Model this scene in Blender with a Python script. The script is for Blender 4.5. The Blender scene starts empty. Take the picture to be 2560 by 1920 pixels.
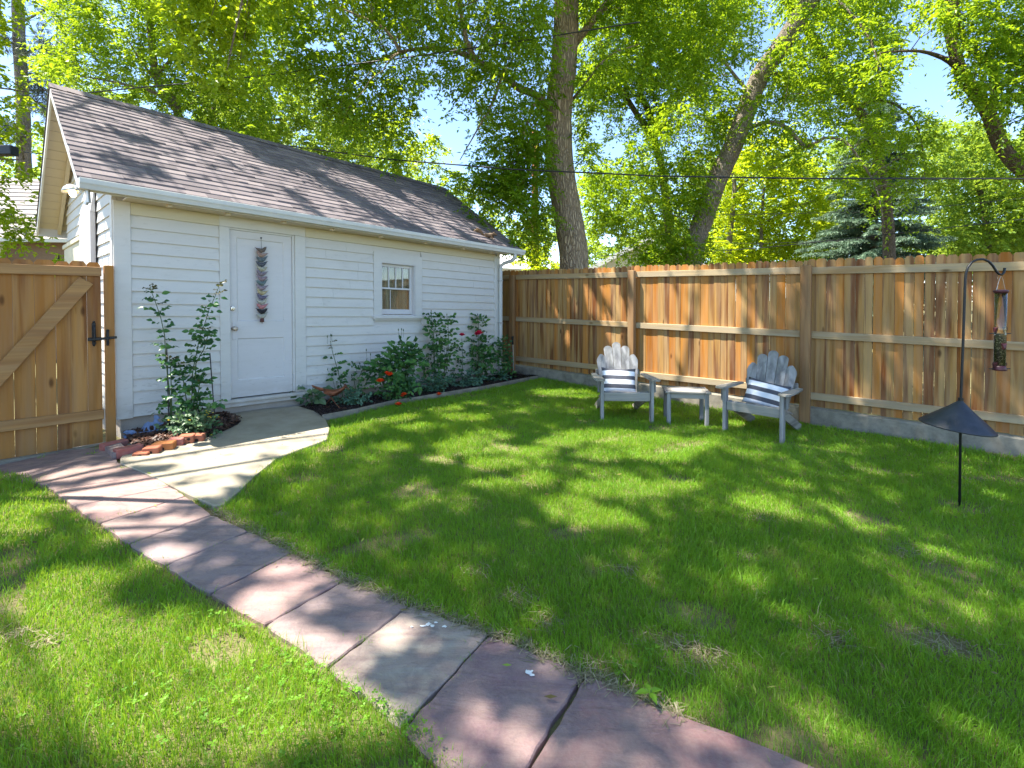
import bpy, math, random
import numpy as np
from mathutils import Vector, Matrix

S = bpy.context.scene
COL = S.collection
random.seed(7)
RNG = np.random.default_rng(7)
R = math.radians

# ------------------------------------------------------------------ camera
F_PX, CX, CY, CAMZ, PITCH = 1193.0, 1280.0, 770.8, 1.485, R(1.0)
cam_d = bpy.data.cameras.new('camera')
cam = bpy.data.objects.new('camera', cam_d)
COL.objects.link(cam)
cam.location = (0, 0, CAMZ)
cam.rotation_euler = (R(90) - PITCH, 0, 0)
cam_d.sensor_fit = 'HORIZONTAL'
cam_d.sensor_width = 36
cam_d.lens = 36 * F_PX / 2560
cam_d.shift_y = -(960 - CY) / 2560
cam_d.clip_start = 0.05
cam_d.clip_end = 3000
S.camera = cam

CP, SP = math.cos(PITCH), math.sin(PITCH)


def ray(px, py):
    xc, yc = (px - CX) / F_PX, (CY - py) / F_PX
    return Vector((xc, CP + yc * SP, -SP + yc * CP))


def W(px, py, dep):
    """world point seen at photograph position (px, py), dep metres ahead"""
    d = ray(px, py)
    return Vector((0, 0, CAMZ)) + d * (dep / d.y)


def PX(P):
    """photograph position of an array of world points"""
    P = np.asarray(P, float)
    x, y, z = P[..., 0], P[..., 1], P[..., 2] - CAMZ
    dep = y * CP - z * SP
    up = y * SP + z * CP
    dep = np.where(np.abs(dep) < 1e-3, 1e-3, dep)
    return CX + F_PX * x / dep, CY - F_PX * up / dep, dep


def gz(x, y):
    """height of the ground: the yard falls gently to the right"""
    if isinstance(x, np.ndarray):
        return np.vectorize(gz)(x, y)
    if x < -3.5:
        z = 0.119 - 0.10 * (-3.5 - max(x, -6.0))
    elif x < 3.8:
        z = -0.034 * x
    else:
        z = -0.129 - 0.008 * (min(x, 8.0) - 3.8)
    return z


def G(px, py):
    d = ray(px, py)
    t = 4.0
    for _ in range(30):
        p = d * t
        h = CAMZ - gz(p.x, p.y)
        t = h / max(-d.z, 1e-4)
    p = d * t
    return Vector((p.x, p.y, gz(p.x, p.y)))


def G2(px, py):
    p = G(px, py)
    return (p.x, p.y)


# ------------------------------------------------------------------ objects
def tag(o, label=None, cat=None, group=None, kind=None):
    if label: o['label'] = label
    if cat: o['category'] = cat
    if group: o['group'] = group
    if kind: o['kind'] = kind
    return o


def thing(name, label, cat, loc=(0, 0, 0), rz=0.0, group=None, rot=None):
    o = bpy.data.objects.new(name, None)
    o.empty_display_size = 0.1
    COL.objects.link(o)
    o.location = loc
    o.rotation_euler = rot if rot else (0, 0, rz)
    return tag(o, label, cat, group)


class MB:
    """collects shapes, then links them as one mesh object"""

    def __init__(self):
        self.v, self.f, self.r = [], [], []

    def add(self, vs, fs, rnd=None):
        b = len(self.v)
        self.v += [tuple(p) for p in vs]
        self.f += [tuple(b + i for i in q) for q in fs]
        rnd = random.random() if rnd is None else rnd
        self.r += [rnd] * len(fs)
        return self

    def box(self, x0, x1, y0, y1, z0, z1, rnd=None, bev=0.0, M=None):
        if bev > 0:
            vs, fs = bevbox(x0, x1, y0, y1, z0, z1, bev)
        else:
            vs = [(x, y, z) for z in (z0, z1) for y in (y0, y1) for x in (x0, x1)]
            fs = [(0, 2, 3, 1), (4, 5, 7, 6), (0, 1, 5, 4), (2, 6, 7, 3), (0, 4, 6, 2), (1, 3, 7, 5)]
        if M is not None:
            vs = [M @ Vector(p) for p in vs]
        return self.add(vs, fs, rnd)

    def beam(self, a, b, w, h, rnd=None, up=(0, 0, 1), bev=0.003):
        a, b = Vector(a), Vector(b)
        d = (b - a)
        L = d.length
        d.normalize()
        u = Vector(up)
        s = d.cross(u)
        if s.length < 1e-4:
            s = d.cross(Vector((0, 1, 0)))
        s.normalize()
        u = s.cross(d)
        M = Matrix.Translation(a) @ Matrix((d, s, u)).transposed().to_4x4()
        return self.box(0, L, -w / 2, w / 2, -h / 2, h / 2, rnd, bev, M)

    def tube(self, pts, rad, n=8, rnd=None, caps=True, jit=0.0):
        pts = [Vector(p) for p in pts]
        if not hasattr(rad, '__len__'):
            rad = [rad] * len(pts)
        vs, fs = [], []
        side = None
        for i, p in enumerate(pts):
            d = (pts[min(i + 1, len(pts) - 1)] - pts[max(i - 1, 0)])
            if d.length < 1e-9: d = Vector((0, 0, 1))
            d.normalize()
            if side is None:
                side = d.cross(Vector((0, 0, 1)))
                if side.length < 0.05:
                    side = d.cross(Vector((0, 1, 0)))
            side = (side - d * side.dot(d)).normalized()
            up = d.cross(side)
            for k in range(n):
                a = 2 * math.pi * k / n
                rr = rad[i] * (1 + (random.uniform(-jit, jit) if jit else 0))
                vs.append(p + side * math.cos(a) * rr + up * math.sin(a) * rr)
        for i in range(len(pts) - 1):
            for k in range(n):
                a, b = i * n + k, i * n + (k + 1) % n
                fs.append((a, b, b + n, a + n))
        if caps:
            fs.append(tuple(range(n - 1, -1, -1)))
            fs.append(tuple((len(pts) - 1) * n + k for k in range(n)))
        return self.add(vs, fs, rnd)

    def lathe(self, prof, n=20, M=None, rnd=None):
        vs, fs = [], []
        for (r, z) in prof:
            for k in range(n):
                a = 2 * math.pi * k / n
                vs.append(Vector((r * math.cos(a), r * math.sin(a), z)))
        for i in range(len(prof) - 1):
            for k in range(n):
                a, b = i * n + k, i * n + (k + 1) % n
                fs.append((a, b, b + n, a + n))
        if prof[0][0] > 1e-5: fs.append(tuple(range(n - 1, -1, -1)))
        if prof[-1][0] > 1e-5: fs.append(tuple((len(prof) - 1) * n + k for k in range(n)))
        if M is not None: vs = [M @ p for p in vs]
        return self.add(vs, fs, rnd)

    def prism(self, out, h, M=None, rnd=None):
        """outline in local xy, from z=0 to z=h"""
        n = len(out)
        vs = [Vector((x, y, 0)) for x, y in out] + [Vector((x, y, h)) for x, y in out]
        fs = [tuple(range(n - 1, -1, -1)), tuple(range(n, 2 * n))]
        for i in range(n):
            j = (i + 1) % n
            fs.append((i, j, n + j, n + i))
        if M is not None: vs = [M @ p for p in vs]
        return self.add(vs, fs, rnd)

    def ball(self, c, rx, ry=None, rz=None, n=10, m=7, rnd=None, M=None):
        ry = ry or rx
        rz = rz or rx
        vs, fs = [], []
        for i in range(m + 1):
            t = math.pi * i / m
            for k in range(n):
                a = 2 * math.pi * k / n
                vs.append(Vector((rx * math.sin(t) * math.cos(a), ry * math.sin(t) * math.sin(a), rz * math.cos(t))))
        for i in range(m):
            for k in range(n):
                a, b = i * n + k, i * n + (k + 1) % n
                fs.append((a, a + n, b + n, b))
        if M is not None: vs = [M @ p for p in vs]
        c = Vector(c)
        return self.add([p + c for p in vs], fs, rnd)

    def build(self, name, mat, parent=None, smooth=False, label=None):
        me = bpy.data.meshes.new(name)
        me.from_pydata(self.v, [], self.f)
        at = me.attributes.new('rnd', 'FLOAT', 'FACE')
        at.data.foreach_set('value', self.r)
        if smooth:
            me.polygons.foreach_set('use_smooth', [True] * len(self.f))
        me.materials.append(mat)
        me.validate()
        me.update()
        o = bpy.data.objects.new(name, me)
        COL.objects.link(o)
        if parent: o.parent = parent
        if label: o['label'] = label
        return o


def bevbox(x0, x1, y0, y1, z0, z1, b):
    b = min(b, (x1 - x0) * .45, (y1 - y0) * .45, (z1 - z0) * .45)
    vs, idx = [], {}
    X, Y, Z = (x0, x1), (y0, y1), (z0, z1)
    for i in (0, 1):
        for j in (0, 1):
            for k in (0, 1):
                sx, sy, sz = (1 - 2 * i), (1 - 2 * j), (1 - 2 * k)
                for ax in range(3):
                    p = [X[i] + sx * b, Y[j] + sy * b, Z[k] + sz * b]
                    p[ax] = (X[i], Y[j], Z[k])[ax]
                    idx[i, j, k, ax] = len(vs)
                    vs.append(tuple(p))
    fs = []
    I = idx
    for s in (0, 1):
        q = [I[s, 0, 0, 0], I[s, 1, 0, 0], I[s, 1, 1, 0], I[s, 0, 1, 0]]
        fs.append(tuple(q if s else q[::-1]))
        q = [I[0, s, 0, 1], I[0, s, 1, 1], I[1, s, 1, 1], I[1, s, 0, 1]]
        fs.append(tuple(q if s else q[::-1]))
        q = [I[0, 0, s, 2], I[1, 0, s, 2], I[1, 1, s, 2], I[0, 1, s, 2]]
        fs.append(tuple(q if s else q[::-1]))
    for i in (0, 1):
        for j in (0, 1):
            q = [I[i, j, 0, 0], I[i, j, 1, 0], I[i, j, 1, 1], I[i, j, 0, 1]]
            fs.append(tuple(q if (i ^ j) else q[::-1]))
            q = [I[i, 0, j, 0], I[i, 0, j, 2], I[i, 1, j, 2], I[i, 1, j, 0]]
            fs.append(tuple(q if (i ^ j) else q[::-1]))
            q = [I[0, i, j, 1], I[1, i, j, 1], I[1, i, j, 2], I[0, i, j, 2]]
            fs.append(tuple(q if (i ^ j) else q[::-1]))
            for k in (0, 1):
                q = (I[i, j, k, 0], I[i, j, k, 1], I[i, j, k, 2])
                fs.append(q if (i + j + k) % 2 == 0 else q[::-1])
    return vs, fs


def mesh_np(name, V, Fq, mat, rnd=None, parent=None, smooth=False):
    """big mesh straight from arrays; Fq is (M, k) vertex indices"""
    me = bpy.data.meshes.new(name)
    V = np.ascontiguousarray(V, np.float32)
    Fq = np.ascontiguousarray(Fq, np.int32)
    me.vertices.add(len(V))
    me.vertices.foreach_set('co', V.ravel())
    me.loops.add(Fq.size)
    me.loops.foreach_set('vertex_index', Fq.ravel())
    me.polygons.add(len(Fq))
    me.polygons.foreach_set('loop_start', np.arange(0, Fq.size, Fq.shape[1], dtype=np.int32))
    if smooth:
        me.polygons.foreach_set('use_smooth', np.ones(len(Fq), bool))
    me.update(calc_edges=True)
    if rnd is not None:
        at = me.attributes.new('rnd', 'FLOAT', 'POINT')
        at.data.foreach_set('value', np.ascontiguousarray(rnd, np.float32))
    me.materials.append(mat)
    o = bpy.data.objects.new(name, me)
    COL.objects.link(o)
    if parent: o.parent = parent
    return o


def inpoly(P, poly):
    x, y = P[:, 0], P[:, 1]
    c = np.zeros(len(P), bool)
    n = len(poly)
    for i in range(n):
        x1, y1 = poly[i]
        x2, y2 = poly[(i + 1) % n]
        m = ((y1 > y) != (y2 > y)) & (x < (x2 - x1) * (y - y1) / ((y2 - y1) or 1e-9) + x1)
        c ^= m
    return c
# ------------------------------------------------------------------ materials
class NT:
    def __init__(self, name):
        self.m = bpy.data.materials.new(name)
        self.m.use_nodes = True
        self.t = self.m.node_tree
        self.t.nodes.clear()
        self.out = self.t.nodes.new('ShaderNodeOutputMaterial')

    def n(self, typ, ins=None, **props):
        nd = self.t.nodes.new('ShaderNode' + typ)
        for k, v in props.items(): setattr(nd, k, v)
        for k, v in (ins or {}).items():
            self.set(nd.inputs[k], v)
        return nd

    def set(self, sock, v):
        if isinstance(v, bpy.types.NodeSocket):
            self.t.links.new(v, sock)
        elif isinstance(v, bpy.types.Node):
            self.t.links.new(v.outputs[0], sock)
        else:
            if sock.type == 'RGBA' and len(v) == 3: v = (*v, 1)
            sock.default_value = v

    def rnd(self):
        return self.n('Attribute', attribute_name='rnd').outputs['Fac']

    def math(self, op, a, b=0.0, c=None):
        nd = self.n('Math', operation=op)
        self.set(nd.inputs[0], a)
        self.set(nd.inputs[1], b)
        if c is not None: self.set(nd.inputs[2], c)
        return nd.outputs[0]

    def mix(self, f, a, b, blend='MIX'):
        nd = self.n('Mix', data_type='RGBA', blend_type=blend)
        self.set(nd.inputs['Factor'], f)
        self.set(nd.inputs[6], a)
        self.set(nd.inputs[7], b)
        return nd.outputs[2]

    def ramp(self, f, stops):
        nd = self.n('ValToRGB')
        el = nd.color_ramp.elements
        while len(el) < len(stops): el.new(0.5)
        for e, (p, c) in zip(el, stops):
            e.position = p
            e.color = (*c, 1) if hasattr(c, '__len__') else (c, c, c, 1)
        self.set(nd.inputs[0], f)
        return nd.outputs[0]

    def coords(self, scale=(1, 1, 1), off=None, kind='Object', src=None):
        v = src if src is not None else self.n('TexCoord').outputs[kind]
        if off is not None:
            cv = self.n('CombineXYZ')
            for i, k in enumerate(off): self.set(cv.inputs[i], k)
            a = self.n('VectorMath', operation='ADD')
            self.set(a.inputs[0], v)
            self.set(a.inputs[1], cv)
            v = a.outputs[0]
        m = self.n('VectorMath', operation='MULTIPLY')
        self.set(m.inputs[0], v)
        m.inputs[1].default_value = scale
        return m.outputs[0]

    def noise(self, vec, scale=1.0, detail=4.0, rough=0.55, dist=0.0):
        nd = self.n('TexNoise', {'Scale': scale, 'Detail': detail, 'Roughness': rough, 'Distortion': dist})
        self.set(nd.inputs['Vector'], vec)
        return nd.outputs['Fac']

    def bump(self, h, strength=0.3, dist=0.01, normal=None):
        nd = self.n('Bump', {'Strength': strength, 'Distance': dist})
        self.set(nd.inputs['Height'], h)
        if normal is not None: self.set(nd.inputs['Normal'], normal)
        return nd.outputs[0]

    def bsdf(self, color, rough=0.7, normal=None, spec=0.3, metal=0.0, **kw):
        b = self.n('BsdfPrincipled')
        self.set(b.inputs['Base Color'], color)
        self.set(b.inputs['Roughness'], rough)
        self.set(b.inputs['Specular IOR Level'], spec)
        self.set(b.inputs['Metallic'], metal)
        if normal is not None: self.set(b.inputs['Normal'], normal)
        for k, v in kw.items(): self.set(b.inputs[k.replace('_', ' ')], v)
        return b

    def done(self, sh):
        self.t.links.new(sh.outputs[0] if isinstance(sh, bpy.types.Node) else sh, self.out.inputs[0])
        return self.m


def m_plain(name, col, rough=0.6, metal=0.0, var=0.12, scale=30, bump=0.15, spec=0.4):
    t = NT(name)
    c = t.coords()
    n = t.noise(c, scale, 5, 0.6)
    lo = tuple(x * (1 - var) for x in col)
    hi = tuple(min(1, x * (1 + var)) for x in col)
    colr = t.ramp(n, [(0.3, lo), (0.7, hi)])
    return t.done(t.bsdf(colr, rough, t.bump(n, bump, 0.004), spec, metal))


def m_wood(name, axis, base, dark, pale, stain=0.6, grey=None, greyamt=0.0, fine=60, rough=0.75, knots=True, hot=None):
    """wood with grain along one axis of the object; every board has its own tone"""
    t = NT(name)
    r = t.rnd()
    o1 = t.math('MULTIPLY', r, 41.3)
    o2 = t.math('MULTIPLY', r, 17.9)
    ax = 'xyz'.index(axis)
    off = [o1, o2, o1]

    def sc(across, along):
        s = [across] * 3
        s[ax] = along
        return tuple(s)
    g = t.noise(t.coords(sc(fine, 1.6), off), 1.0, 6, 0.65, 0.4)
    g2 = t.noise(t.coords(sc(14, 0.9), off), 1.0, 3, 0.5, 1.2)
    st = t.noise(t.coords(sc(10, 0.55), off), 1.0, 3, 0.5, 0.5)
    colr = t.mix(g, tuple(x * 0.72 for x in base), tuple(min(1, x * 1.22) for x in base))
    colr = t.mix(t.ramp(g2, [(0.38, 1.0), (0.62, 0.0)]), colr, tuple(x * 0.72 for x in base))
    colr = t.mix(t.ramp(r, [(0.15, 0.42), (0.55, 0.0)]), colr, pale)
    sm = t.ramp(st, [(0.46, 0.0), (0.60, 1.0)])
    st2 = t.noise(t.coords(sc(26, 0.8), off), 1.0, 4, 0.6, 0.8)
    sm = t.math('MAXIMUM', sm, t.math('MULTIPLY', t.ramp(st2, [(0.56, 0.0), (0.68, 1.0)]), 0.7))
    sm = t.math('MULTIPLY', sm, stain)
    colr = t.mix(sm, colr, dark)
    if hot:
        r2 = t.math('FRACT', t.math('MULTIPLY', r, 7.31))
        colr = t.mix(t.math('MULTIPLY', t.ramp(r2, [(0.6, 0.0), (0.85, 1.0)]), 0.7), colr, hot)
    if grey:
        gn = t.noise(t.coords(sc(18, 1.2), off), 1.0, 5, 0.6)
        colr = t.mix(t.math('MULTIPLY', t.ramp(gn, [(0.35, 0.0), (0.65, 1.0)]), greyamt), colr, grey)
    h = g
    if knots:
        vo = t.n('TexVoronoi', {'Scale': 1.0, 'Randomness': 1.0})
        t.set(vo.inputs['Vector'], t.coords(sc(5.5, 2.1), off))
        k = t.ramp(vo.outputs['Distance'], [(0.05, 1.0), (0.13, 0.0)])
        colr = t.mix(t.math('MULTIPLY', k, 0.75), colr, tuple(x * 0.35 for x in dark))
    return t.done(t.bsdf(colr, rough, t.bump(h, 0.35, 0.004), 0.25))


def m_paint(name, col, dirt=(0.42, 0.38, 0.30), amt=0.35, chips=0.0, zlow=None):
    """old white house paint: brush streaks, grime, bare chips low down"""
    t = NT(name)
    r = t.rnd()
    off = [t.math('MULTIPLY', r, 13.0)] * 3
    n1 = t.noise(t.coords((1.5, 1.5, 22), off), 1.0, 5, 0.6)
    n2 = t.noise(t.coords((3.5, 3.5, 6), off), 1.0, 4, 0.6)
    colr = t.mix(n1, tuple(x * 0.93 for x in col), tuple(min(.93, x * 1.04) for x in col))
    colr = t.mix(t.math('MULTIPLY', t.ramp(n2, [(0.5, 0.0), (0.8, 1.0)]), amt), colr, dirt)
    h = n1
    if chips:
        n3 = t.noise(t.coords((9, 9, 30), off), 1.0, 6, 0.75)
        sep = t.n('SeparateXYZ')
        t.set(sep.inputs[0], t.n('TexCoord').outputs['Object'])
        low = t.ramp(t.math('MULTIPLY', sep.outputs[2], 0.4), [(0.10, 1.0), (0.32, 0.25)])
        k = t.math('MULTIPLY', t.ramp(n3, [(0.57, 0.0), (0.63, 1.0)]), low)
        k = t.math('MULTIPLY', k, chips)
        colr = t.mix(k, colr, (0.20, 0.18, 0.16))
        sp = t.math('MULTIPLY', t.ramp(t.math('MULTIPLY', sep.outputs[2], 0.4), [(0.09, 1.0), (0.20, 0.0)]), t.ramp(n2, [(0.35, 0.0), (0.6, 0.6)]))
        colr = t.mix(sp, colr, (0.36, 0.31, 0.25))
        h = t.math('SUBTRACT', n1, k)
    return t.done(t.bsdf(colr, 0.55, t.bump(h, 0.22, 0.004), 0.35))


def m_leaf(name, a, b, c, trans=0.45, tcol=None, gloss=0.45, thick=1.0):
    t = NT(name)
    r = t.rnd()
    col = t.ramp(r, [(0.0, a), (0.5, b), (1.0, c)])
    tc = t.mix(0.5, col, tcol) if tcol else col
    p = t.bsdf(col, gloss, None, 0.35)
    tr = t.n('BsdfTranslucent')
    tt = t.n('Mix', data_type='RGBA', blend_type='MULTIPLY')
    t.set(tr.inputs[0], t.mix(1.0, tc, (thick, thick, thick), 'MULTIPLY'))
    t.t.nodes.remove(tt)
    mx = t.n('MixShader')
    mx.inputs[0].default_value = trans
    t.t.links.new(p.outputs[0], mx.inputs[1])
    t.t.links.new(tr.outputs[0], mx.inputs[2])
    return t.done(mx)


def m_bark(name, dark, light, scale=1.0):
    t = NT(name)
    c = t.coords((7 * scale, 7 * scale, 1.5 * scale))
    vo = t.n('TexVoronoi', {'Scale': 3.6, 'Randomness': 1.0}, feature='DISTANCE_TO_EDGE')
    dn = t.n('TexNoise', {'Scale': 0.9, 'Detail': 4.0})
    t.set(dn.inputs['Vector'], c)
    mv = t.n('VectorMath', operation='MULTIPLY_ADD')
    t.set(mv.inputs[0], dn.outputs['Color'])
    mv.inputs[1].default_value = (0.8, 0.8, 1.6)
    t.set(mv.inputs[2], c)
    t.set(vo.inputs['Vector'], mv.outputs[0])
    e = t.ramp(vo.outputs['Distance'], [(0.02, 0.0), (0.28, 1.0)])
    n = t.noise(t.coords((40 * scale, 40 * scale, 9 * scale)), 1.0, 6, 0.65)
    h = t.math('ADD', e, t.math('MULTIPLY', n, 0.45))
    col = t.mix(e, dark, light)
    col = t.mix(t.math('MULTIPLY', n, 0.5), col, tuple(x * 1.35 for x in light))
    n2 = t.noise(t.coords((1.2, 1.2, .5)), 1.0, 3, 0.5)
    col = t.mix(t.math('MULTIPLY', t.ramp(n2, [(.45, 0.), (.7, 1.)]), .5), col, tuple(x * .6 for x in light))
    return t.done(t.bsdf(col, 0.9, t.bump(h, 1.0, 0.035), 0.15))


def m_ground(name, a, b, c, scale=14, bump=0.8, bd=0.02):
    t = NT(name)
    n = t.noise(t.coords(), scale, 8, 0.7)
    n2 = t.noise(t.coords(), scale * 0.12, 4, 0.6)
    col = t.ramp(n, [(0.3, a), (0.55, b), (0.75, c)])
    col = t.mix(t.math('MULTIPLY', n2, 0.5), col, a)
    return t.done(t.bsdf(col, 0.95, t.bump(n, bump, bd), 0.1))


def m_concrete(name, col, stain, amt=0.6, scale=1.0, bump=0.35):
    t = NT(name)
    c = t.coords()
    n = t.noise(c, 3.0 * scale, 8, 0.65)
    f = t.noise(c, 90 * scale, 4, 0.7)
    g = t.noise(c, 260 * scale, 2, 0.6)
    colr = t.mix(t.math('MULTIPLY', t.ramp(n, [(0.38, 0.0), (0.68, 1.0)]), amt), col, stain)
    colr = t.mix(t.math('MULTIPLY', t.ramp(f, [(0.4, 0.0), (0.7, 1.0)]), 0.25), colr, tuple(x * 0.55 for x in col))
    colr = t.mix(t.math('MULTIPLY', t.ramp(g, [(0.55, 0.0), (0.75, 1.0)]), 0.3), colr, tuple(min(1, x * 1.5) for x in col))
    return t.done(t.bsdf(colr, 0.85, t.bump(t.math('ADD', f, t.math('MULTIPLY', g, .5)), bump, 0.004), 0.2))


def m_stone(name):
    """flagstone, tinted by the colour of each slab"""
    t = NT(name)
    oi = t.n('ObjectInfo')
    base = oi.outputs['Color']
    w = t.n('TexCoord').outputs['Object']
    off = [t.math('MULTIPLY', oi.outputs['Random'], 31.0)] * 3
    c = t.coords((1, 1, 1), off, src=w)
    n = t.noise(c, 2.6, 6, 0.6, 1.5)
    s = t.noise(t.coords((3, 14, 3), off, src=w), 1.0, 5, 0.6, 0.8)
    f = t.noise(c, 75, 5, 0.7)
    col = t.mix(t.ramp(n, [(0.38, 0.0), (0.66, 0.75)]), base, (0.33, 0.235, 0.20))
    n4 = t.noise(t.coords((1.1, 1.1, 1.1), off, src=w), 5.5, 7, 0.7, 0.6)
    col = t.mix(t.math('MULTIPLY', t.ramp(n4, [(0.5, 0.0), (0.62, 1.0)]), 0.5), col, (0.155, 0.115, 0.12))
    col = t.mix(t.math('MULTIPLY', t.ramp(s, [(0.45, 0.0), (0.68, 1.0)]), 0.55), col, (0.15, 0.10, 0.10))
    col = t.mix(t.math('MULTIPLY', t.ramp(f, [(0.4, 0.0), (0.75, 1.0)]), 0.3), col, (0.36, 0.28, 0.25))
    h = t.math('ADD', t.math('MULTIPLY', f, 0.5), t.math('MULTIPLY', s, 1.4))
    return t.done(t.bsdf(col, 0.8, t.bump(h, 0.8, 0.010), 0.25))


def m_grass(name):
    t = NT(name)
    r = t.rnd()
    w = t.n('TexCoord').outputs['Object']
    big = t.noise(t.coords((1, 1, 0), src=w), 1.7, 4, 0.6)
    dry = t.noise(t.coords((1, 1, 0), [7.0, 3.0, 0.0], src=w), 3.3, 4, 0.65)
    col = t.ramp(r, [(0.0, (0.075, 0.20, 0.012)), (0.35, (0.15, 0.34, 0.018)), (0.75, (0.21, 0.44, 0.032)), (0.93, (0.30, 0.45, 0.07)), (1.0, (0.50, 0.42, 0.22))])
    mid = t.noise(t.coords((1, 1, 0), src=w), 6.5, 3, 0.6)
    col = t.mix(t.ramp(mid, [(0.42, 0.55), (0.58, 0.0)]), col, (0.095, 0.27, 0.022))
    col = t.mix(t.ramp(big, [(0.36, 0.0), (0.62, 0.7)]), col, (0.235, 0.44, 0.032))
    k = t.ramp(t.math('ADD', dry, t.math('MULTIPLY', r, 0.16)), [(0.70, 0.0), (0.80, 0.75)])
    col = t.mix(k, col, (0.36, 0.30, 0.14))
    p = t.bsdf(col, 0.5, None, 0.25)
    tr = t.n('BsdfTranslucent')
    t.set(tr.inputs[0], t.mix(0.45, col, (0.56, 0.64, 0.03)))
    mx = t.n('MixShader')
    mx.inputs[0].default_value = 0.42
    t.t.links.new(p.outputs[0], mx.inputs[1])
    t.t.links.new(tr.outputs[0], mx.inputs[2])
    return t.done(mx)


def m_shingle(name):
    t = NT(name)
    r = t.rnd()
    c = t.coords()
    f = t.noise(c, 170, 4, 0.8)
    n = t.noise(c, 2.2, 4, 0.6)
    col = t.ramp(r, [(0.0, (0.062, 0.052, 0.060)), (0.4, (0.105, 0.088, 0.098)), (0.75, (0.155, 0.13, 0.138)), (1.0, (0.225, 0.19, 0.192))])
    col = t.mix(t.math('MULTIPLY', n, 0.4), col, (0.15, 0.13, 0.135))
    col = t.mix(t.math('MULTIPLY', t.ramp(f, [(0.35, 0.0), (0.7, 1.0)]), 0.5), col, (0.28, 0.24, 0.245))
    return t.done(t.bsdf(col, 0.92, t.bump(f, 0.5, 0.004), 0.15))


def m_stripes(name):
    """cushion cover woven in broad white and charcoal stripes (object z)"""
    t = NT(name)
    sep = t.n('SeparateXYZ')
    t.set(sep.inputs[0], t.n('TexCoord').outputs['Object'])
    z = sep.outputs[2]
    s = t.math('FRACT', t.math('ADD', t.math('MULTIPLY', z, 1 / 0.116), -0.07))
    k = t.ramp(s, [(0.0, 0.0), (0.44, 0.0), (0.46, 1.0), (0.99, 1.0), (1.0, 0.0)])
    w = t.noise(t.coords((420, 420, 420)), 1.0, 2, 0.5)
    col = t.mix(k, (0.042, 0.045, 0.062), (0.78, 0.79, 0.82))
    col = t.mix(t.math('MULTIPLY', w, .25), col, (0.4, 0.4, 0.42))
    big = t.noise(t.coords((14, 14, 10)), 1.0, 3, 0.5)
    return t.done(t.bsdf(col, 0.9, t.bump(t.math('ADD', w, t.math('MULTIPLY', big, 3.0)), 0.4, 0.006), 0.1))


MT = {}
MT['fence'] = m_wood('fence_boards', 'z', (0.41, 0.215, 0.058), (0.145, 0.042, 0.006), (0.49, 0.325, 0.145), 1.0, hot=(0.47, 0.165, 0.012), grey=(0.36, 0.265, 0.17), greyamt=.35)
MT['rail'] = m_wood('fence_rail_wood', 'x', (0.44, 0.30, 0.14), (0.25, 0.115, 0.03), (0.47, 0.38, 0.245), 0.45, (0.36, 0.31, 0.235), 0.55)
MT['post'] = m_wood('fence_post_wood', 'z', (0.34, 0.185, 0.075), (0.18, 0.07, 0.018), (0.38, 0.26, 0.14), 0.6, (0.28, 0.21, 0.14), 0.3)
MT['gate'] = m_wood('gate_boards', 'z', (0.42, 0.190, 0.045), (0.19, 0.062, 0.010), (0.49, 0.265, 0.085), 0.9, (0.30, 0.21, 0.13), 0.3, hot=(0.38, 0.165, 0.035))
MT['gaterail'] = m_wood('gate_rail_wood', 'x', (0.44, 0.235, 0.085), (0.22, 0.085, 0.024), (0.50, 0.31, 0.14), 0.55, (0.26, 0.175, 0.10), 0.35)
MT['grey_x'] = m_wood('weathered_wood_x', 'x', (0.29, 0.275, 0.26), (0.085, 0.078, 0.075), (0.34, 0.32, 0.30), 0.8, (0.30, 0.285, 0.24), 0.5, fine=80)
MT['grey_z'] = m_wood('weathered_wood_z', 'z', (0.32, 0.31, 0.315), (0.085, 0.08, 0.082), (0.38, 0.37, 0.37), 0.8, (0.31, 0.31, 0.285), 0.5, fine=80)
MT['grey_y'] = m_wood('weathered_wood_y', 'y', (0.32, 0.30, 0.265), (0.10, 0.09, 0.08), (0.36, 0.34, 0.30), 0.75, (0.38, 0.36, 0.31), 0.5, fine=80)
MT['siding'] = m_paint('siding_paint', (0.60, 0.58, 0.545), amt=0.24, chips=0.55)
MT['trim'] = m_paint('trim_paint', (0.60, 0.585, 0.555), amt=0.2, chips=0.35)
MT['frieze'] = m_paint('frieze_paint', (0.57, 0.52, 0.39), amt=0.25)
MT['soffit'] = m_paint('soffit_paint', (0.60, 0.51, 0.38), amt=0.15)
MT['door'] = m_paint('door_paint', (0.60, 0.58, 0.575), amt=0.08, chips=0.25)
MT['gutter'] = m_plain('gutter_metal', (0.56, 0.565, 0.55), 0.4, 0, 0.06, 5, 0.05, 0.5)
MT['shingle'] = m_shingle('asphalt_shingle')
MT['foundation'] = m_concrete('foundation_concrete', (0.40, 0.355, 0.30), (0.27, 0.23, 0.19), 0.7, 1.2)
MT['concrete'] = m_concrete('path_concrete', (0.37, 0.325, 0.25), (0.24, 0.20, 0.145), 0.75, 1.3)
MT['curb'] = m_concrete('curb_concrete', (0.30, 0.27, 0.215), (0.13, 0.115, 0.09), 0.85, 2.2, 0.7)
MT['stone'] = m_stone('flagstone_rock')
MT['soil'] = m_ground('bare_soil', (0.12, 0.105, 0.05), (0.20, 0.18, 0.085), (0.30, 0.265, 0.15))
MT['bedsoil'] = m_ground('bed_soil', (0.018, 0.012, 0.012), (0.035, 0.024, 0.022), (0.07, 0.05, 0.045), 20)
MT['mulch'] = m_leaf('mulch_chips', (0.035, 0.014, 0.009), (0.075, 0.030, 0.018), (0.16, 0.075, 0.045), 0.0)
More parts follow.
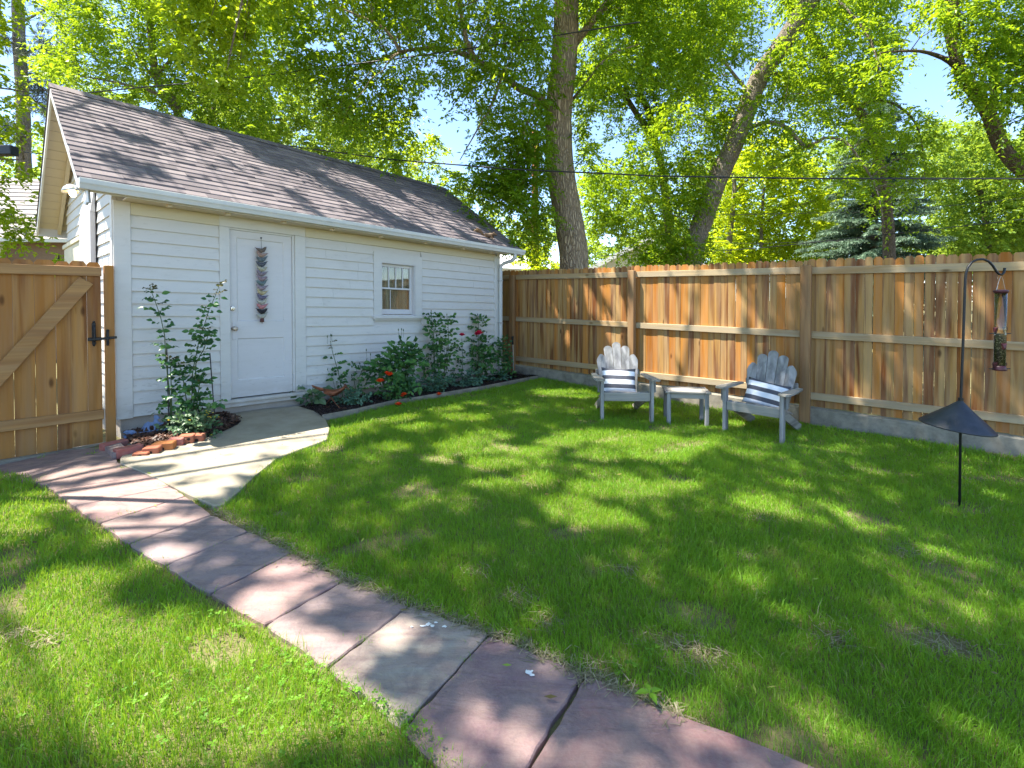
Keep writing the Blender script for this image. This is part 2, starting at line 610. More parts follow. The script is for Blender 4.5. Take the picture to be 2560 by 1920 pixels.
MT['darkmulch'] = m_leaf('dark_mulch_chips', (0.014, 0.009, 0.009), (0.030, 0.020, 0.019), (0.085, 0.060, 0.055), 0.0)
MT['grass'] = m_grass('lawn_grass')
MT['straw'] = m_leaf('dry_grass', (0.17, 0.14, 0.08), (0.26, 0.22, 0.13), (0.38, 0.33, 0.22), 0.2)
MT['litter'] = m_leaf('fallen_leaf', (0.07, 0.045, 0.025), (0.20, 0.16, 0.05), (0.24, 0.34, 0.05), 0.2)
MT['clover'] = m_leaf('clover_leaf', (0.08, 0.20, 0.015), (0.12, 0.27, 0.018), (0.17, 0.34, 0.03), 0.35, (0.3, 0.5, 0.03))
MT['rose_leaf'] = m_leaf('rose_leaf', (0.018, 0.066, 0.019), (0.037, 0.130, 0.027), (0.090, 0.205, 0.042), 0.22, (0.10, 0.22, 0.02), 0.4)
MT['low_leaf'] = m_leaf('low_plant_leaf', (0.035, 0.085, 0.035), (0.065, 0.135, 0.055), (0.13, 0.20, 0.09), 0.2, (0.10, 0.22, 0.02), 0.45)
MT['teal_leaf'] = m_leaf('columbine_leaf', (0.035, 0.09, 0.055), (0.06, 0.14, 0.09), (0.12, 0.22, 0.14), 0.2, (0.10, 0.22, 0.02), 0.5)
MT['bud_leaf'] = m_leaf('young_rose_leaf', (0.060, 0.055, 0.018), (0.085, 0.080, 0.020), (0.10, 0.12, 0.025), 0.25, (0.2, 0.15, 0.02), 0.4)
MT['stem'] = m_plain('plant_stem', (0.055, 0.09, 0.025), 0.6, 0, 0.3, 60)
MT['twigstem'] = m_plain('dry_stem', (0.085, 0.065, 0.04), 0.7, 0, 0.3, 60)
MT['rose_orange'] = m_leaf('orange_rose_petal', (0.78, 0.045, 0.008), (0.86, 0.075, 0.012), (0.90, 0.14, 0.03), 0.25)
MT['rose_pink'] = m_leaf('pink_rose_petal', (0.62, 0.008, 0.05), (0.72, 0.02, 0.09), (0.80, 0.06, 0.16), 0.25)
MT['yellow_petal'] = m_leaf('yellow_petal', (0.70, 0.52, 0.02), (0.80, 0.66, 0.04), (0.85, 0.75, 0.15), 0.2)
MT['black'] = m_plain('black_powder_coat', (0.012, 0.012, 0.014), 0.45, 0, 0.3, 40, 0.2)
MT['baffle'] = m_plain('dark_painted_steel', (0.024, 0.028, 0.038), 0.5, 0.0, 0.3, 16, 0.25, 0.5)
MT['maroon'] = m_plain('maroon_plastic', (0.062, 0.014, 0.020), 0.4, 0, 0.2)
MT['rust'] = m_plain('rusty_copper', (0.17, 0.062, 0.030), 0.42, 0.55, 0.6, 14, 0.3)
MT['blue_metal'] = m_plain('blue_grey_metal', (0.125, 0.19, 0.33), 0.55, 0.2, 0.35, 22, 0.3)
MT['chrome'] = m_plain('aged_chrome', (0.55, 0.52, 0.48), 0.25, 0.9, 0.25, 40)
MT['brass'] = m_plain('worn_knob_metal', (0.50, 0.42, 0.34), 0.4, 0.6, 0.2, 40)
MT['galv'] = m_plain('galvanised_steel', (0.50, 0.50, 0.49), 0.35, 0.6, 0.15, 20)
MT['brick'] = m_concrete('brick_clay', (0.36, 0.115, 0.06), (0.42, 0.22, 0.15), 0.5, 3.0, 0.6)
MT['brick_o'] = m_concrete('orange_brick_clay', (0.44, 0.17, 0.055), (0.36, 0.14, 0.07), 0.5, 3.0, 0.6)
MT['brick_r'] = m_concrete('pink_brick_clay', (0.38, 0.12, 0.095), (0.44, 0.28, 0.24), 0.5, 3.0, 0.6)
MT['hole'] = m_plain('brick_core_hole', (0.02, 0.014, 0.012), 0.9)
MT['bark'] = m_bark('ash_bark', (0.11, 0.078, 0.050), (0.50, 0.385, 0.26))
MT['bark2'] = m_bark('grey_bark', (0.095, 0.076, 0.06), (0.40, 0.335, 0.265), 1.3)
MT['barkd'] = m_bark('dark_bark', (0.06, 0.045, 0.034), (0.24, 0.185, 0.14), 1.6)
MT['ash_leaf'] = m_leaf('ash_leaf', (0.055, 0.150, 0.010), (0.120, 0.250, 0.014), (0.22, 0.36, 0.022), 0.54, (0.62, 0.76, 0.014), 0.42)
MT['maple_leaf'] = m_leaf('maple_leaf', (0.10, 0.22, 0.010), (0.19, 0.33, 0.015), (0.32, 0.43, 0.022), 0.52, (0.66, 0.72, 0.012), 0.42)
MT['lime_leaf'] = m_leaf('lime_leaf', (0.24, 0.36, 0.010), (0.36, 0.49, 0.013), (0.48, 0.58, 0.020), 0.55, (0.78, 0.80, 0.015), 0.5)
MT['far_leaf'] = m_leaf('far_leaf', (0.08, 0.17, 0.020), (0.16, 0.28, 0.030), (0.27, 0.39, 0.055), 0.48, (0.55, 0.66, 0.04), 0.5)
MT['spruce'] = m_leaf('spruce_needle', (0.055, 0.105, 0.065), (0.125, 0.21, 0.135), (0.30, 0.41, 0.27), 0.2)
MT['pine'] = m_leaf('pine_needle', (0.07, 0.10, 0.065), (0.12, 0.155, 0.10), (0.19, 0.22, 0.14), 0.1)
MT['wire'] = m_plain('black_cable', (0.018, 0.018, 0.020), 0.5)
MT['pole'] = m_wood('utility_pole_wood', 'z', (0.38, 0.13, 0.05), (0.20, 0.06, 0.03), (0.42, 0.20, 0.09), 0.5, knots=False)
MT['brown_siding'] = m_plain('brown_siding', (0.27, 0.18, 0.12), 0.7, 0, 0.08)
MT['pale_roof'] = m_concrete('pale_roof', (0.30, 0.27, 0.255), (0.22, 0.195, 0.185), 0.6, 4)
MT['house_white'] = m_plain('white_house_paint', (0.72, 0.71, 0.69), 0.7, 0, 0.05)
MT['fur'] = m_leaf('squirrel_fur', (0.09, 0.05, 0.022), (0.17, 0.085, 0.03), (0.26, 0.15, 0.05), 0.0)
MT['curtain'] = m_wood('brown_curtain', 'z', (0.66, 0.58, 0.42), (0.34, 0.28, 0.19), (0.72, 0.65, 0.50), 0.6, knots=False, fine=22)
MT['stripes'] = m_stripes('striped_cushion_cover')
MT['seed'] = m_leaf('bird_seed', (0.055, 0.05, 0.04), (0.16, 0.145, 0.11), (0.62, 0.58, 0.47), 0.0)
MT['bare_twig'] = m_plain('bare_twig', (0.10, 0.075, 0.055), 0.8)


def m_glass(name, tint=(0.9, 0.92, 0.9), tr=0.75):
    t = NT(name)
    g = t.n('BsdfGlossy', {'Roughness': 0.03})
    t.set(g.inputs[0], (1, 1, 1))
    x = t.n('BsdfTransparent')
    t.set(x.inputs[0], tint)
    fr = t.n('Fresnel', {'IOR': 1.5})
    f = t.math('ADD', t.math('MULTIPLY', fr.outputs[0], 0.9), 0.02)
    mx = t.n('MixShader')
    t.set(mx.inputs[0], f)
    t.t.links.new(x.outputs[0], mx.inputs[1])
    t.t.links.new(g.outputs[0], mx.inputs[2])
    return t.done(mx)


MT['glass'] = m_glass('window_glass', (0.80, 0.82, 0.80))
MT['tube'] = m_glass('clear_feeder_plastic', (0.80, 0.80, 0.72))
t_ = NT('lamp_glow')
e_ = t_.n('Emission', {'Color': (1, 0.72, 0.36, 1), 'Strength': 9.0})
MT['bulb'] = t_.done(e_)
# ------------------------------------------------------------------ setting: ground, path, slab
def z6(x, y):           # reading scale of one enlarged piece of the photograph
    return (x * 0.5787, 1000 + y * 0.5787)


def grid_ground():
    xs = np.unique(np.concatenate([np.linspace(-8, 9, 86), np.array([-400, -150, -60, -30, -18, -12, -9.5, 11, 14, 20, 32, 60, 150, 400.])]))
    ys = np.unique(np.concatenate([np.linspace(-3, 12, 76), np.array([-200, -60, -20, -8, 14, 17, 22, 30, 45, 80, 160, 400, 800.])]))
    X, Y = np.meshgrid(xs, ys)
    Z = gz(X.ravel(), Y.ravel()) - 0.012 + 0.006 * np.sin(X.ravel() * 3.1) * np.cos(Y.ravel() * 2.3)
    V = np.stack([X.ravel(), Y.ravel(), Z], 1)
    nx, ny = len(xs), len(ys)
    i = np.arange(nx * ny).reshape(ny, nx)
    Fq = np.stack([i[:-1, :-1].ravel(), i[:-1, 1:].ravel(), i[1:, 1:].ravel(), i[1:, :-1].ravel()], 1)
    return mesh_np('ground', V, Fq, MT['soil'], smooth=True)


tag(grid_ground(), kind='structure')

# concrete path in front of the shed door (flat slab, runs under the beds to the shed wall)
slab_px = [z6(520, 283), z6(680, 350), z6(800, 412), z6(925, 470), z6(968, 462), z6(1040, 400), z6(1100, 340), z6(1200, 260), z6(1300, 220),
           z6(1360, 200), z6(1412, 178), z6(1424, 130), z6(1405, 88), z6(1360, 55), z6(1288, 33), z6(1160, 42), z6(980, 55), z6(860, 62), z6(700, 90), z6(560, 180), z6(520, 262)]
SLAB = [G2(*p) for p in slab_px]


def sheet(poly, ztop, thick, mat, name, wob=0.0, parent=None, inset=0.006):
    """a slab following the ground; ztop above the ground"""
    bm = MB()
    n = len(poly)
    c = np.mean(np.array(poly), 0)
    top, mid, low = [], [], []
    for (x, y) in poly:
        d = np.array([x, y]) - c
        L = np.linalg.norm(d)
        xi, yi = c + d * (1 - inset / L)
        top.append((xi, yi, gz(xi, yi) + ztop))
        mid.append((x, y, gz(x, y) + ztop - inset))
        low.append((x, y, gz(x, y) + ztop - thick))
    vs = top + mid + low
    fs = [tuple(range(n))]
    for i in range(n):
        j = (i + 1) % n
        fs += [(i, n + i, n + j, j), (n + i, 2 * n + i, 2 * n + j, n + j)]
    bm.add(vs, fs)
    return bm.build(name, mat, parent)


tag(sheet(SLAB, 0.022, 0.10, MT['concrete'], 'concrete_path'), kind='structure')

# flagstones: joints between slabs, from the gate towards the camera
JL = [(-90, 262), (20, 350), (190, 372), (225, 398), (318, 470), (425, 545), (552, 634), (708, 728), (900, 850), (1140, 985), (1410, 1172), (1728, 1444)]
JR = [(455, 205), (512, 272), (556, 296), (652, 336), (742, 382), (806, 424), (920, 505), (1080, 575), (1265, 668), (1492, 785), (1772, 897), (2118, 1018)]
tints = [(.25, .17, .16), (.29, .185, .155), (.27, .175, .155), (.37, .225, .19), (.34, .195, .175), (.30, .20, .18), (.27, .20, .20), (.245, .185, .19),
         (.31, .185, .17), (.26, .19, .185), (.37, .315, .25), (.225, .125, .135), (.265, .13, .125)]
looks = ['wide dull flagstone beside the gate threshold', 'thin cracked flagstone strip second from the gate', 'narrow dusky flagstone third from the gate',
         'pale pink sunlit flagstone beside the corner of the concrete path', 'pink flagstone beside the middle of the concrete path',
         'mauve flagstone meeting the last corner of the concrete path', 'smooth grey mauve flagstone just past the concrete path', 'mauve flagstone with grass tufts in the joint and a small twig',
         'reddish flagstone with a long streak of sunlight', 'large grey mauve flagstone before the tan one', 'large tan flagstone with white bird droppings',
         'dark maroon flagstone with a small white dropping, after the tan one', 'maroon flagstone at the end of the path by the seedling']


def lerp(a, b, t): return (a[0] + (b[0] - a[0]) * t, a[1] + (b[1] - a[1]) * t)


extraL = [z6(1815, 1345), (1195, 1835)]
extraR = [z6(2118, 1018), (1462, 1690)]
ends = [(z6(*JL[i]), z6(*JR[i])) for i in range(12)] + [((1387, 1822), (1462, 1690)), ((1560, 2030), (1760, 1815))]
STONES = []
for i in range(13):
    (l0, r0), (l1, r1) = ends[i], ends[i + 1]
    if i == 11:
        l0, r0 = (1000, 1836), (1223, 1592)
        l1, r1 = (1300, 1960), (1460, 1692)
        corners = [G(*l0), G(*r0), G(1350, 1642), G(*r1), G(1387, 1813), G(*l1), G(1180, 2000)]
    elif i == 12:
        corners = [G(1304, 1962), G(1391, 1814), G(1464, 1694), G(1545, 1730), G(1640, 1772), G(1760, 1812), G(2060, 1936), G(2400, 2080), G(1900, 2300)]
    else:
        corners = [G(*l0), G(*r0), G(*r1), G(*l1)]
    cs = [Vector((p.x, p.y)) for p in corners]
    cen = sum(cs, Vector((0, 0))) / len(cs)
    pts = []
    rr = random.Random(100 + i)
    for k in range(len(cs)):
        a, b = cs[k], cs[(k + 1) % len(cs)]
        m = max(2, int((b - a).length / 0.05))
        for q in range(m):
            p = a.lerp(b, q / m)
            p = p + (cen - p).normalized() * (0.005 + (rr.uniform(-.007, .006) if q else 0.008))
            pts.append((p.x, p.y))
    # make the outline run anticlockwise so the top faces up
    ar = sum(pts[k][0] * pts[(k + 1) % len(pts)][1] - pts[(k + 1) % len(pts)][0] * pts[k][1] for k in range(len(pts)))
    if ar < 0: pts.reverse()
    STONES.append(pts)
    o = sheet(pts, 0.014 + rr.uniform(-.003, .004), 0.06, MT['stone'], 'flagstone')
    lum = sum(tints[i]) / 3
    o.color = (*[1.02 * (lum + (c_ - lum) * .92) for c_ in tints[i]], 1)
    tag(o, looks[i], 'flagstone', 'flagstones of the garden path')
    if i in (10, 11):
        spots = [(1070, 1570, 10), (1057, 1575, 9), (1082, 1574, 8), (1112, 1576, 8), (1090, 1566, 5), (1030, 1577, 4)] if i == 10 else [(1323, 1692, 9), (1331, 1699, 6), (1316, 1689, 5), (1330, 1688, 4)]
        for (px, py, s) in spots:
            g = G(px, py)
            d = MB()
            out = [((s * .0016 * rr.uniform(.4, 1.2)) * math.cos(q * .52), (s * .0011 * rr.uniform(.4, 1.2)) * math.sin(q * .52)) for q in range(12)]
            d.prism(out, .0016, Matrix.Translation((g.x, g.y, g.z + .0175)))
            d.build('dropping', MT['house_white'], o)
# fix slab winding check
# low loose slab by the gate post
pts = [z6(437, 212), z6(520, 205), z6(556, 240), z6(490, 256)]
P = [G2(*p) for p in pts]
ar = sum(P[k][0] * P[(k + 1) % 4][1] - P[(k + 1) % 4][0] * P[k][1] for k in range(4))
if ar < 0: P.reverse()
o = sheet(P, 0.05, 0.05, MT['stone'], 'flagstone', inset=0.008)
o.color = (.27, .22, .21, 1)
tag(o, 'small loose flagstone lying between the gate post and the bricks', 'flagstone')

# ------------------------------------------------------------------ frames of the shed and the fence
TH = R(48.4)
U = Vector((math.cos(TH), math.sin(TH)))
VV = Vector((-math.sin(TH), math.cos(TH)))
SO = Vector((-4.08, 4.82))


def sh(u, v):
    p = SO + U * u + VV * v
    return (p.x, p.y)


FO = Vector((0.02, 9.66))
FD = Vector((math.cos(R(-41.6)), math.sin(R(-41.6))))
FN = Vector((-FD.y, FD.x))      # away from the yard


def fe(t, d=0.0):
    p = FO + FD * t + FN * d
    return (p.x, p.y)


# ------------------------------------------------------------------ beds
bed2_px = [(746.5, 1020), (770, 1030), (806, 1049), (895, 1032), (985, 1010), (1050, 1000.5), (1120, 988), (1212, 973), (1290, 957), (1345, 946), (1352, 938)]
BED2 = [G2(*p) for p in bed2_px] + [fe(0.55, -.02), fe(-0.3, -.02), sh(5.75, -.01), sh(2.05, -.01)]
bed1_px = [z6(600, 232), z6(690, 222), z6(800, 200), z6(880, 178), z6(960, 148), z6(1030, 115), z6(1046, 98), z6(1010, 82)]
BED1 = [G2(*p) for p in bed1_px] + [sh(1.02, -.01), sh(0.1, -.01), G2(318, 1108)]


def bed(poly, name, h):
    bm = MB()
    cx = np.mean(np.array(poly), 0)
    n = len(poly)
    vs = []
    for s, hh in ((1.0, 0.0), (0.93, h * .7), (0.8, h)):
        for (x, y) in poly:
            xx, yy = cx[0] + (x - cx[0]) * s, cx[1] + (y - cx[1]) * s
            vs.append((xx, yy, gz(xx, yy) + .012 + hh))
    vs.append((cx[0], cx[1], gz(*cx) + .012 + h))
    fs = []
    for k in range(2):
        for i in range(n):
            j = (i + 1) % n
            fs.append((k * n + i, k * n + j, (k + 1) * n + j, (k + 1) * n + i))
    for i in range(n):
        fs.append((2 * n + i, 2 * n + (i + 1) % n, 3 * n))
    bm.add(vs, fs)
    return tag(bm.build(name, MT['bedsoil'], smooth=True), kind='structure')


bed(BED2, 'soil_bed', 0.03)
bed(BED1, 'soil_bed', 0.045)


def chips(poly, n, name, mat, h, L=(.015, .05), label=''):
    poly = np.array(poly)
    lo, hi = poly.min(0), poly.max(0)
    P = RNG.uniform(lo, hi, (n * 4, 2))
    P = P[inpoly(P, poly)][:n]
    n = len(P)
    a = RNG.uniform(0, 6.28, n)
    t = RNG.uniform(-.5, .5, n)
    l = RNG.uniform(L[0], L[1], n)
    w = l * RNG.uniform(.18, .4, n)
    z = gz(P[:, 0], P[:, 1]) + .016 + h * RNG.uniform(.6, 1.25, n)
    d = np.stack([np.cos(a) * np.cos(t), np.sin(a) * np.cos(t), np.sin(t)], 1)
    s = np.stack([-np.sin(a), np.cos(a), RNG.uniform(-.5, .5, n)], 1)
    c = np.stack([P[:, 0], P[:, 1], z], 1)
    dl, sw = d * (l / 2)[:, None], s * (w / 2)[:, None]
    V = np.stack([c - dl - sw, c + dl - sw, c + dl + sw, c - dl + sw], 1).reshape(-1, 3)
    Fq = np.arange(4 * n).reshape(n, 4)
    o = mesh_np(name, V, Fq, mat, np.repeat(RNG.random(n), 4))
    return tag(o, label, 'mulch', None, 'stuff')


chips(BED1, 3800, 'mulch', MT['mulch'], .045, (.015, .055), 'reddish brown bark mulch round the climbing rose by the gate')
chips(BED2, 7000, 'mulch', MT['darkmulch'], .03, (.01, .035), 'dark fine mulch in the long rose bed under the window')

# edging strip of bed 2
e = MB()
ep = [G(*p) for p in bed2_px[2:10]]
for i in range(len(ep) - 1):
    a, b = ep[i], ep[i + 1]
    e.beam((a.x, a.y, a.z + .02), (b.x, b.y, b.z + .02), .022, .075, rnd=.5, bev=.004)
tag(e.build('bed_edging', MT['curb']), 'thin grey concrete edging strip between the rose bed and the lawn', 'edging')

# ------------------------------------------------------------------ lawn
lawn_main = [G2(*p) for p in [z6(925, 478), z6(1080, 570), z6(1262, 668), z6(1492, 780), z6(1780, 890), z6(2118, 1012), (1350, 1636), (1462, 1688), (1545, 1728),
                              (1640, 1770), (1760, 1808), (1900, 1872), (2060, 1938), (2400, 2082), (2800, 2250)]] + [(3.2, .9), (6.9, .9), fe(8.4, -.1), fe(2.6, -.06), fe(0.75, -.05)] + \
    [G2(*p) for p in [(1352, 946), (1212, 976), (1050, 1003), (985, 1012.5), (895, 1035), (822, 1052), z6(1424, 110), z6(1412, 180), z6(1360, 203), z6(1300, 222), z6(1200, 262), z6(1100, 342), z6(1040, 402), z6(968, 466)]]
lawn_left = [G2(*p) for p in [(-250, 1215), (-60, 1192), z6(0, 318), z6(60, 330), z6(120, 345), z6(180, 385), z6(232, 425), z6(300, 478), z6(410, 545), z6(480, 600), z6(545, 645), z6(700, 740), z6(880, 862), z6(980, 925),
                              z6(1120, 1005), z6(1310, 1120), z6(1420, 1200), z6(1560, 1275), z6(1700, 1345), z6(1800, 1400), (1110, 1880), (1200, 2000)]] + [(-0.05, .75), (-3.6, .6), (-5.8, 2.4)]
LAWNS = (lawn_main, lawn_left)


def blades(P, scale=1.0, hmul=1.0):
    n = len(P)
    dist = np.hypot(P[:, 0], P[:, 1])
    z = gz(P[:, 0], P[:, 1])
    patch = np.sin(P[:, 0] * 2.1 + 1.3 * np.sin(P[:, 1] * 1.7)) * np.cos(P[:, 1] * 1.9 + np.sin(P[:, 0] * 1.1))
    h = RNG.gamma(8, .0047, n) * (1 + .22 * patch + .16 * np.sin(P[:, 0] * 8.3 + 2 * np.sin(P[:, 1] * 6.1)) * np.sin(P[:, 1] * 9.7)) * hmul
    h = np.clip(h, .02, .15)
    w = (.0014 + .00052 * dist) * RNG.uniform(.7, 1.3, n) * scale
    az = RNG.uniform(0, 6.283, n)
    lean = RNG.gamma(2.4, .19, n)
    la = RNG.uniform(0, 6.283, n) * .85 + (patch * 2.5 + 1.0)
    lx, ly = np.cos(la) * lean, np.sin(la) * lean
    wx, wy = np.cos(az) * w, np.sin(az) * w
    b = np.stack([P[:, 0], P[:, 1], z - .005], 1)
    W3 = np.stack([wx, wy, np.zeros(n)], 1)
    mid = b + np.stack([lx * h * .32, ly * h * .32, h * .55], 1)
    tip = b + np.stack([lx * h, ly * h, h * (1 - .25 * np.minimum(lean, 1.2))], 1)
    V = np.stack([b - W3 * .5, b + W3 * .5, mid + W3 * .42, tip, mid - W3 * .42], 1).reshape(-1, 3)
    i = np.arange(n)[:, None] * 5
    Fq = np.concatenate([i + np.array([[0, 1, 2, 4]]), i + np.array([[4, 2, 3, 3]])])
    return V, i, h


def lawn():
    pts = []
    for poly in LAWNS:
        poly = np.array(poly)
        lo, hi = poly.min(0), poly.max(0)
        A = (hi - lo).prod()
        n = int(A * 27000)
        P = RNG.uniform(lo, hi, (n, 2))
        d = np.hypot(P[:, 0], P[:, 1])
        px, py, dep = PX(np.stack([P[:, 0], P[:, 1], np.zeros(n)], 1))
        keep = RNG.random(n) < np.minimum(1, (2.3 / d) ** 1.15)
        keep &= (dep > .5) & (px > -900) & (px < 3500) & (py < 2700)
        P = P[keep]
        jit = RNG.normal(0, .020, P.shape)
        P = P[inpoly(P + jit, poly)]
        # thin, worn spots in the lawn
        q = np.sin(P[:, 0] * 3.7 + 2.0 * np.sin(P[:, 1] * 2.9 + .5)) * np.sin(P[:, 1] * 4.3 + 1.5 * np.sin(P[:, 0] * 2.3))
        P = P[RNG.random(len(P)) < np.where(q > .80, .30, 1.0)]
        for (wx, wy, wr) in worn:
            dd = np.hypot(P[:, 0] - wx, (P[:, 1] - wy) * 1.3)
            wv = wr * .85 * (1 + .35 * np.sin(np.arctan2(P[:, 1] - wy, P[:, 0] - wx) * 3 + wx * 9))
            P = P[(dd > wv) | (RNG.random(len(P)) < .30 + .6 * (dd / wv) ** 2)]
        pts.append(P)
    P = np.concatenate(pts)
    V, i, h = blades(P)
    n = len(P)
    tri = np.concatenate([i + np.array([[0, 1, 2]]), i + np.array([[0, 2, 4]]), i + np.array([[4, 2, 3]])])
    r = RNG.beta(2.2, 2.4, n)
    r[RNG.random(n) < .035] = 1.0
    o = mesh_np('grass', V, tri, MT['grass'], np.repeat(r, 5))
    return tag(o, 'green lawn grass of the back yard, mown and a little dry in spots', 'grass', None, 'stuff')


worn = [(*G2(px, py), r) for px, py, r in [(1690, 1610, .17), (1760, 1640, .12), (2080, 1595, .12), (2350, 1605, .17), (1870, 1395, .07), (1560, 1430, .1), (1300, 1500, .12), (1370, 1560, .10),
                                           (2250, 1380, .12), (1190, 1430, .08), (1140, 1140, .08), (700, 1290, .05), (40, 1590, .08), (110, 1610, .06), (1500, 1690, .12), (960, 1050, .10), (1900, 1300, .08), (2440, 1200, .12)]]
lawn()


def straw():
    P = []
    for (wx, wy, wr) in worn:
        k = int(750 * wr)
        P.append(np.stack([RNG.normal(wx, wr * .55, k), RNG.normal(wy, wr * .45, k)], 1))
    edge = [z6(935, 478), z6(1090, 572), z6(1270, 672), z6(1500, 785), z6(1780, 895), z6(2120, 1020), (1350, 1640), (1470, 1695), (1560, 1735), (1700, 1800)]
    for a, b in zip(edge[:-1], edge[1:]):
        a, b = np.array(G2(*a)), np.array(G2(*b))
        k = int(np.linalg.norm(b - a) * 1050)
        t = RNG.random(k)[:, None]
        P.append(a + (b - a) * t + RNG.normal(0, .028, (k, 2)))
    P = np.concatenate(P)
    P = P[~inpoly(P, SLAB)]
    n = len(P)
    a = RNG.uniform(0, 6.28, n)
    l = RNG.uniform(.02, .07, n)
    w = RNG.uniform(.0012, .003, n)
    z = gz(P[:, 0], P[:, 1]) + RNG.uniform(.0, .022, n)
    d = np.stack([np.cos(a), np.sin(a), RNG.uniform(-.2, .35, n)], 1) * l[:, None] * .5
    s = np.stack([-np.sin(a), np.cos(a), np.zeros(n)], 1) * w[:, None]
    c = np.stack([P[:, 0], P[:, 1], z], 1)
    V = np.stack([c - d - s, c + d - s * .4, c + d + s * .4, c - d + s], 1).reshape(-1, 3)
    tag(mesh_np('dry_grass', V, np.arange(4 * n).reshape(n, 4), MT['straw'], np.repeat(RNG.random(n), 4)), 'pale dry grass clippings along the path edge and bare spots', 'dry grass', None, 'stuff')


straw()


def tufts():
    """weeds and small tufts growing in the joints of the flagstones"""
    P = []
    spots = [((545, 500), 60), ((700, 575), 40), ((935, 630), 80), ((990, 610), 40), ((750, 700), 50), ((1240, 675), 90), ((1180, 705), 60), ((1120, 740), 40), ((1460, 795), 90), ((1570, 1050), 80), ((1480, 1115), 25),
             ((1235, 925), 30), ((620, 615), 120), ((580, 628), 70), ((265, 385), 30), ((405, 438), 25), ((455, 525), 40), ((530, 300), 60), ((770, 410), 70), ((850, 440), 90), ((690, 375), 40), ((880, 460), 60),
             ((2010, 1130), 30), ((1950, 1215), 30), ((1810, 1340), 70), ((420, 215), 60), ((390, 235), 40), ((170, 255), 30), ((2080, 1060), 30)]
    for (p, k) in spots:
        g = G2(*z6(*p))
        P.append(np.stack([RNG.normal(g[0], .028, k), RNG.normal(g[1], .016, k)], 1))
    P = np.concatenate(P)
    V, i, h = blades(P, .8, .62)
    tri = np.concatenate([i + np.array([[0, 1, 2]]), i + np.array([[0, 2, 4]]), i + np.array([[4, 2, 3]])])
    tag(mesh_np('weeds', V, tri, MT['grass'], np.repeat(RNG.random(len(P)) * .8, 5)), 'small grass tufts and weeds in the joints of the stone path', 'weeds', None, 'stuff')


tufts()


def clover():
    cs = []
    for (px, py, rr, k) in [(960, 1600, .20, 120), (880, 1680, .25, 170), (1000, 1720, .22, 140), (780, 1720, .25, 120), (700, 1450, .25, 110), (560, 1400, .25, 90), (1060, 1790, .2, 100), (640, 1560, .3, 110), (400, 1760, .35, 90),
                            (1560, 1680, .07, 22), (1620, 1640, .06, 16), (1150, 1850, .3, 90), (850, 1850, .3, 90), (2100, 1120, .12, 40), (2200, 1100, .1, 30)]:
        g = G2(px, py)
        cs.append(np.stack([RNG.normal(g[0], rr * .6, k), RNG.normal(g[1], rr * .4, k)], 1))
    P = np.concatenate(cs)
    m = inpoly(P, lawn_left) | inpoly(P, lawn_main)
    P = P[m]
    P = P[RNG.random(len(P)) < .55]
    n = len(P)
    z = gz(P[:, 0], P[:, 1]) + RNG.uniform(.02, .05, n)
    V, Fs = [], []
    a0 = RNG.uniform(0, 6.28, n)
    s = RNG.uniform(.006, .012, n)
    for k in range(3):
        a = a0 + k * 2.094
        d = np.stack([np.cos(a), np.sin(a), RNG.uniform(-.1, .35, n)], 1)
        e_ = np.stack([-np.sin(a), np.cos(a), RNG.uniform(-.2, .2, n)], 1)
        c = np.stack([P[:, 0], P[:, 1], z], 1)
        V.append(np.stack([c, c + (d * .7 + e_ * .55) * s[:, None], c + d * 1.25 * s[:, None], c + (d * .7 - e_ * .55) * s[:, None]], 1))
    V = np.concatenate(V).reshape(-1, 3)
    m = len(V) // 4
    tag(mesh_np('clover', V, np.arange(4 * m).reshape(m, 4), MT['clover'], np.repeat(np.tile(RNG.random(n), 3), 4)), 'bright green clover mixed into the lawn beside the path', 'clover', None, 'stuff')


clover()

def litter():
    polys = [lawn_main, lawn_left, SLAB] + STONES
    P = np.stack([RNG.uniform(-4.5, 5.5, 1500), RNG.uniform(1.3, 9.3, 1500)], 1)
    m = np.zeros(len(P), bool)
    hi = np.zeros(len(P))
    for k, p in enumerate(polys):
        q = inpoly(P, p)
        m |= q
        hi[q] = .045 if k < 2 else .026
    m &= RNG.random(len(P)) < np.where(hi > .04, .30, .16)
    P, hi = P[m], hi[m]
    n = len(P)
    a = RNG.uniform(0, 6.28, n)
    L = RNG.uniform(.02, .055, n)
    Wd = L * RNG.uniform(.12, .5, n)
    z = gz(P[:, 0], P[:, 1]) + hi
    d = np.stack([np.cos(a), np.sin(a), RNG.uniform(-.05, .2, n)], 1) * L[:, None]
    e_ = np.stack([-np.sin(a), np.cos(a), RNG.uniform(-.25, .25, n)], 1) * Wd[:, None] * .5
    c = np.stack([P[:, 0], P[:, 1], z], 1)
    V = np.stack([c, c + d * .5 + e_, c + d, c + d * .5 - e_], 1).reshape(-1, 3)
    tag(mesh_np('leaf_litter', V, np.arange(4 * n).reshape(n, 4), MT['litter'], np.repeat(RNG.random(n), 4)), 'scattered fallen leaves and bits of twig on the lawn and path', 'leaf litter', None, 'stuff')


litter()

# seedling with four oval leaves at the edge of the path
sd = G(1625, 1765)
t = thing('seedling', 'small seedling with four oval leaves at the end of the stone path', 'seedling', (sd.x, sd.y, sd.z))
st, lf = MB(), MB()
st.tube([(0, 0, 0), (.005, 0, .035), (.003, 0, .06)], .0018, 5)


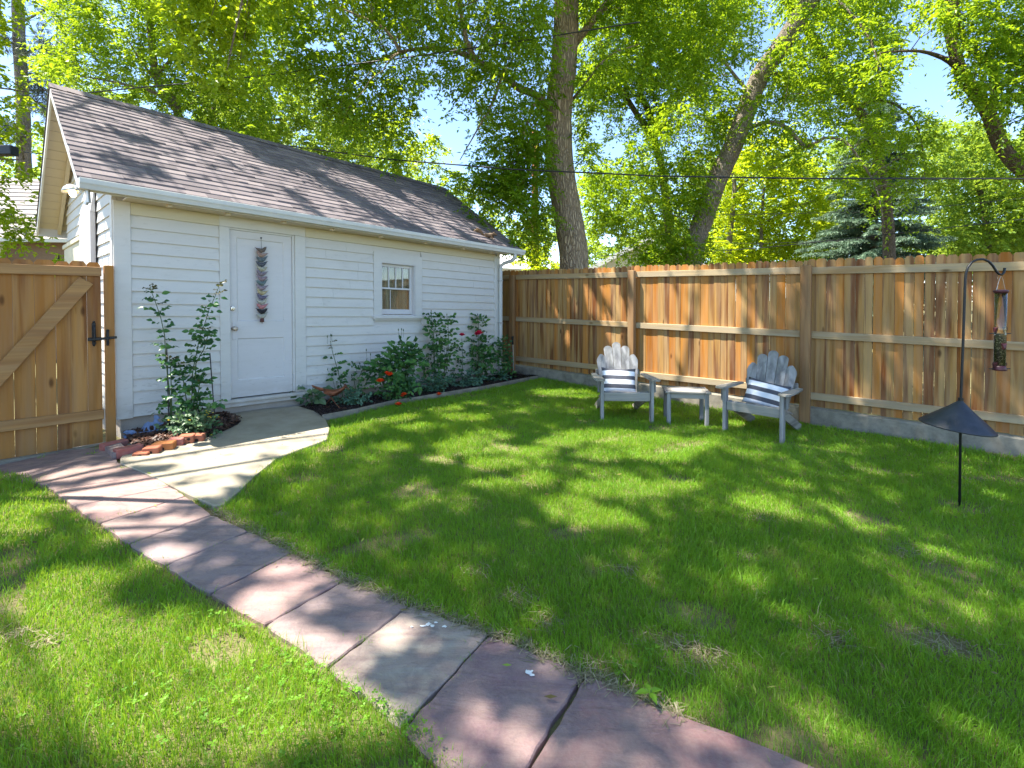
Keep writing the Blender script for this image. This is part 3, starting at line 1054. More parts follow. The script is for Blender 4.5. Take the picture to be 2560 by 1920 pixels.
def leafshape(mb, base, d, L, Wd, droop=.25, up=(0, 0, 1), rnd=None, n=4):
    """ovate leaf with a fold along the midrib"""
    base, d = Vector(base), Vector(d).normalized()
    u = Vector(up)
    s = d.cross(u)
    if s.length < 1e-3: s = d.cross(Vector((1, 0, 0)))
    s.normalize()
    u = s.cross(d)
    prof = [0.0, .75, 1.0, .62, 0.0] if n == 4 else [0, 1, 0]
    vs = []
    m = len(prof)
    for i, w in enumerate(prof):
        t = i / (m - 1)
        c = base + d * (L * t) - u * (droop * L * t * t)
        vs += [c - s * (w * Wd / 2) + u * (w * Wd * .16), c, c + s * (w * Wd / 2) + u * (w * Wd * .16)]
    fs = []
    for i in range(m - 1):
        a = i * 3
        fs += [(a, a + 3, a + 4, a + 1), (a + 1, a + 4, a + 5, a + 2)]
    mb.add(vs, fs, rnd)


for a, L in ((.3, .05), (1.7, .045), (3.2, .055), (4.9, .05)):
    leafshape(lf, (0, 0, .05), (math.cos(a), math.sin(a), .35), L, L * .5, .4)
st.build('stem', MT['stem'], t)
lf.build('leaves', MT['clover'], t)
# ------------------------------------------------------------------ the white shed
SLOPE = -0.0275          # the old shed has settled towards its far end
shed = thing('shed', 'white lap-sided garden shed with a grey shingle roof and a panelled door', 'shed', (SO.x, SO.y, 0), TH)


class SB(MB):
    """shape builder in the shed's own axes that follows the settled floor line"""

    def build(self, name, mat, parent=None, smooth=False, label=None):
        self.v = [(x, y, z + SLOPE * x) for x, y, z in self.v]
        return MB.build(self, name, mat, parent, smooth, label)


U0, U1, V1 = 0.07, 5.77, 3.8
RV, RISE = 1.9, 0.674
EAVE_V = -0.35


def zroof(v):            # top of the roof deck at depth v
    vv = v if v <= RV else 2 * RV - v
    return 2.60 + (vv - EAVE_V) * RISE


def sinv(px, py, v=0.0):
    """shed u, z for a photograph position on the plane at depth v"""
    d = ray(px, py)
    o = Vector((-SO.x, -SO.y, CAMZ))
    n = Vector((VV.x, VV.y, 0))
    k = (v - o.dot(n)) / d.dot(n)
    p = o + d * k
    u = p.x * U.x + p.y * U.y
    return u, p.z - SLOPE * u


# foundation
m = SB()
m.box(U0 + .02, U1 - .02, .02, V1 - .02, -.35, .285)
m.build('foundation', MT['foundation'], shed)

# lap siding: real courses with a drop edge
m = SB()


def course(x0, x1, z0, z1, y, th0=.026, th1=.004):
    m.add([(x0, y - th0, z0), (x1, y - th0, z0), (x1, y - th1, z1), (x0, y - th1, z1), (x0, y + .004, z0), (x1, y + .004, z0)],
          [(0, 1, 2, 3), (0, 4, 5, 1), (0, 3, 4), (1, 5, 2)])


openings = [(1.00, 2.01, .2, 2.53), (3.033, 3.915, 1.25, 2.29)]
ZS, NC = .275, 16
dz = (2.372 - ZS) / NC
rr = random.Random(3)
for k in range(NC):
    z0, z1 = ZS + k * dz, ZS + (k + 1) * dz + .004
    xs = [(U0 + .115, U1 - .15)]
    for (a, b, lo, hi) in openings:
        if z1 > lo + .02 and z0 < hi - .02:
            nx = []
            for (p, q) in xs:
                if a > p: nx.append((p, min(q, a)))
                if b < q: nx.append((max(p, b), q))
            xs = nx
    for (p, q) in xs:
        if q - p < .03: continue
        cuts = [p]
        if q - p > 1.0 and rr.random() < .75: cuts.append(p + (q - p) * rr.uniform(.2, .8))
        cuts.append(q)
        for c0, c1 in zip(cuts[:-1], cuts[1:]):
            course(c0 + .0008, c1 - .0008, z0, z1, .0)
# gable siding towards the gate (plane u = U0), up to the roof
GN = 31
for k in range(GN):
    z0, z1 = ZS + k * dz, ZS + (k + 1) * dz + .004
    lim0 = 0.0
    zt = z0 + .02
    if zt > zroof(0) - .10:
        lim0 = (zt - 2.60 + .10) / RISE + EAVE_V
    a, b = max(.115, lim0), min(V1 - .11, 2 * RV - lim0)
    if b - a < .05: continue
    m.add([(U0 - .020, a, z0), (U0 - .020, b, z0), (U0 - .005, b, z1), (U0 - .005, a, z1), (U0 + .004, a, z0), (U0 + .004, b, z0)], [(0, 3, 2, 1), (0, 1, 5, 4), (0, 4, 3), (1, 2, 5)])
# core walls behind the siding (also the far gable and the rear)
core = [(0, .27), (V1, .27), (V1, zroof(V1) - .09), (RV, zroof(RV) - .09), (0, zroof(0) - .09)]
for uu in (U0 + .0045, U1 - .03):
    m.add([(uu, v, z) for v, z in core], [(0, 1, 2, 3, 4)])
m.add([(U0, V1, .27), (U1, V1, .27), (U1, V1, 2.6), (U0, V1, 2.6)], [(0, 1, 2, 3)])
# front core in strips round the two openings
for (a, b, lo, hi) in ((U0, 1.06, .27, 2.56), (1.06, 1.95, 2.44, 2.56), (1.95, 3.10, .27, 2.56), (3.10, 3.85, .27, 1.30), (3.10, 3.85, 2.20, 2.56), (3.85, U1, .27, 2.56)):
    m.add([(a, .005, lo), (b, .005, lo), (b, .005, hi), (a, .005, hi)], [(0, 1, 2, 3)])
m.build('wall', MT['siding'], shed)

# corner boards, frieze, door and window trim
m = SB()
for bx in ((U0 - .024, U0 + .115, -.030, .003, .262, 2.50, .3, .003), (U0 - .033, U0 + .003, .0035, .112, .262, 2.62, .35, .003), (U1 - .085, U1, -.030, .003, .262, 2.50, .4, .003), (U1 - .150, U1 - .086, -.028, .002, .262, 2.46, .9, .003)):
    m = SB()
    m.box(*bx)
    m.build('corner_board', MT['trim'], shed)
m = SB()
for bx in ((U0 + .116, 1.0, -.029, .003, 2.374, 2.497, .2, .002), (2.011, U1 - .151, -.029, .003, 2.374, 2.497, .6, .002)):
    m = SB()
    m.box(*bx)
    m.build('frieze_board', MT['frieze'], shed)

# roof: decks with overhang, then courses of shingles
UL, UR = -.245, 6.02
m = SB()
TB = .030
for sgn in (0, 1):
    v0, v1 = (EAVE_V, RV) if sgn == 0 else (2 * RV - EAVE_V, RV)
    n = 21
    L = math.hypot(RV - EAVE_V, zroof(RV) - zroof(EAVE_V))
    for k in range(n):
        t0, t1 = k / n, min(1.0, (k + 1.12) / n)
        va, vb = v0 + (v1 - v0) * t0, v0 + (v1 - v0) * t1
        za, zb = zroof(EAVE_V) + (zroof(RV) - zroof(EAVE_V)) * t0, zroof(EAVE_V) + (zroof(RV) - zroof(EAVE_V)) * t1
        x = UL - .012 - rr.uniform(0, .25)
        while x < UR + .012:
            w = rr.choice((.11, .15, .2, .25, .32))
            x0, x1 = max(x, UL - .012), min(x + w, UR + .012)
            x += w
            if x1 - x0 < .01: continue
            th = .017 + rr.choice((0, 0, .007))
            lift = .003
            y0 = va + (rr.uniform(-.006, .004) * (1 if sgn == 0 else -1))
            m.add([(x0, y0, za + th), (x1, y0, za + th), (x1, vb, zb + lift), (x0, vb, zb + lift), (x0, y0, za - .001), (x1, y0, za - .001), (x1, vb, zb - .006), (x0, vb, zb - .006)],
                  [(0, 1, 2, 3), (0, 4, 5, 1), (0, 3, 7, 4), (1, 5, 6, 2)], rr.random())
# ridge caps
x = UL - .012
while x < UR:
    x1 = min(x + .15, UR + .012)
    for s in (1, -1):
        m.add([(x, RV, zroof(RV) + .028), (x1 + .03, RV, zroof(RV) + .019), (x1 + .03, RV - s * .13, zroof(RV) - .088 + .015), (x, RV - s * .13, zroof(RV) - .088 + .024),
               (x, RV - s * .13, zroof(RV) - .088), (x, RV, zroof(RV) + .002)], [(0, 1, 2, 3), (0, 3, 4, 5)], rr.random())
    x += .15
roof = m.build('roof', MT['shingle'], shed)

# boards of the roof underside, barge boards, fascia
m = SB()
nb = 16
for sgn in (0, 1):
    for k in range(nb):
        a = EAVE_V + (RV - EAVE_V) * k / nb
        b = EAVE_V + (RV - EAVE_V) * (k + 1) / nb - .009
        za, zb = zroof(a), zroof(b)
        if sgn: a, b = 2 * RV - a, 2 * RV - b
        m.add([(UL + .022, a, za - .004), (UR - .022, a, za - .004), (UR - .022, b, zb - .004), (UL + .022, b, zb - .004),
               (UL + .022, a, za - .030), (UR - .022, a, za - .030), (UR - .022, b, zb - .030), (UL + .022, b, zb - .030)],
              [(4, 7, 6, 5), (0, 4, 5, 1), (2, 6, 7, 3), (0, 3, 7, 4), (1, 5, 6, 2)], rr.random())
m.box(U0 + .05, U1 - .05, EAVE_V + .07, -.027, 2.499, 2.512, .2)
# a rafter just inside the barge, seen from below
for sgn in (1, -1):
    a, b = (EAVE_V + .06, RV - .03) if sgn > 0 else (2 * RV - EAVE_V - .06, RV + .03)
    m.add([(U0 - .085, a, zroof(a) - .032), (U0 - .045, a, zroof(a) - .032), (U0 - .045, b, zroof(b) - .032), (U0 - .085, b, zroof(b) - .032),
           (U0 - .085, a, zroof(a) - .125), (U0 - .045, a, zroof(a) - .125), (U0 - .045, b, zroof(b) - .125), (U0 - .085, b, zroof(b) - .125)],
          [(4, 5, 6, 7), (0, 4, 7, 3), (1, 2, 6, 5), (0, 1, 5, 4)], .5)
# small rafter feet under the gutter
for uu in (.45, 1.0, 1.62, 2.25, 3.0, 3.8, 4.6, 5.3):
    m.box(uu, uu + .045, -.27, -.20, 2.468, 2.499, .7, .004)
m.build('soffit', MT['soffit'], shed)
for (x0, x1) in ((UL, UL + .02), (UR - .02, UR)):
    for sgn in (0, 1):
        m = SB()
        f_ = lambda v: v if sgn == 0 else 2 * RV - v
        a, b = EAVE_V - .005, RV - (.001 if sgn else 0)
        m.add([(x0, f_(a), zroof(a) - .001), (x1, f_(a), zroof(a) - .001), (x1, f_(b), zroof(b) - .001), (x0, f_(b), zroof(b) - .001),
               (x0, f_(a), zroof(a) - .135), (x1, f_(a), zroof(a) - .135), (x1, f_(b), zroof(b) - .135), (x0, f_(b), zroof(b) - .135)],
              [(0, 3, 7, 4), (1, 5, 6, 2), (4, 7, 6, 5), (0, 4, 5, 1)], .3 + .3 * sgn)
        m.build('barge_board', MT['trim'], shed)
m = SB()
m.box(UL + .024, UR - .024, EAVE_V + .012, EAVE_V + .03, 2.49, 2.592, .3)
m.box(UL + .024, UR - .024, 2 * RV - EAVE_V - .03, 2 * RV - EAVE_V - .012, 2.47, 2.592, .3)
m.build('fascia', MT['trim'], shed)

# gutter with downspout
m = SB()
prof = [(0, .095), (-.004, 0.0), (-.075, -.004), (-.088, .03), (-.10, .048), (-.104, .088), (-.094, .092), (-.092, .082), (-.006, .078)]
pu = [(EAVE_V + .011 + y, 2.503 + z) for y, z in prof]
x0, x1 = UL - .004, UR + .02
n = len(pu)
m.add([(x0, y, z) for y, z in pu] + [(x1, y, z) for y, z in pu], [(i, (i + 1) % n, n + (i + 1) % n, n + i) for i in range(n - 1)] + [tuple(range(6)), tuple(range(n, n + 6))])
gut = m.build('gutter', MT['gutter'], shed)
m = SB()


def rect_tube(mb, pts, w, d):
    for i in range(len(pts) - 1):
        a, b = Vector(pts[i]), Vector(pts[i + 1])
        mb.beam(a, b + (b - a).normalized() * .008, w, d, .5, (0, 1, .001), .008)


ud = U1 - .02
m.tube([(ud + .05, EAVE_V - .03, 2.51), (ud + .05, EAVE_V - .03, 2.44), (ud + .045, EAVE_V + .02, 2.385), (ud + .01, -.14, 2.335), (ud - .012, -.095, 2.30), (ud - .014, -.075, 2.22)], .033, 10, .5)
rect_tube(m, [(ud - .014, -.072, 2.23), (ud - .014, -.072, .35)], .062, .052)
rect_tube(m, [(ud - .014, -.072, .36), (ud - .014, -.16, .27)], .062, .052)
m.build('downspout', MT['gutter'], gut, smooth=False)
for zz in (2.0, 1.2, .5):
    m = SB()
    m.box(ud - .055, ud + .027, -.102, -.026, zz, zz + .018, .5)
    m.build('strap', MT['galv'], gut)

# white boxed chase and trims on the gable wall by the gate
m = SB()
m.box(U0 - .075, U0 - .0265, 1.0, 1.85, .3, 2.50, .3, .006)
m.add([(U0 - .075, 1.0, 2.50), (U0 - .075, 1.85, 2.50), (U0 - .028, 1.7, 2.80), (U0 - .028, 1.05, 2.80), (U0 - .028, 1.0, 2.50), (U0 - .028, 1.85, 2.50)],
      [(0, 3, 2, 1), (0, 4, 3), (1, 2, 5)], .4)
m.build('boxed_chase', MT['door'], shed)
m = SB()
m.box(U0 - .07, U0 - .0265, 1.87, 3.66, 2.25, 2.31, .2, .004)
m.box(U0 - .05, U0 - .0265, 1.87, 3.66, 1.6, 2.249, .7, .004)
m.build('gable_trim', MT['frieze'], shed)

# door: casing, leaf with two sunk panels, sill, knob and deadbolt
m = SB()
m.box(1.00, 1.107, -.032, .0, .335, 2.372, .2, .003)
m.box(1.845, 1.872, -.016, .06, .345, 2.372, .5, .003)
m.box(1.873, 2.01, -.032, .0, .335, 2.372, .6, .003)
m.box(1.00, 2.01, -.030, .0, 2.374, 2.499, .8, .003)
m.box(1.107, 1.845, -.008, .07, 2.352, 2.373, .4, .002)
m.build('door_casing', MT['trim'], shed)
door = None
m = SB()
D0, D1, DB, DT = 1.110, 1.843, .348, 2.350


def ring(mb, x0, x1, z0, z1, y, w, d):
    """little sloped moulding round a sunk panel"""
    o = [(x0, y, z0), (x1, y, z0), (x1, y, z1), (x0, y, z1)]
    i = [(x0 + w, y + d, z0 + w), (x1 - w, y + d, z0 + w), (x1 - w, y + d, z1 - w), (x0 + w, y + d, z1 - w)]
    mb.add(o + i, [(k, (k + 1) % 4, 4 + (k + 1) % 4, 4 + k) for k in range(4)] + [(4, 5, 6, 7)], .5)


def frame_with(mb, X0, X1, Z0, Z1, holes, y, back, rnd=.45):
    xs = sorted({X0, X1, *[h[0] for h in holes], *[h[1] for h in holes]})
    zs = sorted({Z0, Z1, *[h[2] for h in holes], *[h[3] for h in holes]})
    for i in range(len(xs) - 1):
        for j in range(len(zs) - 1):
            cx, cz = (xs[i] + xs[i + 1]) / 2, (zs[j] + zs[j + 1]) / 2
            if any(h[0] < cx < h[1] and h[2] < cz < h[3] for h in holes): continue
            mb.add([(xs[i], y, zs[j]), (xs[i + 1], y, zs[j]), (xs[i + 1], y, zs[j + 1]), (xs[i], y, zs[j + 1])], [(0, 1, 2, 3)], rnd)
    mb.add([(X0, y, Z0), (X1, y, Z0), (X1, y, Z1), (X0, y, Z1), (X0, back, Z0), (X1, back, Z0), (X1, back, Z1), (X0, back, Z1)],
           [(0, 4, 5, 1), (1, 5, 6, 2), (2, 6, 7, 3), (3, 7, 4, 0)], rnd)


P1 = (1.191, 1.742, 1.262, 2.268)
P2 = (1.191, 1.742, .55, 1.057)
frame_with(m, D0, D1, DB, DT, [P1, P2], .006, .045)
for P in (P1, P2): ring(m, P[0], P[1], P[2], P[3], .006, .012, .012)
door = m.build('door', MT['door'], shed)
m = SB()
m.lathe([(.0, 0), (.031, 0), (.033, .004), (.02, .010), (.012, .018), (.012, .032), (.024, .038), (.029, .048), (.026, .060), (.012, .066), (0, .066)], 20,
        Matrix.Translation((1.157, .006, 1.175)) @ Matrix.Rotation(R(90), 4, 'X'))
m.build('door_knob', MT['brass'], door, smooth=True)
m = SB()
m.box(1.135, 1.18, -.0005, .006, 1.045, 1.255, .5, .002)
m.build('lock_plate', MT['door'], door)
m = SB()
m.lathe([(0, 0), (.030, 0), (.030, .012), (.024, .022), (.0, .024)], 20, Matrix.Translation((1.142, .006, 1.415)) @ Matrix.Rotation(R(90), 4, 'X'))
m.box(1.136, 1.148, -.035, -.016, 1.40, 1.43, .5, .003)
m.build('deadbolt', MT['chrome'], door)
m = SB()
m.box(.995, 2.03, -.065, .05, .295, .334, .25, .006)
m.box(1.00, 2.02, -.035, .0, .245, .293, .25, .003)
m.build('door_sill', MT['trim'], shed)

# window: casing, frame, sash with four panes above one, curtain inside
m = SB()
wc0, wc1, wz0, wz1 = 3.033, 3.915, 1.335, 2.286
wo0, wo1, wo2, wo3 = 3.161, 3.780, 1.345, 2.142
frame_with(m, wc0, wc1, wz0, wz1, [(wo0, wo1, wz0 + .001, wo3)], -.034, .0, .3)
win = m.build('window', MT['trim'], shed)
m = SB()
m.box(3.015, 3.93, -.065, .003, 1.292, 1.334, .6, .004)
m.box(3.04, 3.905, -.030, .002, 1.262, 1.291, .6, .002)
m.build('window_sill', MT['trim'], win)
m = SB()
# jambs
for (a, b, c, d) in ((wo0, wo0 + .012, wo2, wo3), (wo1 - .012, wo1, wo2, wo3), (wo0 + .0125, wo1 - .0125, wo3 - .012, wo3), (wo0 + .0125, wo1 - .0125, wz0, wo2 + .006)):
    m.box(a, b, -.030, .09, c, d, .4)
# upper sash
zb_, zm, zt_ = 1.36, 1.755, 2.128
for (a, b, c, d, y) in ((wo0 + .014, wo0 + .045, zb_, zt_, .030), (wo1 - .060, wo1 - .014, zb_, zt_, .030), (wo0 + .046, wo1 - .061, zt_ - .045, zt_, .030),
                        (wo0 + .046, wo1 - .061, zb_, zb_ + .075, .030), (wo0 + .046, wo1 - .061, zm - .014, zm + .014, .026)):
    m.box(a, b, y, y + .03, c, d, .5, .003)
gx0, gx1 = wo0 + .046, wo1 - .061
for k in (1, 2, 3):
    xx = gx0 + (gx1 - gx0) * k / 4
    m.box(xx - .008, xx + .008, .032, .052, zm + .015, zt_ - .046, .5, .003)
m.box(gx0 + .155, gx0 + .163, .040, .052, zb_ + .076, zm - .015, .5)
m.build('sash', MT['door'], win)
m = SB()
m.box(gx0 - .005, gx1 + .005, .0455, .0495, zb_ + .07, zt_ - .04, .5)
m.build('pane', MT['glass'], win)
m = SB()
nn = 44
vs = []
for k in range(nn + 1):
    xx = wo0 + .01 + (wo1 - wo0 - .02) * k / nn
    yy = .082 + .012 * math.sin(k * 1.25) + .006 * math.sin(k * .51 + 1)
    vs += [(xx, yy, 1.30), (xx, yy * .9 + .01, 2.16)]
m.add(vs, [(2 * k, 2 * k + 2, 2 * k + 3, 2 * k + 1) for k in range(nn)], .4)
m.build('curtain', MT['curtain'], win, smooth=True)
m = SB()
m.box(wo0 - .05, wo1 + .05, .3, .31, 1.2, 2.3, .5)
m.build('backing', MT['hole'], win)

# barn lamp on the eave corner
lp = W(206, 492, 4.42)
lamp = thing('wall_lamp', 'lit dome-shaded metal lamp under the eave corner above the gate', 'lamp', tuple(lp))
m = MB()
m.beam((.028, .03, -.05), (.020, .03, .085), .03, .03, .5)
m.beam((.0, .03, -.065), (.02, .03, -.03), .028, .028, .5)
m.tube([(.018, .02, .075), (-.02, .0, .085), (-.07, -.005, .088)], .012, 8)
m.build('bracket', MT['galv'], lamp)
m = MB()
m.lathe([(.020, .112), (.034, .104), (.054, .088), (.067, .062), (.074, .046), (.071, .046), (.064, .060), (.05, .082), (.03, .098), (.0, .104)], 22, Matrix.Translation((-.088, -.005, 0)) @ Matrix.Rotation(R(-8), 4, 'Y'))
m.build('lamp_shade', MT['galv'], lamp, smooth=True)
m = MB()
m.ball((-.084, -.005, .030), .026, .026, .034, 12, 8)
m.build('bulb', MT['bulb'], lamp, smooth=True)

# garland of cloth birds on the door
gu, gzv = 1.461, 2.28


def shp(u, v, z):
    p = sh(u, v)
    return Vector((p[0], p[1], z + SLOPE * u))


gb = shp(gu, -.02, 2.29)
gar = thing('bird_garland', 'string of small patterned fabric birds with a bell, hanging on the door', 'garland', tuple(gb), TH)
m = MB()
m.tube([(0, 0, .0), (.002, -.006, -.15), (-.003, -.006, -.5), (.002, -.006, -1.0)], .0022, 6)
m.ball((0, -.004, 0), .011)
m.build('cord', MT['wire'], gar)
bird_cols = [(.16, .13, .11), (.36, .24, .19), (.12, .15, .16), (.09, .10, .12), (.42, .40, .30), (.24, .20, .23), (.30, .22, .24), (.14, .19, .19), (.30, .24, .27), (.46, .38, .22), (.16, .14, .20), (.45, .43, .36), (.52, .22, .22), (.03, .03, .035), (.42, .42, .36)]


def m_cloth(name, col):
    t = NT(name)
    vo = t.n('TexVoronoi', {'Scale': 70.0})
    t.set(vo.inputs['Vector'], t.coords())
    n = t.noise(t.coords(), 45, 3, .6)
    c2 = tuple(min(.6, x * 1.2 + .02) for x in col)
    c = t.mix(t.ramp(n, [(.45, 0.), (.55, 1.)]), col, c2)
    c = t.mix(t.ramp(vo.outputs['Distance'], [(.12, .6), (.3, 0.)]), c, (.05, .045, .05))
    return t.done(t.bsdf(c, .9, t.bump(n, .3, .003), .1))


rr = random.Random(11)
for k in range(15):
    z = -.145 - k * .058
    s = rr.choice((-1, 1))
    b = MB()
    # body: plump spindle with raised head and tail, as a lathed bent form
    path = [(-.066, .034), (-.052, .020), (-.032, .004), (-.008, -.012), (.016, -.010), (.036, .006), (.052, .022), (.060, .026)]
    rad = [.002, .009, .019, .027, .026, .018, .013, .003]
    rt = rr.uniform(-.25, .25)
    pts = [Vector((s * x * math.cos(rt) - zz * math.sin(rt), -.012 + rr.uniform(-.002, .002), z + s * x * math.sin(rt) + zz * math.cos(rt))) for x, zz in path]
    b.tube(pts, rad, 9, .5)
    # wing and forked tail
    for yy in (-.031, .006):
        b.add([(pts[2].x, yy, pts[2].z + .006), (pts[4].x, yy, pts[4].z + .004), (pts[3].x - s * .004, yy - .002, pts[3].z - .010), (pts[2].x - s * .012, yy, pts[2].z - .002)], [(0, 1, 2, 3)])
    b.add([pts[0] + Vector((s * .004, 0, 0)), pts[1], pts[0] + Vector((-s * .010, .006, .010)), pts[0] + Vector((-s * .014, -.006, -.002))], [(0, 1, 2), (0, 3, 1)])
    # beak
    b.add([pts[-1] + Vector((s * .016, 0, .001)), pts[-1] + Vector((0, .004, .003)), pts[-1] + Vector((0, -.004, .003)), pts[-1] + Vector((0, 0, -.004))], [(0, 1, 2), (0, 2, 3), (0, 3, 1)])
    b.build('bird', m_cloth('bird_cloth', tuple(.75 * c_ for c_ in bird_cols[k])), gar, smooth=False)
m = MB()
m.lathe([(.0, -.955), (.008, -.957), (.015, -.968), (.020, -.985), (.022, -1.02), (.027, -1.035), (.024, -1.036), (.0, -1.0)], 16, Matrix.Translation((0, -.010, 0)))
m.tube([(0, -.01, -1.0), (0, -.01, -1.055)], .0035, 6)
m.build('bell', m_plain('rusty_bell', (.10, .035, .025), .5, .5, .4, 30), gar, smooth=True)

# ------------------------------------------------------------------ squirrel on the roof edge
def roofpt(px, py):
    d = ray(px, py)
    n = Vector((VV.x * -RISE, VV.y * -RISE, 1.0)) + Vector((U.x * -SLOPE, U.y * -SLOPE, 0))
    p0 = shp(0, EAVE_V, 2.60)
    o = Vector((0, 0, CAMZ))
    k = (p0 - o).dot(n) / d.dot(n)
    return o + d * k


def skin_body(name, joints, edges, radii, mat, parent=None, sub=2, root=0, rnd=None):
    me = bpy.data.meshes.new(name)
    me.from_pydata([tuple(j) for j in joints], edges, [])
    o = bpy.data.objects.new(name, me)
    COL.objects.link(o)
    md = o.modifiers.new('skin', 'SKIN')
    md.use_smooth_shade = True
    for i, r in enumerate(radii):
        sv = me.skin_vertices[0].data[i]
        sv.radius = (r, r) if not hasattr(r, '__len__') else r
        sv.use_root = (i == root)
    s = o.modifiers.new('sub', 'SUBSURF')
    s.levels = s.render_levels = sub
    dg = bpy.context.evaluated_depsgraph_get()
    me2 = bpy.data.meshes.new_from_object(o.evaluated_get(dg))
    bpy.data.objects.remove(o)
    me2.name = name
    me2.materials.clear()
    me2.materials.append(mat)
    o = bpy.data.objects.new(name, me2)
    COL.objects.link(o)
    if parent: o.parent = parent
    return o


sq = roofpt(1222, 597)
sd_ = thing('squirrel', 'reddish brown squirrel crouching on the shed roof edge above the gutter', 'squirrel', tuple(sq), 0)
# x along the roof edge towards the right of the photo, z up; the roof rises behind (+y)
J = [(-.055, .02, .055), (.0, .0, .072), (.055, -.02, .068), (.095, -.04, .082), (.135, -.06, .066), (.158, -.072, .052),
     (-.06, -.015, .03), (-.03, -.05, -.015), (-.01, -.075, -.03), (-.06, .06, .045), (-.03, .075, .040),
     (.06, -.055, .03), (.075, -.085, -.022), (.09, -.10, -.035), (.075, .02, .04), (.10, .02, .012),
     (.088, -.050, .118), (.095, -.022, .120)]
E_ = [(0, 1), (1, 2), (2, 3), (3, 4), (4, 5), (0, 6), (6, 7), (7, 8), (0, 9), (9, 10), (2, 11), (11, 12), (12, 13), (2, 14), (14, 15), (3, 16), (3, 17)]
rad = [.045, .046, .036, .030, .022, .010, .030, .014, .009, .028, .012, .018, .009, .008, .016, .009, .007, .007]
skin_body('body', J, E_, rad, MT['fur'], sd_, 2, 1)
tj = [(-.07, .02, .05), (-.12, .01, .045), (-.165, .0, .075), (-.185, .0, .13), (-.17, .0, .165), (-.225, .0, .16), (-.27, .0, .125), (-.295, 0, .09)]
tl = MB()
tp = [(-.06, .02, .05), (-.10, .015, .062), (-.14, .01, .10), (-.175, .005, .14), (-.215, .0, .152), (-.255, -.005, .130), (-.285, -.01, .095), (-.30, -.012, .07)]
tl.tube(tp, [.015, .026, .036, .042, .044, .040, .028, .006], 10, .3, jit=.12)
tl.build('tail', MT['fur'], sd_, smooth=True)
for y in (-.061, -.028):
    m = MB()
    m.ball((.118, y + .0, .090), .0055)
    m.build('eye', MT['black'], sd_, smooth=True)
# ------------------------------------------------------------------ long fence
fence = thing('wooden_fence', 'tall cedar picket fence with orange-stained boards running behind the chairs', 'fence', (FO.x, FO.y, 0), R(-41.6))


def ztop(t): return 2.085 - .0143 * t


def zcurb(t): return .165 - .0175 * t


rr = random.Random(21)
POSTS = [0.0, 2.64, 5.13, 7.65]
bays = [(-1.6, 0.0), (0.0, 2.64), (2.64, 5.13), (5.13, 7.65), (7.65, 9.6)]


def picket(mb, x0, x1, z0, z1, y0, th, r, tilt=0.0):
    """dog-eared board"""
    c = min(.028, (x1 - x0) * .33)
    out = [(x0, z0), (x1, z0), (x1 + tilt, z1 - c), (x1 - c * .75 + tilt, z1), (x0 + c * .75 + tilt, z1), (x0 + tilt, z1 - c)]
    n = len(out)
    vs = [(x, y0, z) for x, z in out] + [(x, y0 + th, z) for x, z in out]
    fs = [tuple(range(n)), tuple(range(2 * n - 1, n - 1, -1))] + [(i, n + i, n + (i + 1) % n, (i + 1) % n) for i in range(n)]
    mb.add(vs, fs, r)


for (a, b) in bays:
    m = MB()
    x = a
    while x < b - .02:
        w = rr.choice((.078, .090, .095, .10, .105, .118, .088))
        x1 = min(x + w, b)
        gap = rr.choice((.001, .002, .003, .003, .0045, .006 if a > 5 else .003))
        back = rr.random() < .0
        picket(m, x, x1 - gap, zcurb((x + x1) / 2) + .012 + rr.uniform(0, .014), ztop(x) + rr.uniform(-.012, .012), (.062 if rr.random() < .8 else .068) + rr.uniform(-.004, .004), .017, rr.random(), rr.uniform(-.002, .002))
        x = x1
    m.build('board_panel', MT['fence'], fence)
    for (dz0, dz1) in ((-.145 + .002, -.145 - .0015), (-.98, -.983), (-1.79, -1.70)):
        m = MB()
        za, zb = ztop(a) + dz0 + rr.uniform(-.006, .006), ztop(b) + (dz0 if dz0 != -1.79 else -1.745) + rr.uniform(-.006, .006)
        m.beam((a + .05, .041, za), (b - .05, .041, zb), .036, .092, rr.random(), bev=.004)
        m.build('rail', MT['rail'], fence)
for i, p in enumerate(POSTS):
    m = MB()
    tw = rr.uniform(-.004, .004)
    g = gz(*fe(p)) - .3
    w = .055 if i != 2 else .060
    m.box(p - w, p + w, -.062, .040 if False else .02, g, ztop(p) - (.075 if i else .10), rr.random(), .005)
    m.build('post', MT['post'], fence)

# low concrete curb under the fence
m = MB()
tt = np.linspace(-1.6, 9.6, 60)
vs = []
r2 = random.Random(5)
for t in tt:
    g = gz(*fe(t)) - .2
    zt = zcurb(t) + r2.uniform(-.004, .004)
    w = r2.uniform(-.004, .004)
    vs += [(t, -.005 + w, g), (t, .0 + w, zt - .014), (t, .014 + w, zt), (t, .115, zt), (t, .125, g)]
fs = []
for i in range(len(tt) - 1):
    for k in range(4):
        fs.append((i * 5 + k, i * 5 + 5 + k, i * 5 + 6 + k, i * 5 + 1 + k))
m.add(vs, fs)
cu = m.build('concrete_curb', MT['curb'])
cu.location = (FO.x, FO.y, 0)
cu.rotation_euler = (0, 0, R(-41.6))
tag(cu, 'low weathered concrete curb running along the foot of the picket fence', 'curb')

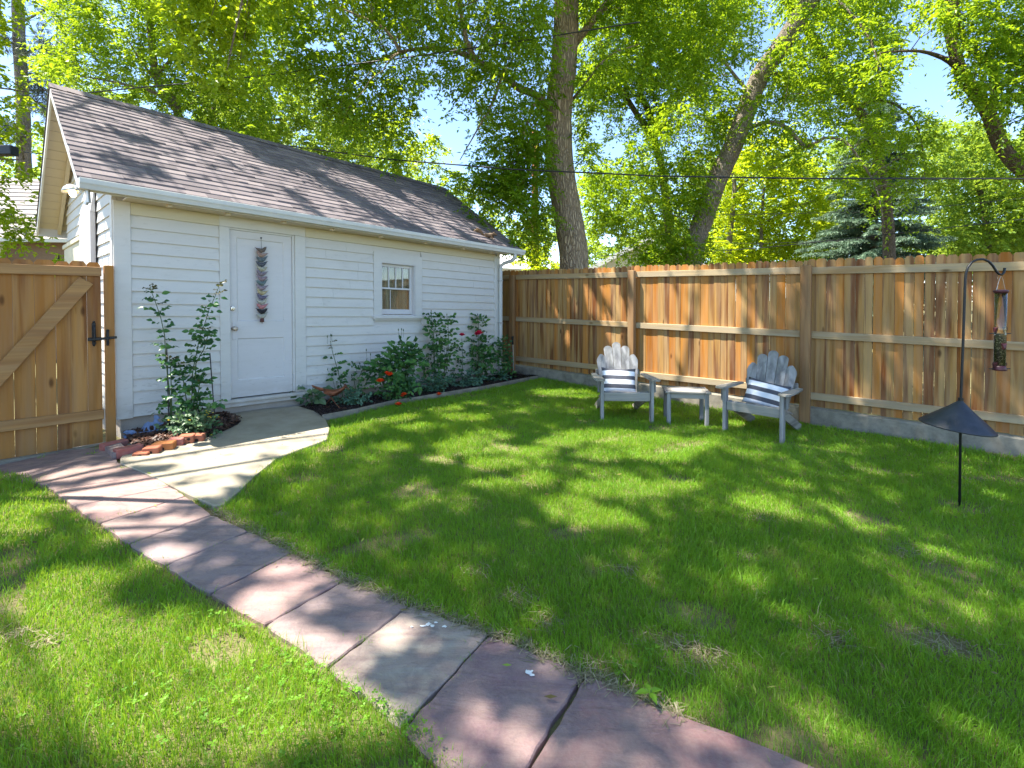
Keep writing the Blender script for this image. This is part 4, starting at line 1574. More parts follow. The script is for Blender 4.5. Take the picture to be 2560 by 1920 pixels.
# black-handled rod in the corner
p = Vector((*fe(.13, -.13), 0))
p.z = gz(p.x, p.y)
rod = thing('garden_rod', 'thin steel rod with a black grip standing in the bed at the fence corner', 'rod', tuple(p))
m = MB()
m.tube([(0, 0, 0), (-.012, 0, .55), (-.016, 0, .62)], .008, 8)
m.build('shaft', MT['galv'], rod)
m = MB()
m.tube([(-.016, 0, .60), (-.018, 0, .62), (-.020, 0, .70), (-.022, 0, .75), (-.022, 0, .765)], [.013, .018, .017, .023, .019], 12)
m.build('grip', MT['black'], rod, smooth=True)

# ------------------------------------------------------------------ gate
gp = SO + U * 0.0 + VV * -.03
gate = thing('garden_gate', 'warm brown wooden gate with a diagonal brace and black latch beside the shed', 'gate', (gp.x, gp.y, 0), TH)
m = MB()
x = -.060
rr = random.Random(31)
while x > -1.10:
    w = rr.choice((.105, .12, .13, .14, .14))
    picket(m, x - w + rr.choice((.001, .003, .006)), x, .065 + rr.uniform(-.006, .006) + x * .03, 1.862 + rr.uniform(-.012, .008), .006, .018, rr.random())
    x -= w
m.build('board_panel', MT['gate'], gate)
m = MB()
m.beam((-1.12, -.016, 1.765), (-.055, -.016, 1.765), .038, .092, .35, bev=.005)
m.build('rail', MT['gaterail'], gate)
m = MB()
m.beam((-1.12, -.016, .365), (-.052, -.016, .345), .038, .096, .7, bev=.005)
m.build('rail', MT['gaterail'], gate)
m = MB()
m.box(-.165, -.060, -.012, .0045, .395, 1.717, .6, .003)
m.build('stile', MT['gate'], gate)
m = MB()
m.beam((-1.03, -.017, .18 + .24), (-.168, -.017, 1.675), .036, .125, .5, (0, 1, 0) and (-.5, 0, .5), bev=.005)
m.build('brace', MT['gaterail'], gate)
m = MB()
m.box(-.036, .038, -.045, .02, -.2, 1.83, .4, .004)
m.build('post', MT['gate'], gate)
lat = MB()
lat.tube([(-.118, -.022, 1.235), (-.118, -.05, 1.225), (-.118, -.060, 1.19), (-.118, -.060, 1.11), (-.118, -.05, 1.075), (-.118, -.022, 1.065)], [.006, .009, .011, .011, .009, .006], 8)
lat.box(-.133, -.103, -.020, -.0125, 1.045, 1.26, .5, .004)
lat.ball((-.118, -.016, 1.268), .010)
lat.ball((-.118, -.016, 1.037), .010)
lat.beam((-.17, -.062, 1.098), (.052, -.062, 1.110), .012, .024, .5)
lat.box(-.165, -.060, -.020, -.0125, 1.083, 1.115, .5, .002)
lat.box(-.030, -.008, -.056, -.0455, 1.03, 1.19, .5, .003)
lat.box(-.026, -.012, -.076, -.055, 1.07, 1.175, .5, .003)
lat.ball((-.019, -.066, 1.182), .012)
lat.ball((-.019, -.066, 1.055), .011)
lat.build('latch', MT['black'], gate)
m = MB()
m.box(-1.3, .0, -.06, .10, -.28, .045, .5, .01)
th_ = m.build('gate_threshold', MT['curb'])
th_.location = (gp.x, gp.y, 0)
th_.rotation_euler = (0, R(1.2), TH)
tag(th_, 'rough concrete strip on the ground under the wooden gate', 'threshold')

# fence continuing beyond the gate, mostly out of the picture
g2 = SO + U * -1.15 + VV * -.03
fl = thing('wooden_fence', 'wooden fence panel continuing past the gate, beside the side yard', 'fence', (g2.x, g2.y, 0), TH)
m = MB()
x = -.1
while x > -2.6:
    picket(m, x - .138, x, .02, 1.85 + rr.uniform(-.01, .01), .006, .018, rr.random())
    x -= .142
m.build('board_panel', MT['gate'], fl)
m = MB()
m.box(-.09, .0, -.06, .04, -.3, 1.84, .4, .004)
m.build('post', MT['gate'], fl)


# ------------------------------------------------------------------ chairs
def slat_outline(w0, w1, L, rtop):
    """tapered back slat with a rounded end"""
    pts = [(-w0 / 2, 0), (w0 / 2, 0), (w1 / 2, L - rtop)]
    for k in range(1, 8):
        a = math.pi * k / 8
        pts.append((w1 / 2 * math.cos(a), L - rtop + rtop * math.sin(a)))
    pts.append((-w1 / 2, L - rtop))
    return pts


def chair(loc, rz, label, group):
    """fan-backed garden chair: front faces -y, origin on the ground between the front legs"""
    c = thing('garden_chair', label, 'chair', loc, rz, group)
    rr = random.Random(77)
    for s in (-1, 1):
        m = MB()
        m.box(s * .31 - .019, s * .31 + .019, -.045, .045, -.02, .52, rr.random(), .004)
        m.build('front_leg', MT['grey_z'], c)
        # rear leg: long raked board, from the seat front down to the ground behind
        m = MB()
        a, b = Vector((s * .272, .03, .330)), Vector((s * .272, .86, -.02))
        m.beam(a, b, .030, .105, rr.random(), bev=.004)
        m.build('rear_leg', MT['grey_y'], c)
        # armrest: paddle shape, wide in front
        out = [(-.050, -.085), (-.035, -.115), (.035, -.115), (.062, -.085), (.068, .03), (.060, .25), (.045, .50), (.030, .60), (-.028, .60), (-.035, .40), (-.048, .2)]
        if s < 0: out = [(-x, y) for x, y in out][::-1]
        m = MB()
        m.prism(out, .022, Matrix.Translation((s * .335, 0, .522)) @ Matrix.Rotation(R(-2.0), 4, 'X'), rr.random())
        m.build('armrest', MT['grey_y'], c)
        m = MB()
        out = [(0, 0), (.0, -.15), (.02, -.15), (.075, 0)]
        m.prism(out, .022, Matrix.Translation((s * .352 - .011, -.002, .5195)) @ Matrix.Rotation(R(90), 4, 'Z') @ Matrix.Rotation(R(90), 4, 'X'), rr.random())
        m.build('arm_bracket', MT['grey_z'], c)
    m = MB()
    m.box(-.288, .288, -.024, -.002, .262, .368, rr.random(), .004)
    m.build('front_rail', MT['grey_x'], c)
    m = MB()
    for k in range(6):
        t0 = .02 + k * .082
        y, z = t0, .372 - .145 * (t0 / .48)
        m.beam((-.285, y + .037, z - .012), (.285, y + .037, z - .012), .072, .018, rr.random(), (0, .28, 1), bev=.003)
    m.build('seat', MT['grey_x'], c)
    # fanned back slats
    m = MB()
    base = Matrix.Translation((0, .475, .215)) @ Matrix.Rotation(R(-22), 4, 'X')
    Ls = [.60, .72, .775, .72, .60]
    for k in range(5):
        i = k - 2
        M = base @ Matrix.Translation((i * .092, 0, 0)) @ Matrix.Rotation(R(i * 2.4), 4, 'Y') @ Matrix.Rotation(R(90), 4, 'X')
        out = slat_outline(.086, .116, Ls[k], .048)
        if abs(i) == 2:   # outer slats are cut at a slant
            out = [(x, y - (.045 * max(0, (x * (1 if i > 0 else -1)) / .053) if y > Ls[k] - .12 else 0)) for x, y in out]
        m.prism(out, .018, M, rr.random())
    m.build('backrest', MT['grey_z'], c)
    m = MB()
    m.beam((-.30, .655, .535), (.30, .655, .535), .028, .07, rr.random(), bev=.004)
    m.beam((-.235, .535, .30), (.235, .535, .30), .03, .06, rr.random(), bev=.004)
    m.build('back_brace', MT['grey_x'], c)
    return c


def on_ground(x, y, lift=0.0): return (x, y, gz(x, y) + lift)


c1a, c1b = G(1505.6, 1056), G(1626, 1052)
mid = (c1a + c1b) / 2
a1 = R(-2.0)
ch1 = chair(on_ground(mid.x, mid.y), a1, 'grey weathered fan-back garden chair near the fence corner, facing the lawn, sunlit back slats', 'weathered garden chairs')
c2a, c2b = G(1813.4, 1076), G(1955, 1106)
mid2 = (c2a + c2b) / 2
a2 = math.atan2(c2b.y - c2a.y, c2b.x - c2a.x)
ch2 = chair(on_ground(mid2.x, mid2.y), a2, 'grey weathered fan-back garden chair turned sideways beside the thick fence post', 'weathered garden chairs')


def pillow(loc, rot, w, h, d, label, parent_thing=None):
    """plump cushion: x wide, z high, y thick"""
    n, m_ = 22, 16
    vs, fs = [], []
    rr = random.Random(int(w * 1000) + int(loc[0] * 10))
    for side in (1, -1):
        for j in range(m_ + 1):
            for i in range(n + 1):
                u, v = 2 * i / n - 1, 2 * j / m_ - 1
                pin = 1 - .10 * (1 - abs(u) ** 2) * (abs(v) ** 6) - 0
                pin2 = 1 - .06 * (1 - abs(v) ** 2) * (abs(u) ** 6)
                th = (max(0, (1 - u * u) * (1 - v * v))) ** .42
                y = side * d / 2 * th * (1 + .10 * math.sin(5 * u + 2 * v + side) * (1 - abs(u)))
                vs.append((u * w / 2 * pin2, y, v * h / 2 * pin))
    o = (n + 1) * (m_ + 1)
    for s in range(2):
        for j in range(m_):
            for i in range(n):
                a = s * o + j * (n + 1) + i
                q = (a, a + 1, a + n + 2, a + n + 1)
                fs.append(q if s else q[::-1])
    mb = MB()
    mb.add(vs, fs, .5)
    ob = mb.build('cushion', MT['stripes'], smooth=True)
    bm_ = ob.data
    import bmesh
    b = bmesh.new()
    b.from_mesh(bm_)
    bmesh.ops.remove_doubles(b, verts=b.verts, dist=.0008)
    b.to_mesh(bm_)
    b.free()
    ob.location = loc
    ob.rotation_euler = rot
    return tag(ob, label, 'cushion', 'striped cushions on the chairs')


def local(c, x, y, z):
    M = Matrix.Translation(c.location) @ Matrix.Rotation(c.rotation_euler.z, 4, 'Z')
    return M @ Vector((x, y, z))


pillow(local(ch1, -.03, .375, .455), (R(-20), R(2), a1), .46, .345, .13, 'upright navy and white striped cushion on the chair near the fence corner')
pillow(local(ch2, .03, .36, .44), (R(-24), R(9), a2 + R(3)), .47, .33, .14, 'tilted navy and white striped cushion on the sideways chair by the thick post')

# ------------------------------------------------------------------ side table
ta, tb = G(1673.7, 1059), G(1763.8, 1066)
tm = (ta + tb) / 2
ta_ = math.atan2(tb.y - ta.y, tb.x - ta.x)
tab = thing('side_table', 'small weathered slatted wooden side table between the two garden chairs', 'table', on_ground(tm.x, tm.y), ta_)
m = MB()
rr = random.Random(9)
for k in range(4):
    y0 = -.055 + k * .098
    m.box(-.205, .205, y0, y0 + .094, .402, .424, rr.random(), .004)
m.box(-.272, -.2065, -.058, .338, .401, .425, rr.random(), .005)
m.box(.2065, .272, -.058, .338, .401, .425, rr.random(), .005)
m.build('tabletop', MT['grey_x'], tab)
for sx in (-1, 1):
    for y in (-.012, .30):
        m = MB()
        m.box(sx * .225 - .024, sx * .225 + .024, y - .020, y + .020, -.02, .4005, rr.random(), .004)
        m.build('leg', MT['grey_z'], tab)
m = MB()
m.box(-.2005, .2005, -.024, -.004, .335, .4005, rr.random(), .003)
m.box(-.2005, .2005, .292, .312, .335, .4005, rr.random(), .003)
for sx in (-1, 1): m.box(sx * .225 - .01, sx * .225 + .01, .0085, .2795, .335, .4005, rr.random(), .003)
m.build('apron', MT['grey_x'], tab)

# ------------------------------------------------------------------ bird feeder pole, baffle and feeder
b0 = G(2399, 1264)
dep = b0.y


def at(px, py): return W(px, py, dep) - b0


hook = thing('feeder_pole', 'thin black shepherd hook pole stuck in the lawn with a cone baffle', 'pole', tuple(b0))
m = MB()
pp = [(0, 0, -.1), tuple(at(2402, 1004)), tuple(at(2408, 850)), tuple(at(2413, 700))]
for (px, py) in ((2415, 682), (2420, 668), (2430, 655), (2443, 649), (2458, 648), (2471, 653), (2482, 664), (2490, 677), (2497, 685), (2505, 687), (2510, 681), (2512, 670)):
    pp.append(tuple(at(px, py)))
m.tube(pp, [.0085] * 4 + [.0085] * 12, 10)
m.build('shaft', MT['black'], hook, smooth=True)
m = MB()
ap = at(2401.5, 1004)
M = Matrix.Translation(ap) @ Matrix.Rotation(R(5.0), 4, 'Y') @ Matrix.Rotation(R(3), 4, 'X')
m.lathe([(.012, .012), (.020, .0), (.075, -.055), (.15, -.122), (.222, -.188), (.230, -.194), (.229, -.203), (.219, -.194), (.15, -.13), (.075, -.063), (.012, -.006)], 28, M)
m.build('baffle', MT['baffle'], hook, smooth=True)
m = MB()
m.tube([tuple(ap + Vector((0, 0, -.02))), tuple(ap + Vector((0, 0, .03)))], .017, 10)
m.build('collar', MT['black'], hook)

fb = W(2503, 690, dep)
fd = thing('bird_feeder', 'clear tube bird feeder with maroon cap and half-full seed, hung from the hook', 'bird feeder', tuple(fb))
zc = lambda py: (W(2503, py, dep) - fb).z
m = MB()
m.tube([(-.038, 0, zc(728)), (-.015, 0, zc(700)), (0, 0, .004), (.015, 0, zc(700)), (.036, 0, zc(728))], .0013, 5)
m.build('hanger_wire', MT['galv'], fd)
m = MB()
Rt = .036
m.lathe([(Rt, zc(922)), (Rt, zc(732))], 28)
m.build('tube', MT['tube'], fd, smooth=True)
m = MB()
m.lathe([(0, zc(724)), (.02, zc(724)), (.042, zc(725.5)), (.046, zc(727)), (.044, zc(730)), (.038, zc(733)), (0, zc(733))], 28)
m.build('cap', MT['maroon'], fd, smooth=True)
m = MB()
m.lathe([(.0365, zc(914)), (.039, zc(918)), (.043, zc(923)), (.042, zc(926)), (.0, zc(926))], 28)
m.build('base', MT['maroon'], fd, smooth=True)
m = MB()
m.lathe([(0, zc(920)), (.033, zc(920)), (.033, zc(838)), (.02, zc(834)), (0, zc(836))], 20, rnd=.15)
rr = random.Random(4)
for _ in range(620):
    a, z = rr.uniform(0, 6.28), rr.uniform(zc(919), zc(838))
    M = Matrix.Rotation(a, 4, 'Z') @ Matrix.Translation((.0335, 0, z)) @ Matrix.Rotation(rr.uniform(0, 6.28), 4, 'X') @ Matrix.Rotation(rr.uniform(-.3, .3), 4, 'Y')
    m.add([M @ Vector(p) for p in ((0, -.0065, 0), (.0015, 0, .0022), (0, .0065, 0), (.0015, 0, -.0022))], [(0, 1, 2, 3)], rr.choice((.05, .2, .4, .9, 1.0, 1.0)))
m.build('seed', MT['seed'], fd)
for (ang, py) in ((180, 826), (0, 826), (-100, 866), (180, 914), (0, 914)):
    m = MB()
    M = Matrix.Translation((0, 0, zc(py))) @ Matrix.Rotation(R(ang), 4, 'Z')
    m.add([M @ Vector(p) for p in ((.034, -.019, .026), (.034, .019, .026), (.045, .014, .018), (.045, -.014, .018), (.035, -.008, -.024), (.035, .008, -.024), (.048, .005, -.010), (.048, -.005, -.010))],
          [(0, 1, 2, 3), (3, 2, 6, 7), (7, 6, 5, 4), (0, 3, 7, 4), (1, 5, 6, 2)])
    pt = m.build('feeding_port', MT['maroon'], fd)
    if ang in (0, 180):
        m = MB()
        m.tube([M @ Vector((.038, 0, -.024)), M @ Vector((.082, 0, -.024))], .0035, 7)
        m.build('perch', MT['galv'] if False else MT['black'], pt)

# ------------------------------------------------------------------ bricks round the mulch
brk = [  # photograph centre of the visible face, length, width, height, turn, material, label
    ((286, 1112), .20, .095, .075, 62, 'brick_r', 'faded pink brick lying next to the foundation corner'),
    ((322, 1128), .20, .095, .085, 58, 'brick_r', 'pink red brick at the outer corner of the mulch bed'),
    ((349, 1137), .12, .09, .055, 14, 'brick', 'sunken broken brick half buried after the corner brick'),
    ((375, 1132), .125, .10, .085, 16, 'brick', 'weathered red brick with one core hole, before the orange one'),
    ((405, 1123), .17, .10, .095, 18, 'brick_o', 'bright orange brick with one core hole'),
    ((437, 1112), .125, .10, .095, 20, 'brick_r', 'dusty pink brick with one large core hole'),
    ((464, 1106), .125, .10, .105, 20, 'brick', 'red brick showing four core holes'),
    ((491, 1101), .115, .10, .095, 20, 'brick', 'last red brick with one core hole, at the mulch end of the row')]
holes = [0, 0, 1, 1, 1, 1, 4, 1]
for k, ((px, py), L, Wd, H, rz, mat, lab) in enumerate(brk):
    g = G(px, py + 9)
    o = thing('brick', lab, 'brick', (g.x, g.y, g.z - .01), R(rz), 'bricks edging the mulch bed by the gate')
    m = MB()
    m.box(-L / 2, L / 2, 0 if rz < 50 else -Wd / 2, Wd if rz < 50 else Wd / 2, 0, H, .5, .007)
    m.build('block', MT[mat], o)
    if holes[k]:
        m = MB()
        hs = [(0, H * .46, .018)] if holes[k] == 1 else [(-.028, H * .3, .012), (.028, H * .3, .012), (-.024, H * .68, .013), (.026, H * .68, .013)]
        for (hx, hz, hr) in hs:
            m.lathe([(0, 0), (hr, 0), (hr, .004), (0, .004)], 14, Matrix.Translation((hx, -.0022, hz)) @ Matrix.Rotation(R(-90), 4, 'X'))
        m.build('core_hole', MT['hole'], o)

# ------------------------------------------------------------------ weathervane with a horse, leaning by the foundation
wv0 = G(392, 1094)
vane = thing('weathervane', 'blue grey metal horse weathervane lying on the mulch against the foundation', 'weathervane', tuple(wv0), R(6))
sc = wv0.y / F_PX


def vp(px, py): return ((px - 392) * sc, (1094 - py) * sc * 1.0)


def z3(x, y): return (240 + x * .1808, 900 + y * .1808)


def cut(pts, th, name, y=0.0):
    m = MB()
    M = Matrix.Translation((0, y, 0)) @ Matrix.Rotation(R(90), 4, 'X')
    m.prism([vp(*z3(*p)) for p in pts], th, M)
    return m.build(name, MT['blue_metal'], vane)


horse = [(660, 920), (690, 870), (730, 845), (760, 862), (800, 852), (812, 800), (800, 790), (815, 760), (848, 758), (880, 790), (885, 806), (856, 812), (862, 850), (900, 870), (925, 862), (928, 880), (880, 900),
         (850, 890), (828, 930), (820, 985), (806, 985), (808, 930), (796, 900), (752, 905), (745, 940), (760, 975), (748, 985), (722, 948), (712, 915), (690, 955), (675, 980), (668, 970), (684, 900), (664, 935), (640, 955)]
cut(horse, .006, 'horse', .004)
cut([(395, 990), (440, 965), (540, 962), (585, 1000), (545, 1070), (420, 1075), (400, 1040), (450, 1015)], .005, 'arrow_tail', .010)
m = MB()
m.tube([(vp(*z3(560, 1010))[0], .012, vp(*z3(560, 1010))[1]), (vp(*z3(1010, 950))[0], .012, vp(*z3(1010, 950))[1])], .006, 8)
m.build('arrow_shaft', MT['blue_metal'], vane)
cut([(700, 975), (760, 985), (820, 1020), (840, 985), (852, 1020), (900, 985), (985, 945), (930, 1000), (880, 1050), (880, 1075), (805, 1075), (805, 1045), (760, 1005)], .012, 'vane_base', -.004)

# ------------------------------------------------------------------ rusty roadrunner sculpture
r0 = G(826, 1026)
rs = r0.y / F_PX


def z7(x, y): return (750 + x * .1808, 780 + y * .1808)


def rp(x, y, d=0.0):
    px, py = z7(x, y)
    return Vector(((px - 826) * rs, d, (1026 - py) * rs))


run = thing('bird_sculpture', 'rusty copper roadrunner bird sculpture striding in the dark rose bed', 'sculpture', tuple(r0))
m = MB()
m.tube([rp(330, 1075), rp(370, 1095), rp(430, 1120), rp(500, 1110), rp(560, 1080), rp(600, 1055), rp(622, 1030), rp(632, 1012)], [.020, .034, .046, .042, .030, .019, .016, .015], 14, .5)
m.ball(tuple(rp(632, 1024)), .024, .018, .019, 12, 8)
m.build('body', MT['rust'], run, smooth=True)
m = MB()
m.tube([rp(648, 1040), rp(672, 1062), rp(688, 1078)], [.009, .005, .001], 8)
m.build('beak', MT['rust'], run, smooth=True)
m = MB()
for k, (ex, ey) in enumerate(((620, 990), (606, 1000), (634, 985))):
    a, b = rp(626 + k * 3, 1008), rp(ex - 5, ey - 4)
    m.tube([a, b], [.006, .0015], 6)
m.build('crest', MT['rust'], run)
m = MB()
for k in range(4):
    e0, e1 = rp(350, 1062 + k * 8, .0), rp(168 + k * 22, 1003 + k * 18, (k - 1.5) * .012)
    e2 = rp(185 + k * 24, 1040 + k * 16, (k - 1.5) * .012)
    th = Vector((0, .004, 0))
    m.add([e0, e1, e2, e0 - Vector((0, 0, .012)), e0 + th, e1 + th, e2 + th, e0 - Vector((0, 0, .012)) + th], [(0, 1, 2, 3), (7, 6, 5, 4), (0, 4, 5, 1), (1, 5, 6, 2), (2, 6, 7, 3)])
m.build('tail', MT['rust'], run)
m = MB()
for (x0, x1, y) in ((360, 520, -.043), (360, 520, .040)):
    m.add([rp(380, 1075, y), rp(x1, 1085, y * .9), rp(x1 - 20, 1120, y), rp(430, 1150, y), rp(340, 1110, y)], [(0, 1, 2, 3, 4)])
m.build('wing', MT['rust'], run)
for pts, nm in (([(440, 1180, -.015), (500, 1260, -.02), (560, 1320, -.025), (600, 1352, -.03)], 0), ([(430, 1180, .015), (390, 1230, .02), (360, 1265, .025), (338, 1322, .03)], 1)):
    m = MB()
    q = [rp(*p) for p in pts]
    q[-1].z = max(q[-1].z, .035)
    m.tube(q, [.010, .007, .006, .005], 8)
    f0 = q[-1]
    for dx, dy in ((.075, -.02), (.06, -.055), (.055, .02), (-.04, .0)):
        m.tube([f0, f0 + Vector((dx * .5, dy * .5, .004)), f0 + Vector((dx, dy, -.008))], [.005, .004, .002], 6)
    m.build('leg', MT['rust'], run, smooth=True)
# ------------------------------------------------------------------ roses and other plants
def compound(lf, base, d, n, L, rr, Wf=.66):
    """rose leaf: pairs of toothed oval leaflets along a short stalk"""
    d = Vector(d).normalized()
    s = d.cross(Vector((0, 0, 1)))
    if s.length < .1: s = Vector((1, 0, 0))
    s.normalize()
    stalk = L * (1.6 if n > 3 else 1.2)
    r0 = rr.random()
    for k in range((n - 1) // 2):
        p = base + d * (stalk * (.35 + .4 * k)) - Vector((0, 0, stalk * .06 * k))
        for sg in (-1, 1):
            leafshape(lf, p, s * sg + d * .45 + Vector((0, 0, rr.uniform(-.35, .15))), L * rr.uniform(.75, 1), L * Wf, .3, up=(rr.uniform(-.7, .7), rr.uniform(-1.3, -.2), rr.uniform(.1, .9)), rnd=min(1, max(0, r0 + rr.uniform(-.25, .25))))
    leafshape(lf, base + d * stalk, d + Vector((0, 0, rr.uniform(-.5, 0))), L * rr.uniform(.95, 1.2), L * Wf * 1.08, .35, up=(rr.uniform(-.7, .7), rr.uniform(-1.3, -.2), rr.uniform(.1, .9)), rnd=min(1, max(0, r0 + rr.uniform(-.2, .2))))


def wall_dep(px):
    """distance ahead of the shed's front wall (or the fence line past its corner)"""
    r = (px - CX) / F_PX
    if px > 1245: return 9.2
    u = (4.08 + 4.82 * r) / (.664 - .748 * r)
    return 4.82 + .748 * u


def bloom(parent, P, rad, mat, rr):
    m = MB()
    for ring_, (k, r, tilt) in enumerate(((5, 1.0, .25), (5, .78, .7), (4, .5, 1.1), (3, .3, 1.35))):
        for q in range(k):
            a = q * 6.283 / k + ring_ * .7 + rr.uniform(-.15, .15)
            d = Vector((math.cos(a) * math.cos(tilt), math.sin(a) * math.cos(tilt), math.sin(tilt)))
            leafshape(m, P + Vector((0, 0, .1 * rad * ring_)), d, rad * r * 1.05, rad * r * 1.15, -.25, rnd=rr.random())
    return m.build('flower', mat, parent)


def plant(name, label, cat, base_px, canes, leafL, mat='rose_leaf', group=None, seed=1, bush=None, dens=1.0, low=None, buds=(), blooms=(), young=0, bmat='rose_orange', stake=None, n5=5, depth_shift=0.0, side=None):
    """canes: lists of photograph positions, root first, all near one depth"""
    rr = random.Random(seed)
    b = G(*base_px)
    dmax = wall_dep(base_px[0]) - .20
    if b.y > dmax:
        x = W(base_px[0], base_px[1], dmax).x
        b = Vector((x, dmax, gz(x, dmax)))
    t = thing(name, label, cat, tuple(b), 0, group)
    dp = b.y
    st, lf, yg = MB(), MB(), MB()
    for cane in canes:
        pts = []
        for i, (px, py) in enumerate(cane):
            p = W(px, py, min(dp, wall_dep(px) - .12)) - b
            p.y += rr.uniform(-.03, .01) * (i > 0)
            pts.append(p)
        pts[0].z = min(pts[0].z, 0.0)
        n = len(pts)
        st.tube(pts, [.0062 - .004 * i / n for i in range(n)], 6)
        L = sum((pts[i + 1] - pts[i]).length for i in range(n - 1))
        k = max(3, int(L / .048 * dens))
        a = rr.uniform(0, 6.28)
        for q in range(k):
            f = (q + .8 + rr.uniform(-.3, .3)) / (k + .3)
            x = max(0, min(.999, f)) * (n - 1)
            i = int(x)
            p = pts[i].lerp(pts[min(i + 1, n - 1)], x - i)
            a += 2.4 + rr.uniform(-.4, .4)
            d = Vector((math.cos(a), math.sin(a) * .6, rr.uniform(.0, .5)))
            tgt = yg if (young and f > 1 - young) else lf
            compound(tgt, p, d, rr.choice((3, 5, 5)) if n5 == 5 else 3, leafL * rr.uniform(.75, 1.1) * (.62 if tgt is yg else 1), rr)
    if bush:
        for (px, py, rx, rz_, cnt) in bush:
            c = W(px, py, min(dp, wall_dep(px) - .10 - rx * .4)) - b
            for _ in range(int(cnt * .55)):
                th, ph = rr.uniform(0, 6.28), rr.uniform(-1, 1)
                q = rr.uniform(.45, 1.0)
                p = c + Vector((rx * q * math.cos(th) * math.sqrt(1 - ph * ph), rx * .62 * q * math.sin(th) * math.sqrt(1 - ph * ph), rz_ * q * ph))
                p.z = max(p.z, .02)
                d = (p - c).normalized() + Vector((0, -.35, rr.uniform(-.1, .5)))
                compound(lf, p, d, rr.choice((3, 3, 5)), leafL * rr.uniform(.65, 1.05), rr)
                if rr.random() < .30:
                    st.tube([Vector((c.x * .5 + rr.uniform(-.03, .03), c.y, .0)), c.lerp(p, .5) - Vector((0, 0, .02)), p], .0025, 5)
    for (px, py) in buds:
        p = W(px, py, min(dp, wall_dep(px) - .10)) - b
        q = W(px, py + 14, min(dp, wall_dep(px) - .10)) - b
        st.tube([q - Vector((0, 0, .02)), q, p], .0018, 5)
        st.tube([p - Vector((0, 0, .014)), p, p + Vector((0, 0, .012)), p + Vector((0, 0, .026))], [.002, .0075, .0065, .001], 7)
    st.build('stem', MT['stem'], t)
    if lf.v: lf.build('leaves', MT[mat], t)
    if yg.v: yg.build('young_leaves', MT['bud_leaf'], t)
    for (px, py, r) in blooms:
        p = W(px, py, min(dp, wall_dep(px) - .1) - .30) - b
        bloom(t, p, r * 1.3, MT[bmat], rr)
    if stake:
        for (p0, p1) in stake:
            m = MB()
            a, c = W(*p0, dp - .01) - b, W(*p1, dp + .01) - b
            m.tube([a - Vector((0, 0, .06)), c], .0055, 7)
            m.build('stake', MT['black'], t)
    return t


gA = 'climbing roses at the shed wall'
gB = 'rose bushes in the long bed'


def zr(x, y): return (350 + x * .253, 680 + y * .253)


plant('climbing_rose', 'tall climbing rose leaning towards the gate on a black stake', 'rose', (428, 1088),
      [[zr(310, 1600), zr(298, 1300), zr(290, 1000), zr(270, 780), zr(240, 620), zr(205, 450), zr(160, 310), zr(120, 180), zr(105, 140)],
       [zr(320, 1600), zr(320, 1200), zr(300, 930), zr(282, 830)]],
      0.058, group=gA, seed=2, young=.14, dens=1.15, stake=[(zr(290, 1560), zr(262, 700))], bush=[(*zr(300, 1330), .10, .09, 12)])
plant('climbing_rose', 'tall climbing rose leaning towards the door casing on a slanting black stake', 'rose', (478, 1086),
      [[zr(512, 1600), zr(512, 1250), zr(520, 980), zr(560, 770), zr(590, 640), zr(640, 500), zr(700, 370), zr(745, 250), zr(790, 105)],
       [zr(515, 1250), zr(560, 900), zr(640, 760), zr(690, 610), zr(650, 560)], [zr(510, 1300), zr(430, 1010), zr(380, 880)], [zr(520, 1150), zr(600, 1100), zr(640, 1090)]],
      0.058, group=gA, seed=5, young=.10, dens=1.3, stake=[(zr(745, 1480), zr(690, 800))], bush=[(*zr(470, 1300), .13, .12, 26), (*zr(640, 1290), .16, .08, 26)])
lowp = plant('flowering_plant', 'low leafy plant with tiny yellow flowers behind the bricks', 'plant', (475, 1096), [[zr(430, 1630), zr(405, 1360)]], 0.046, 'low_leaf', seed=8, n5=3,
             bush=[(*zr(330, 1560), .10, .07, 60), (*zr(470, 1530), .15, .11, 110), (*zr(620, 1500), .14, .11, 100)])
rr = random.Random(4)
m = MB()
for (x, y) in ((280, 1465), (285, 1470), (655, 1375), (690, 1380), (720, 1392), (640, 1415), (675, 1405), (672, 1435), (738, 1435), (778, 1436), (610, 1615), (705, 1612), (490, 1465), (690, 1432), (660, 1392), (700, 1440)):
    P = W(*zr(x, y), lowp.location.y - .10) - lowp.location
    for k in range(5):
        a = k * 1.257
        leafshape(m, P, (math.cos(a), math.sin(a), .5), .011, .011, .1, rnd=rr.random())
m.build('flower', MT['yellow_petal'], lowp)

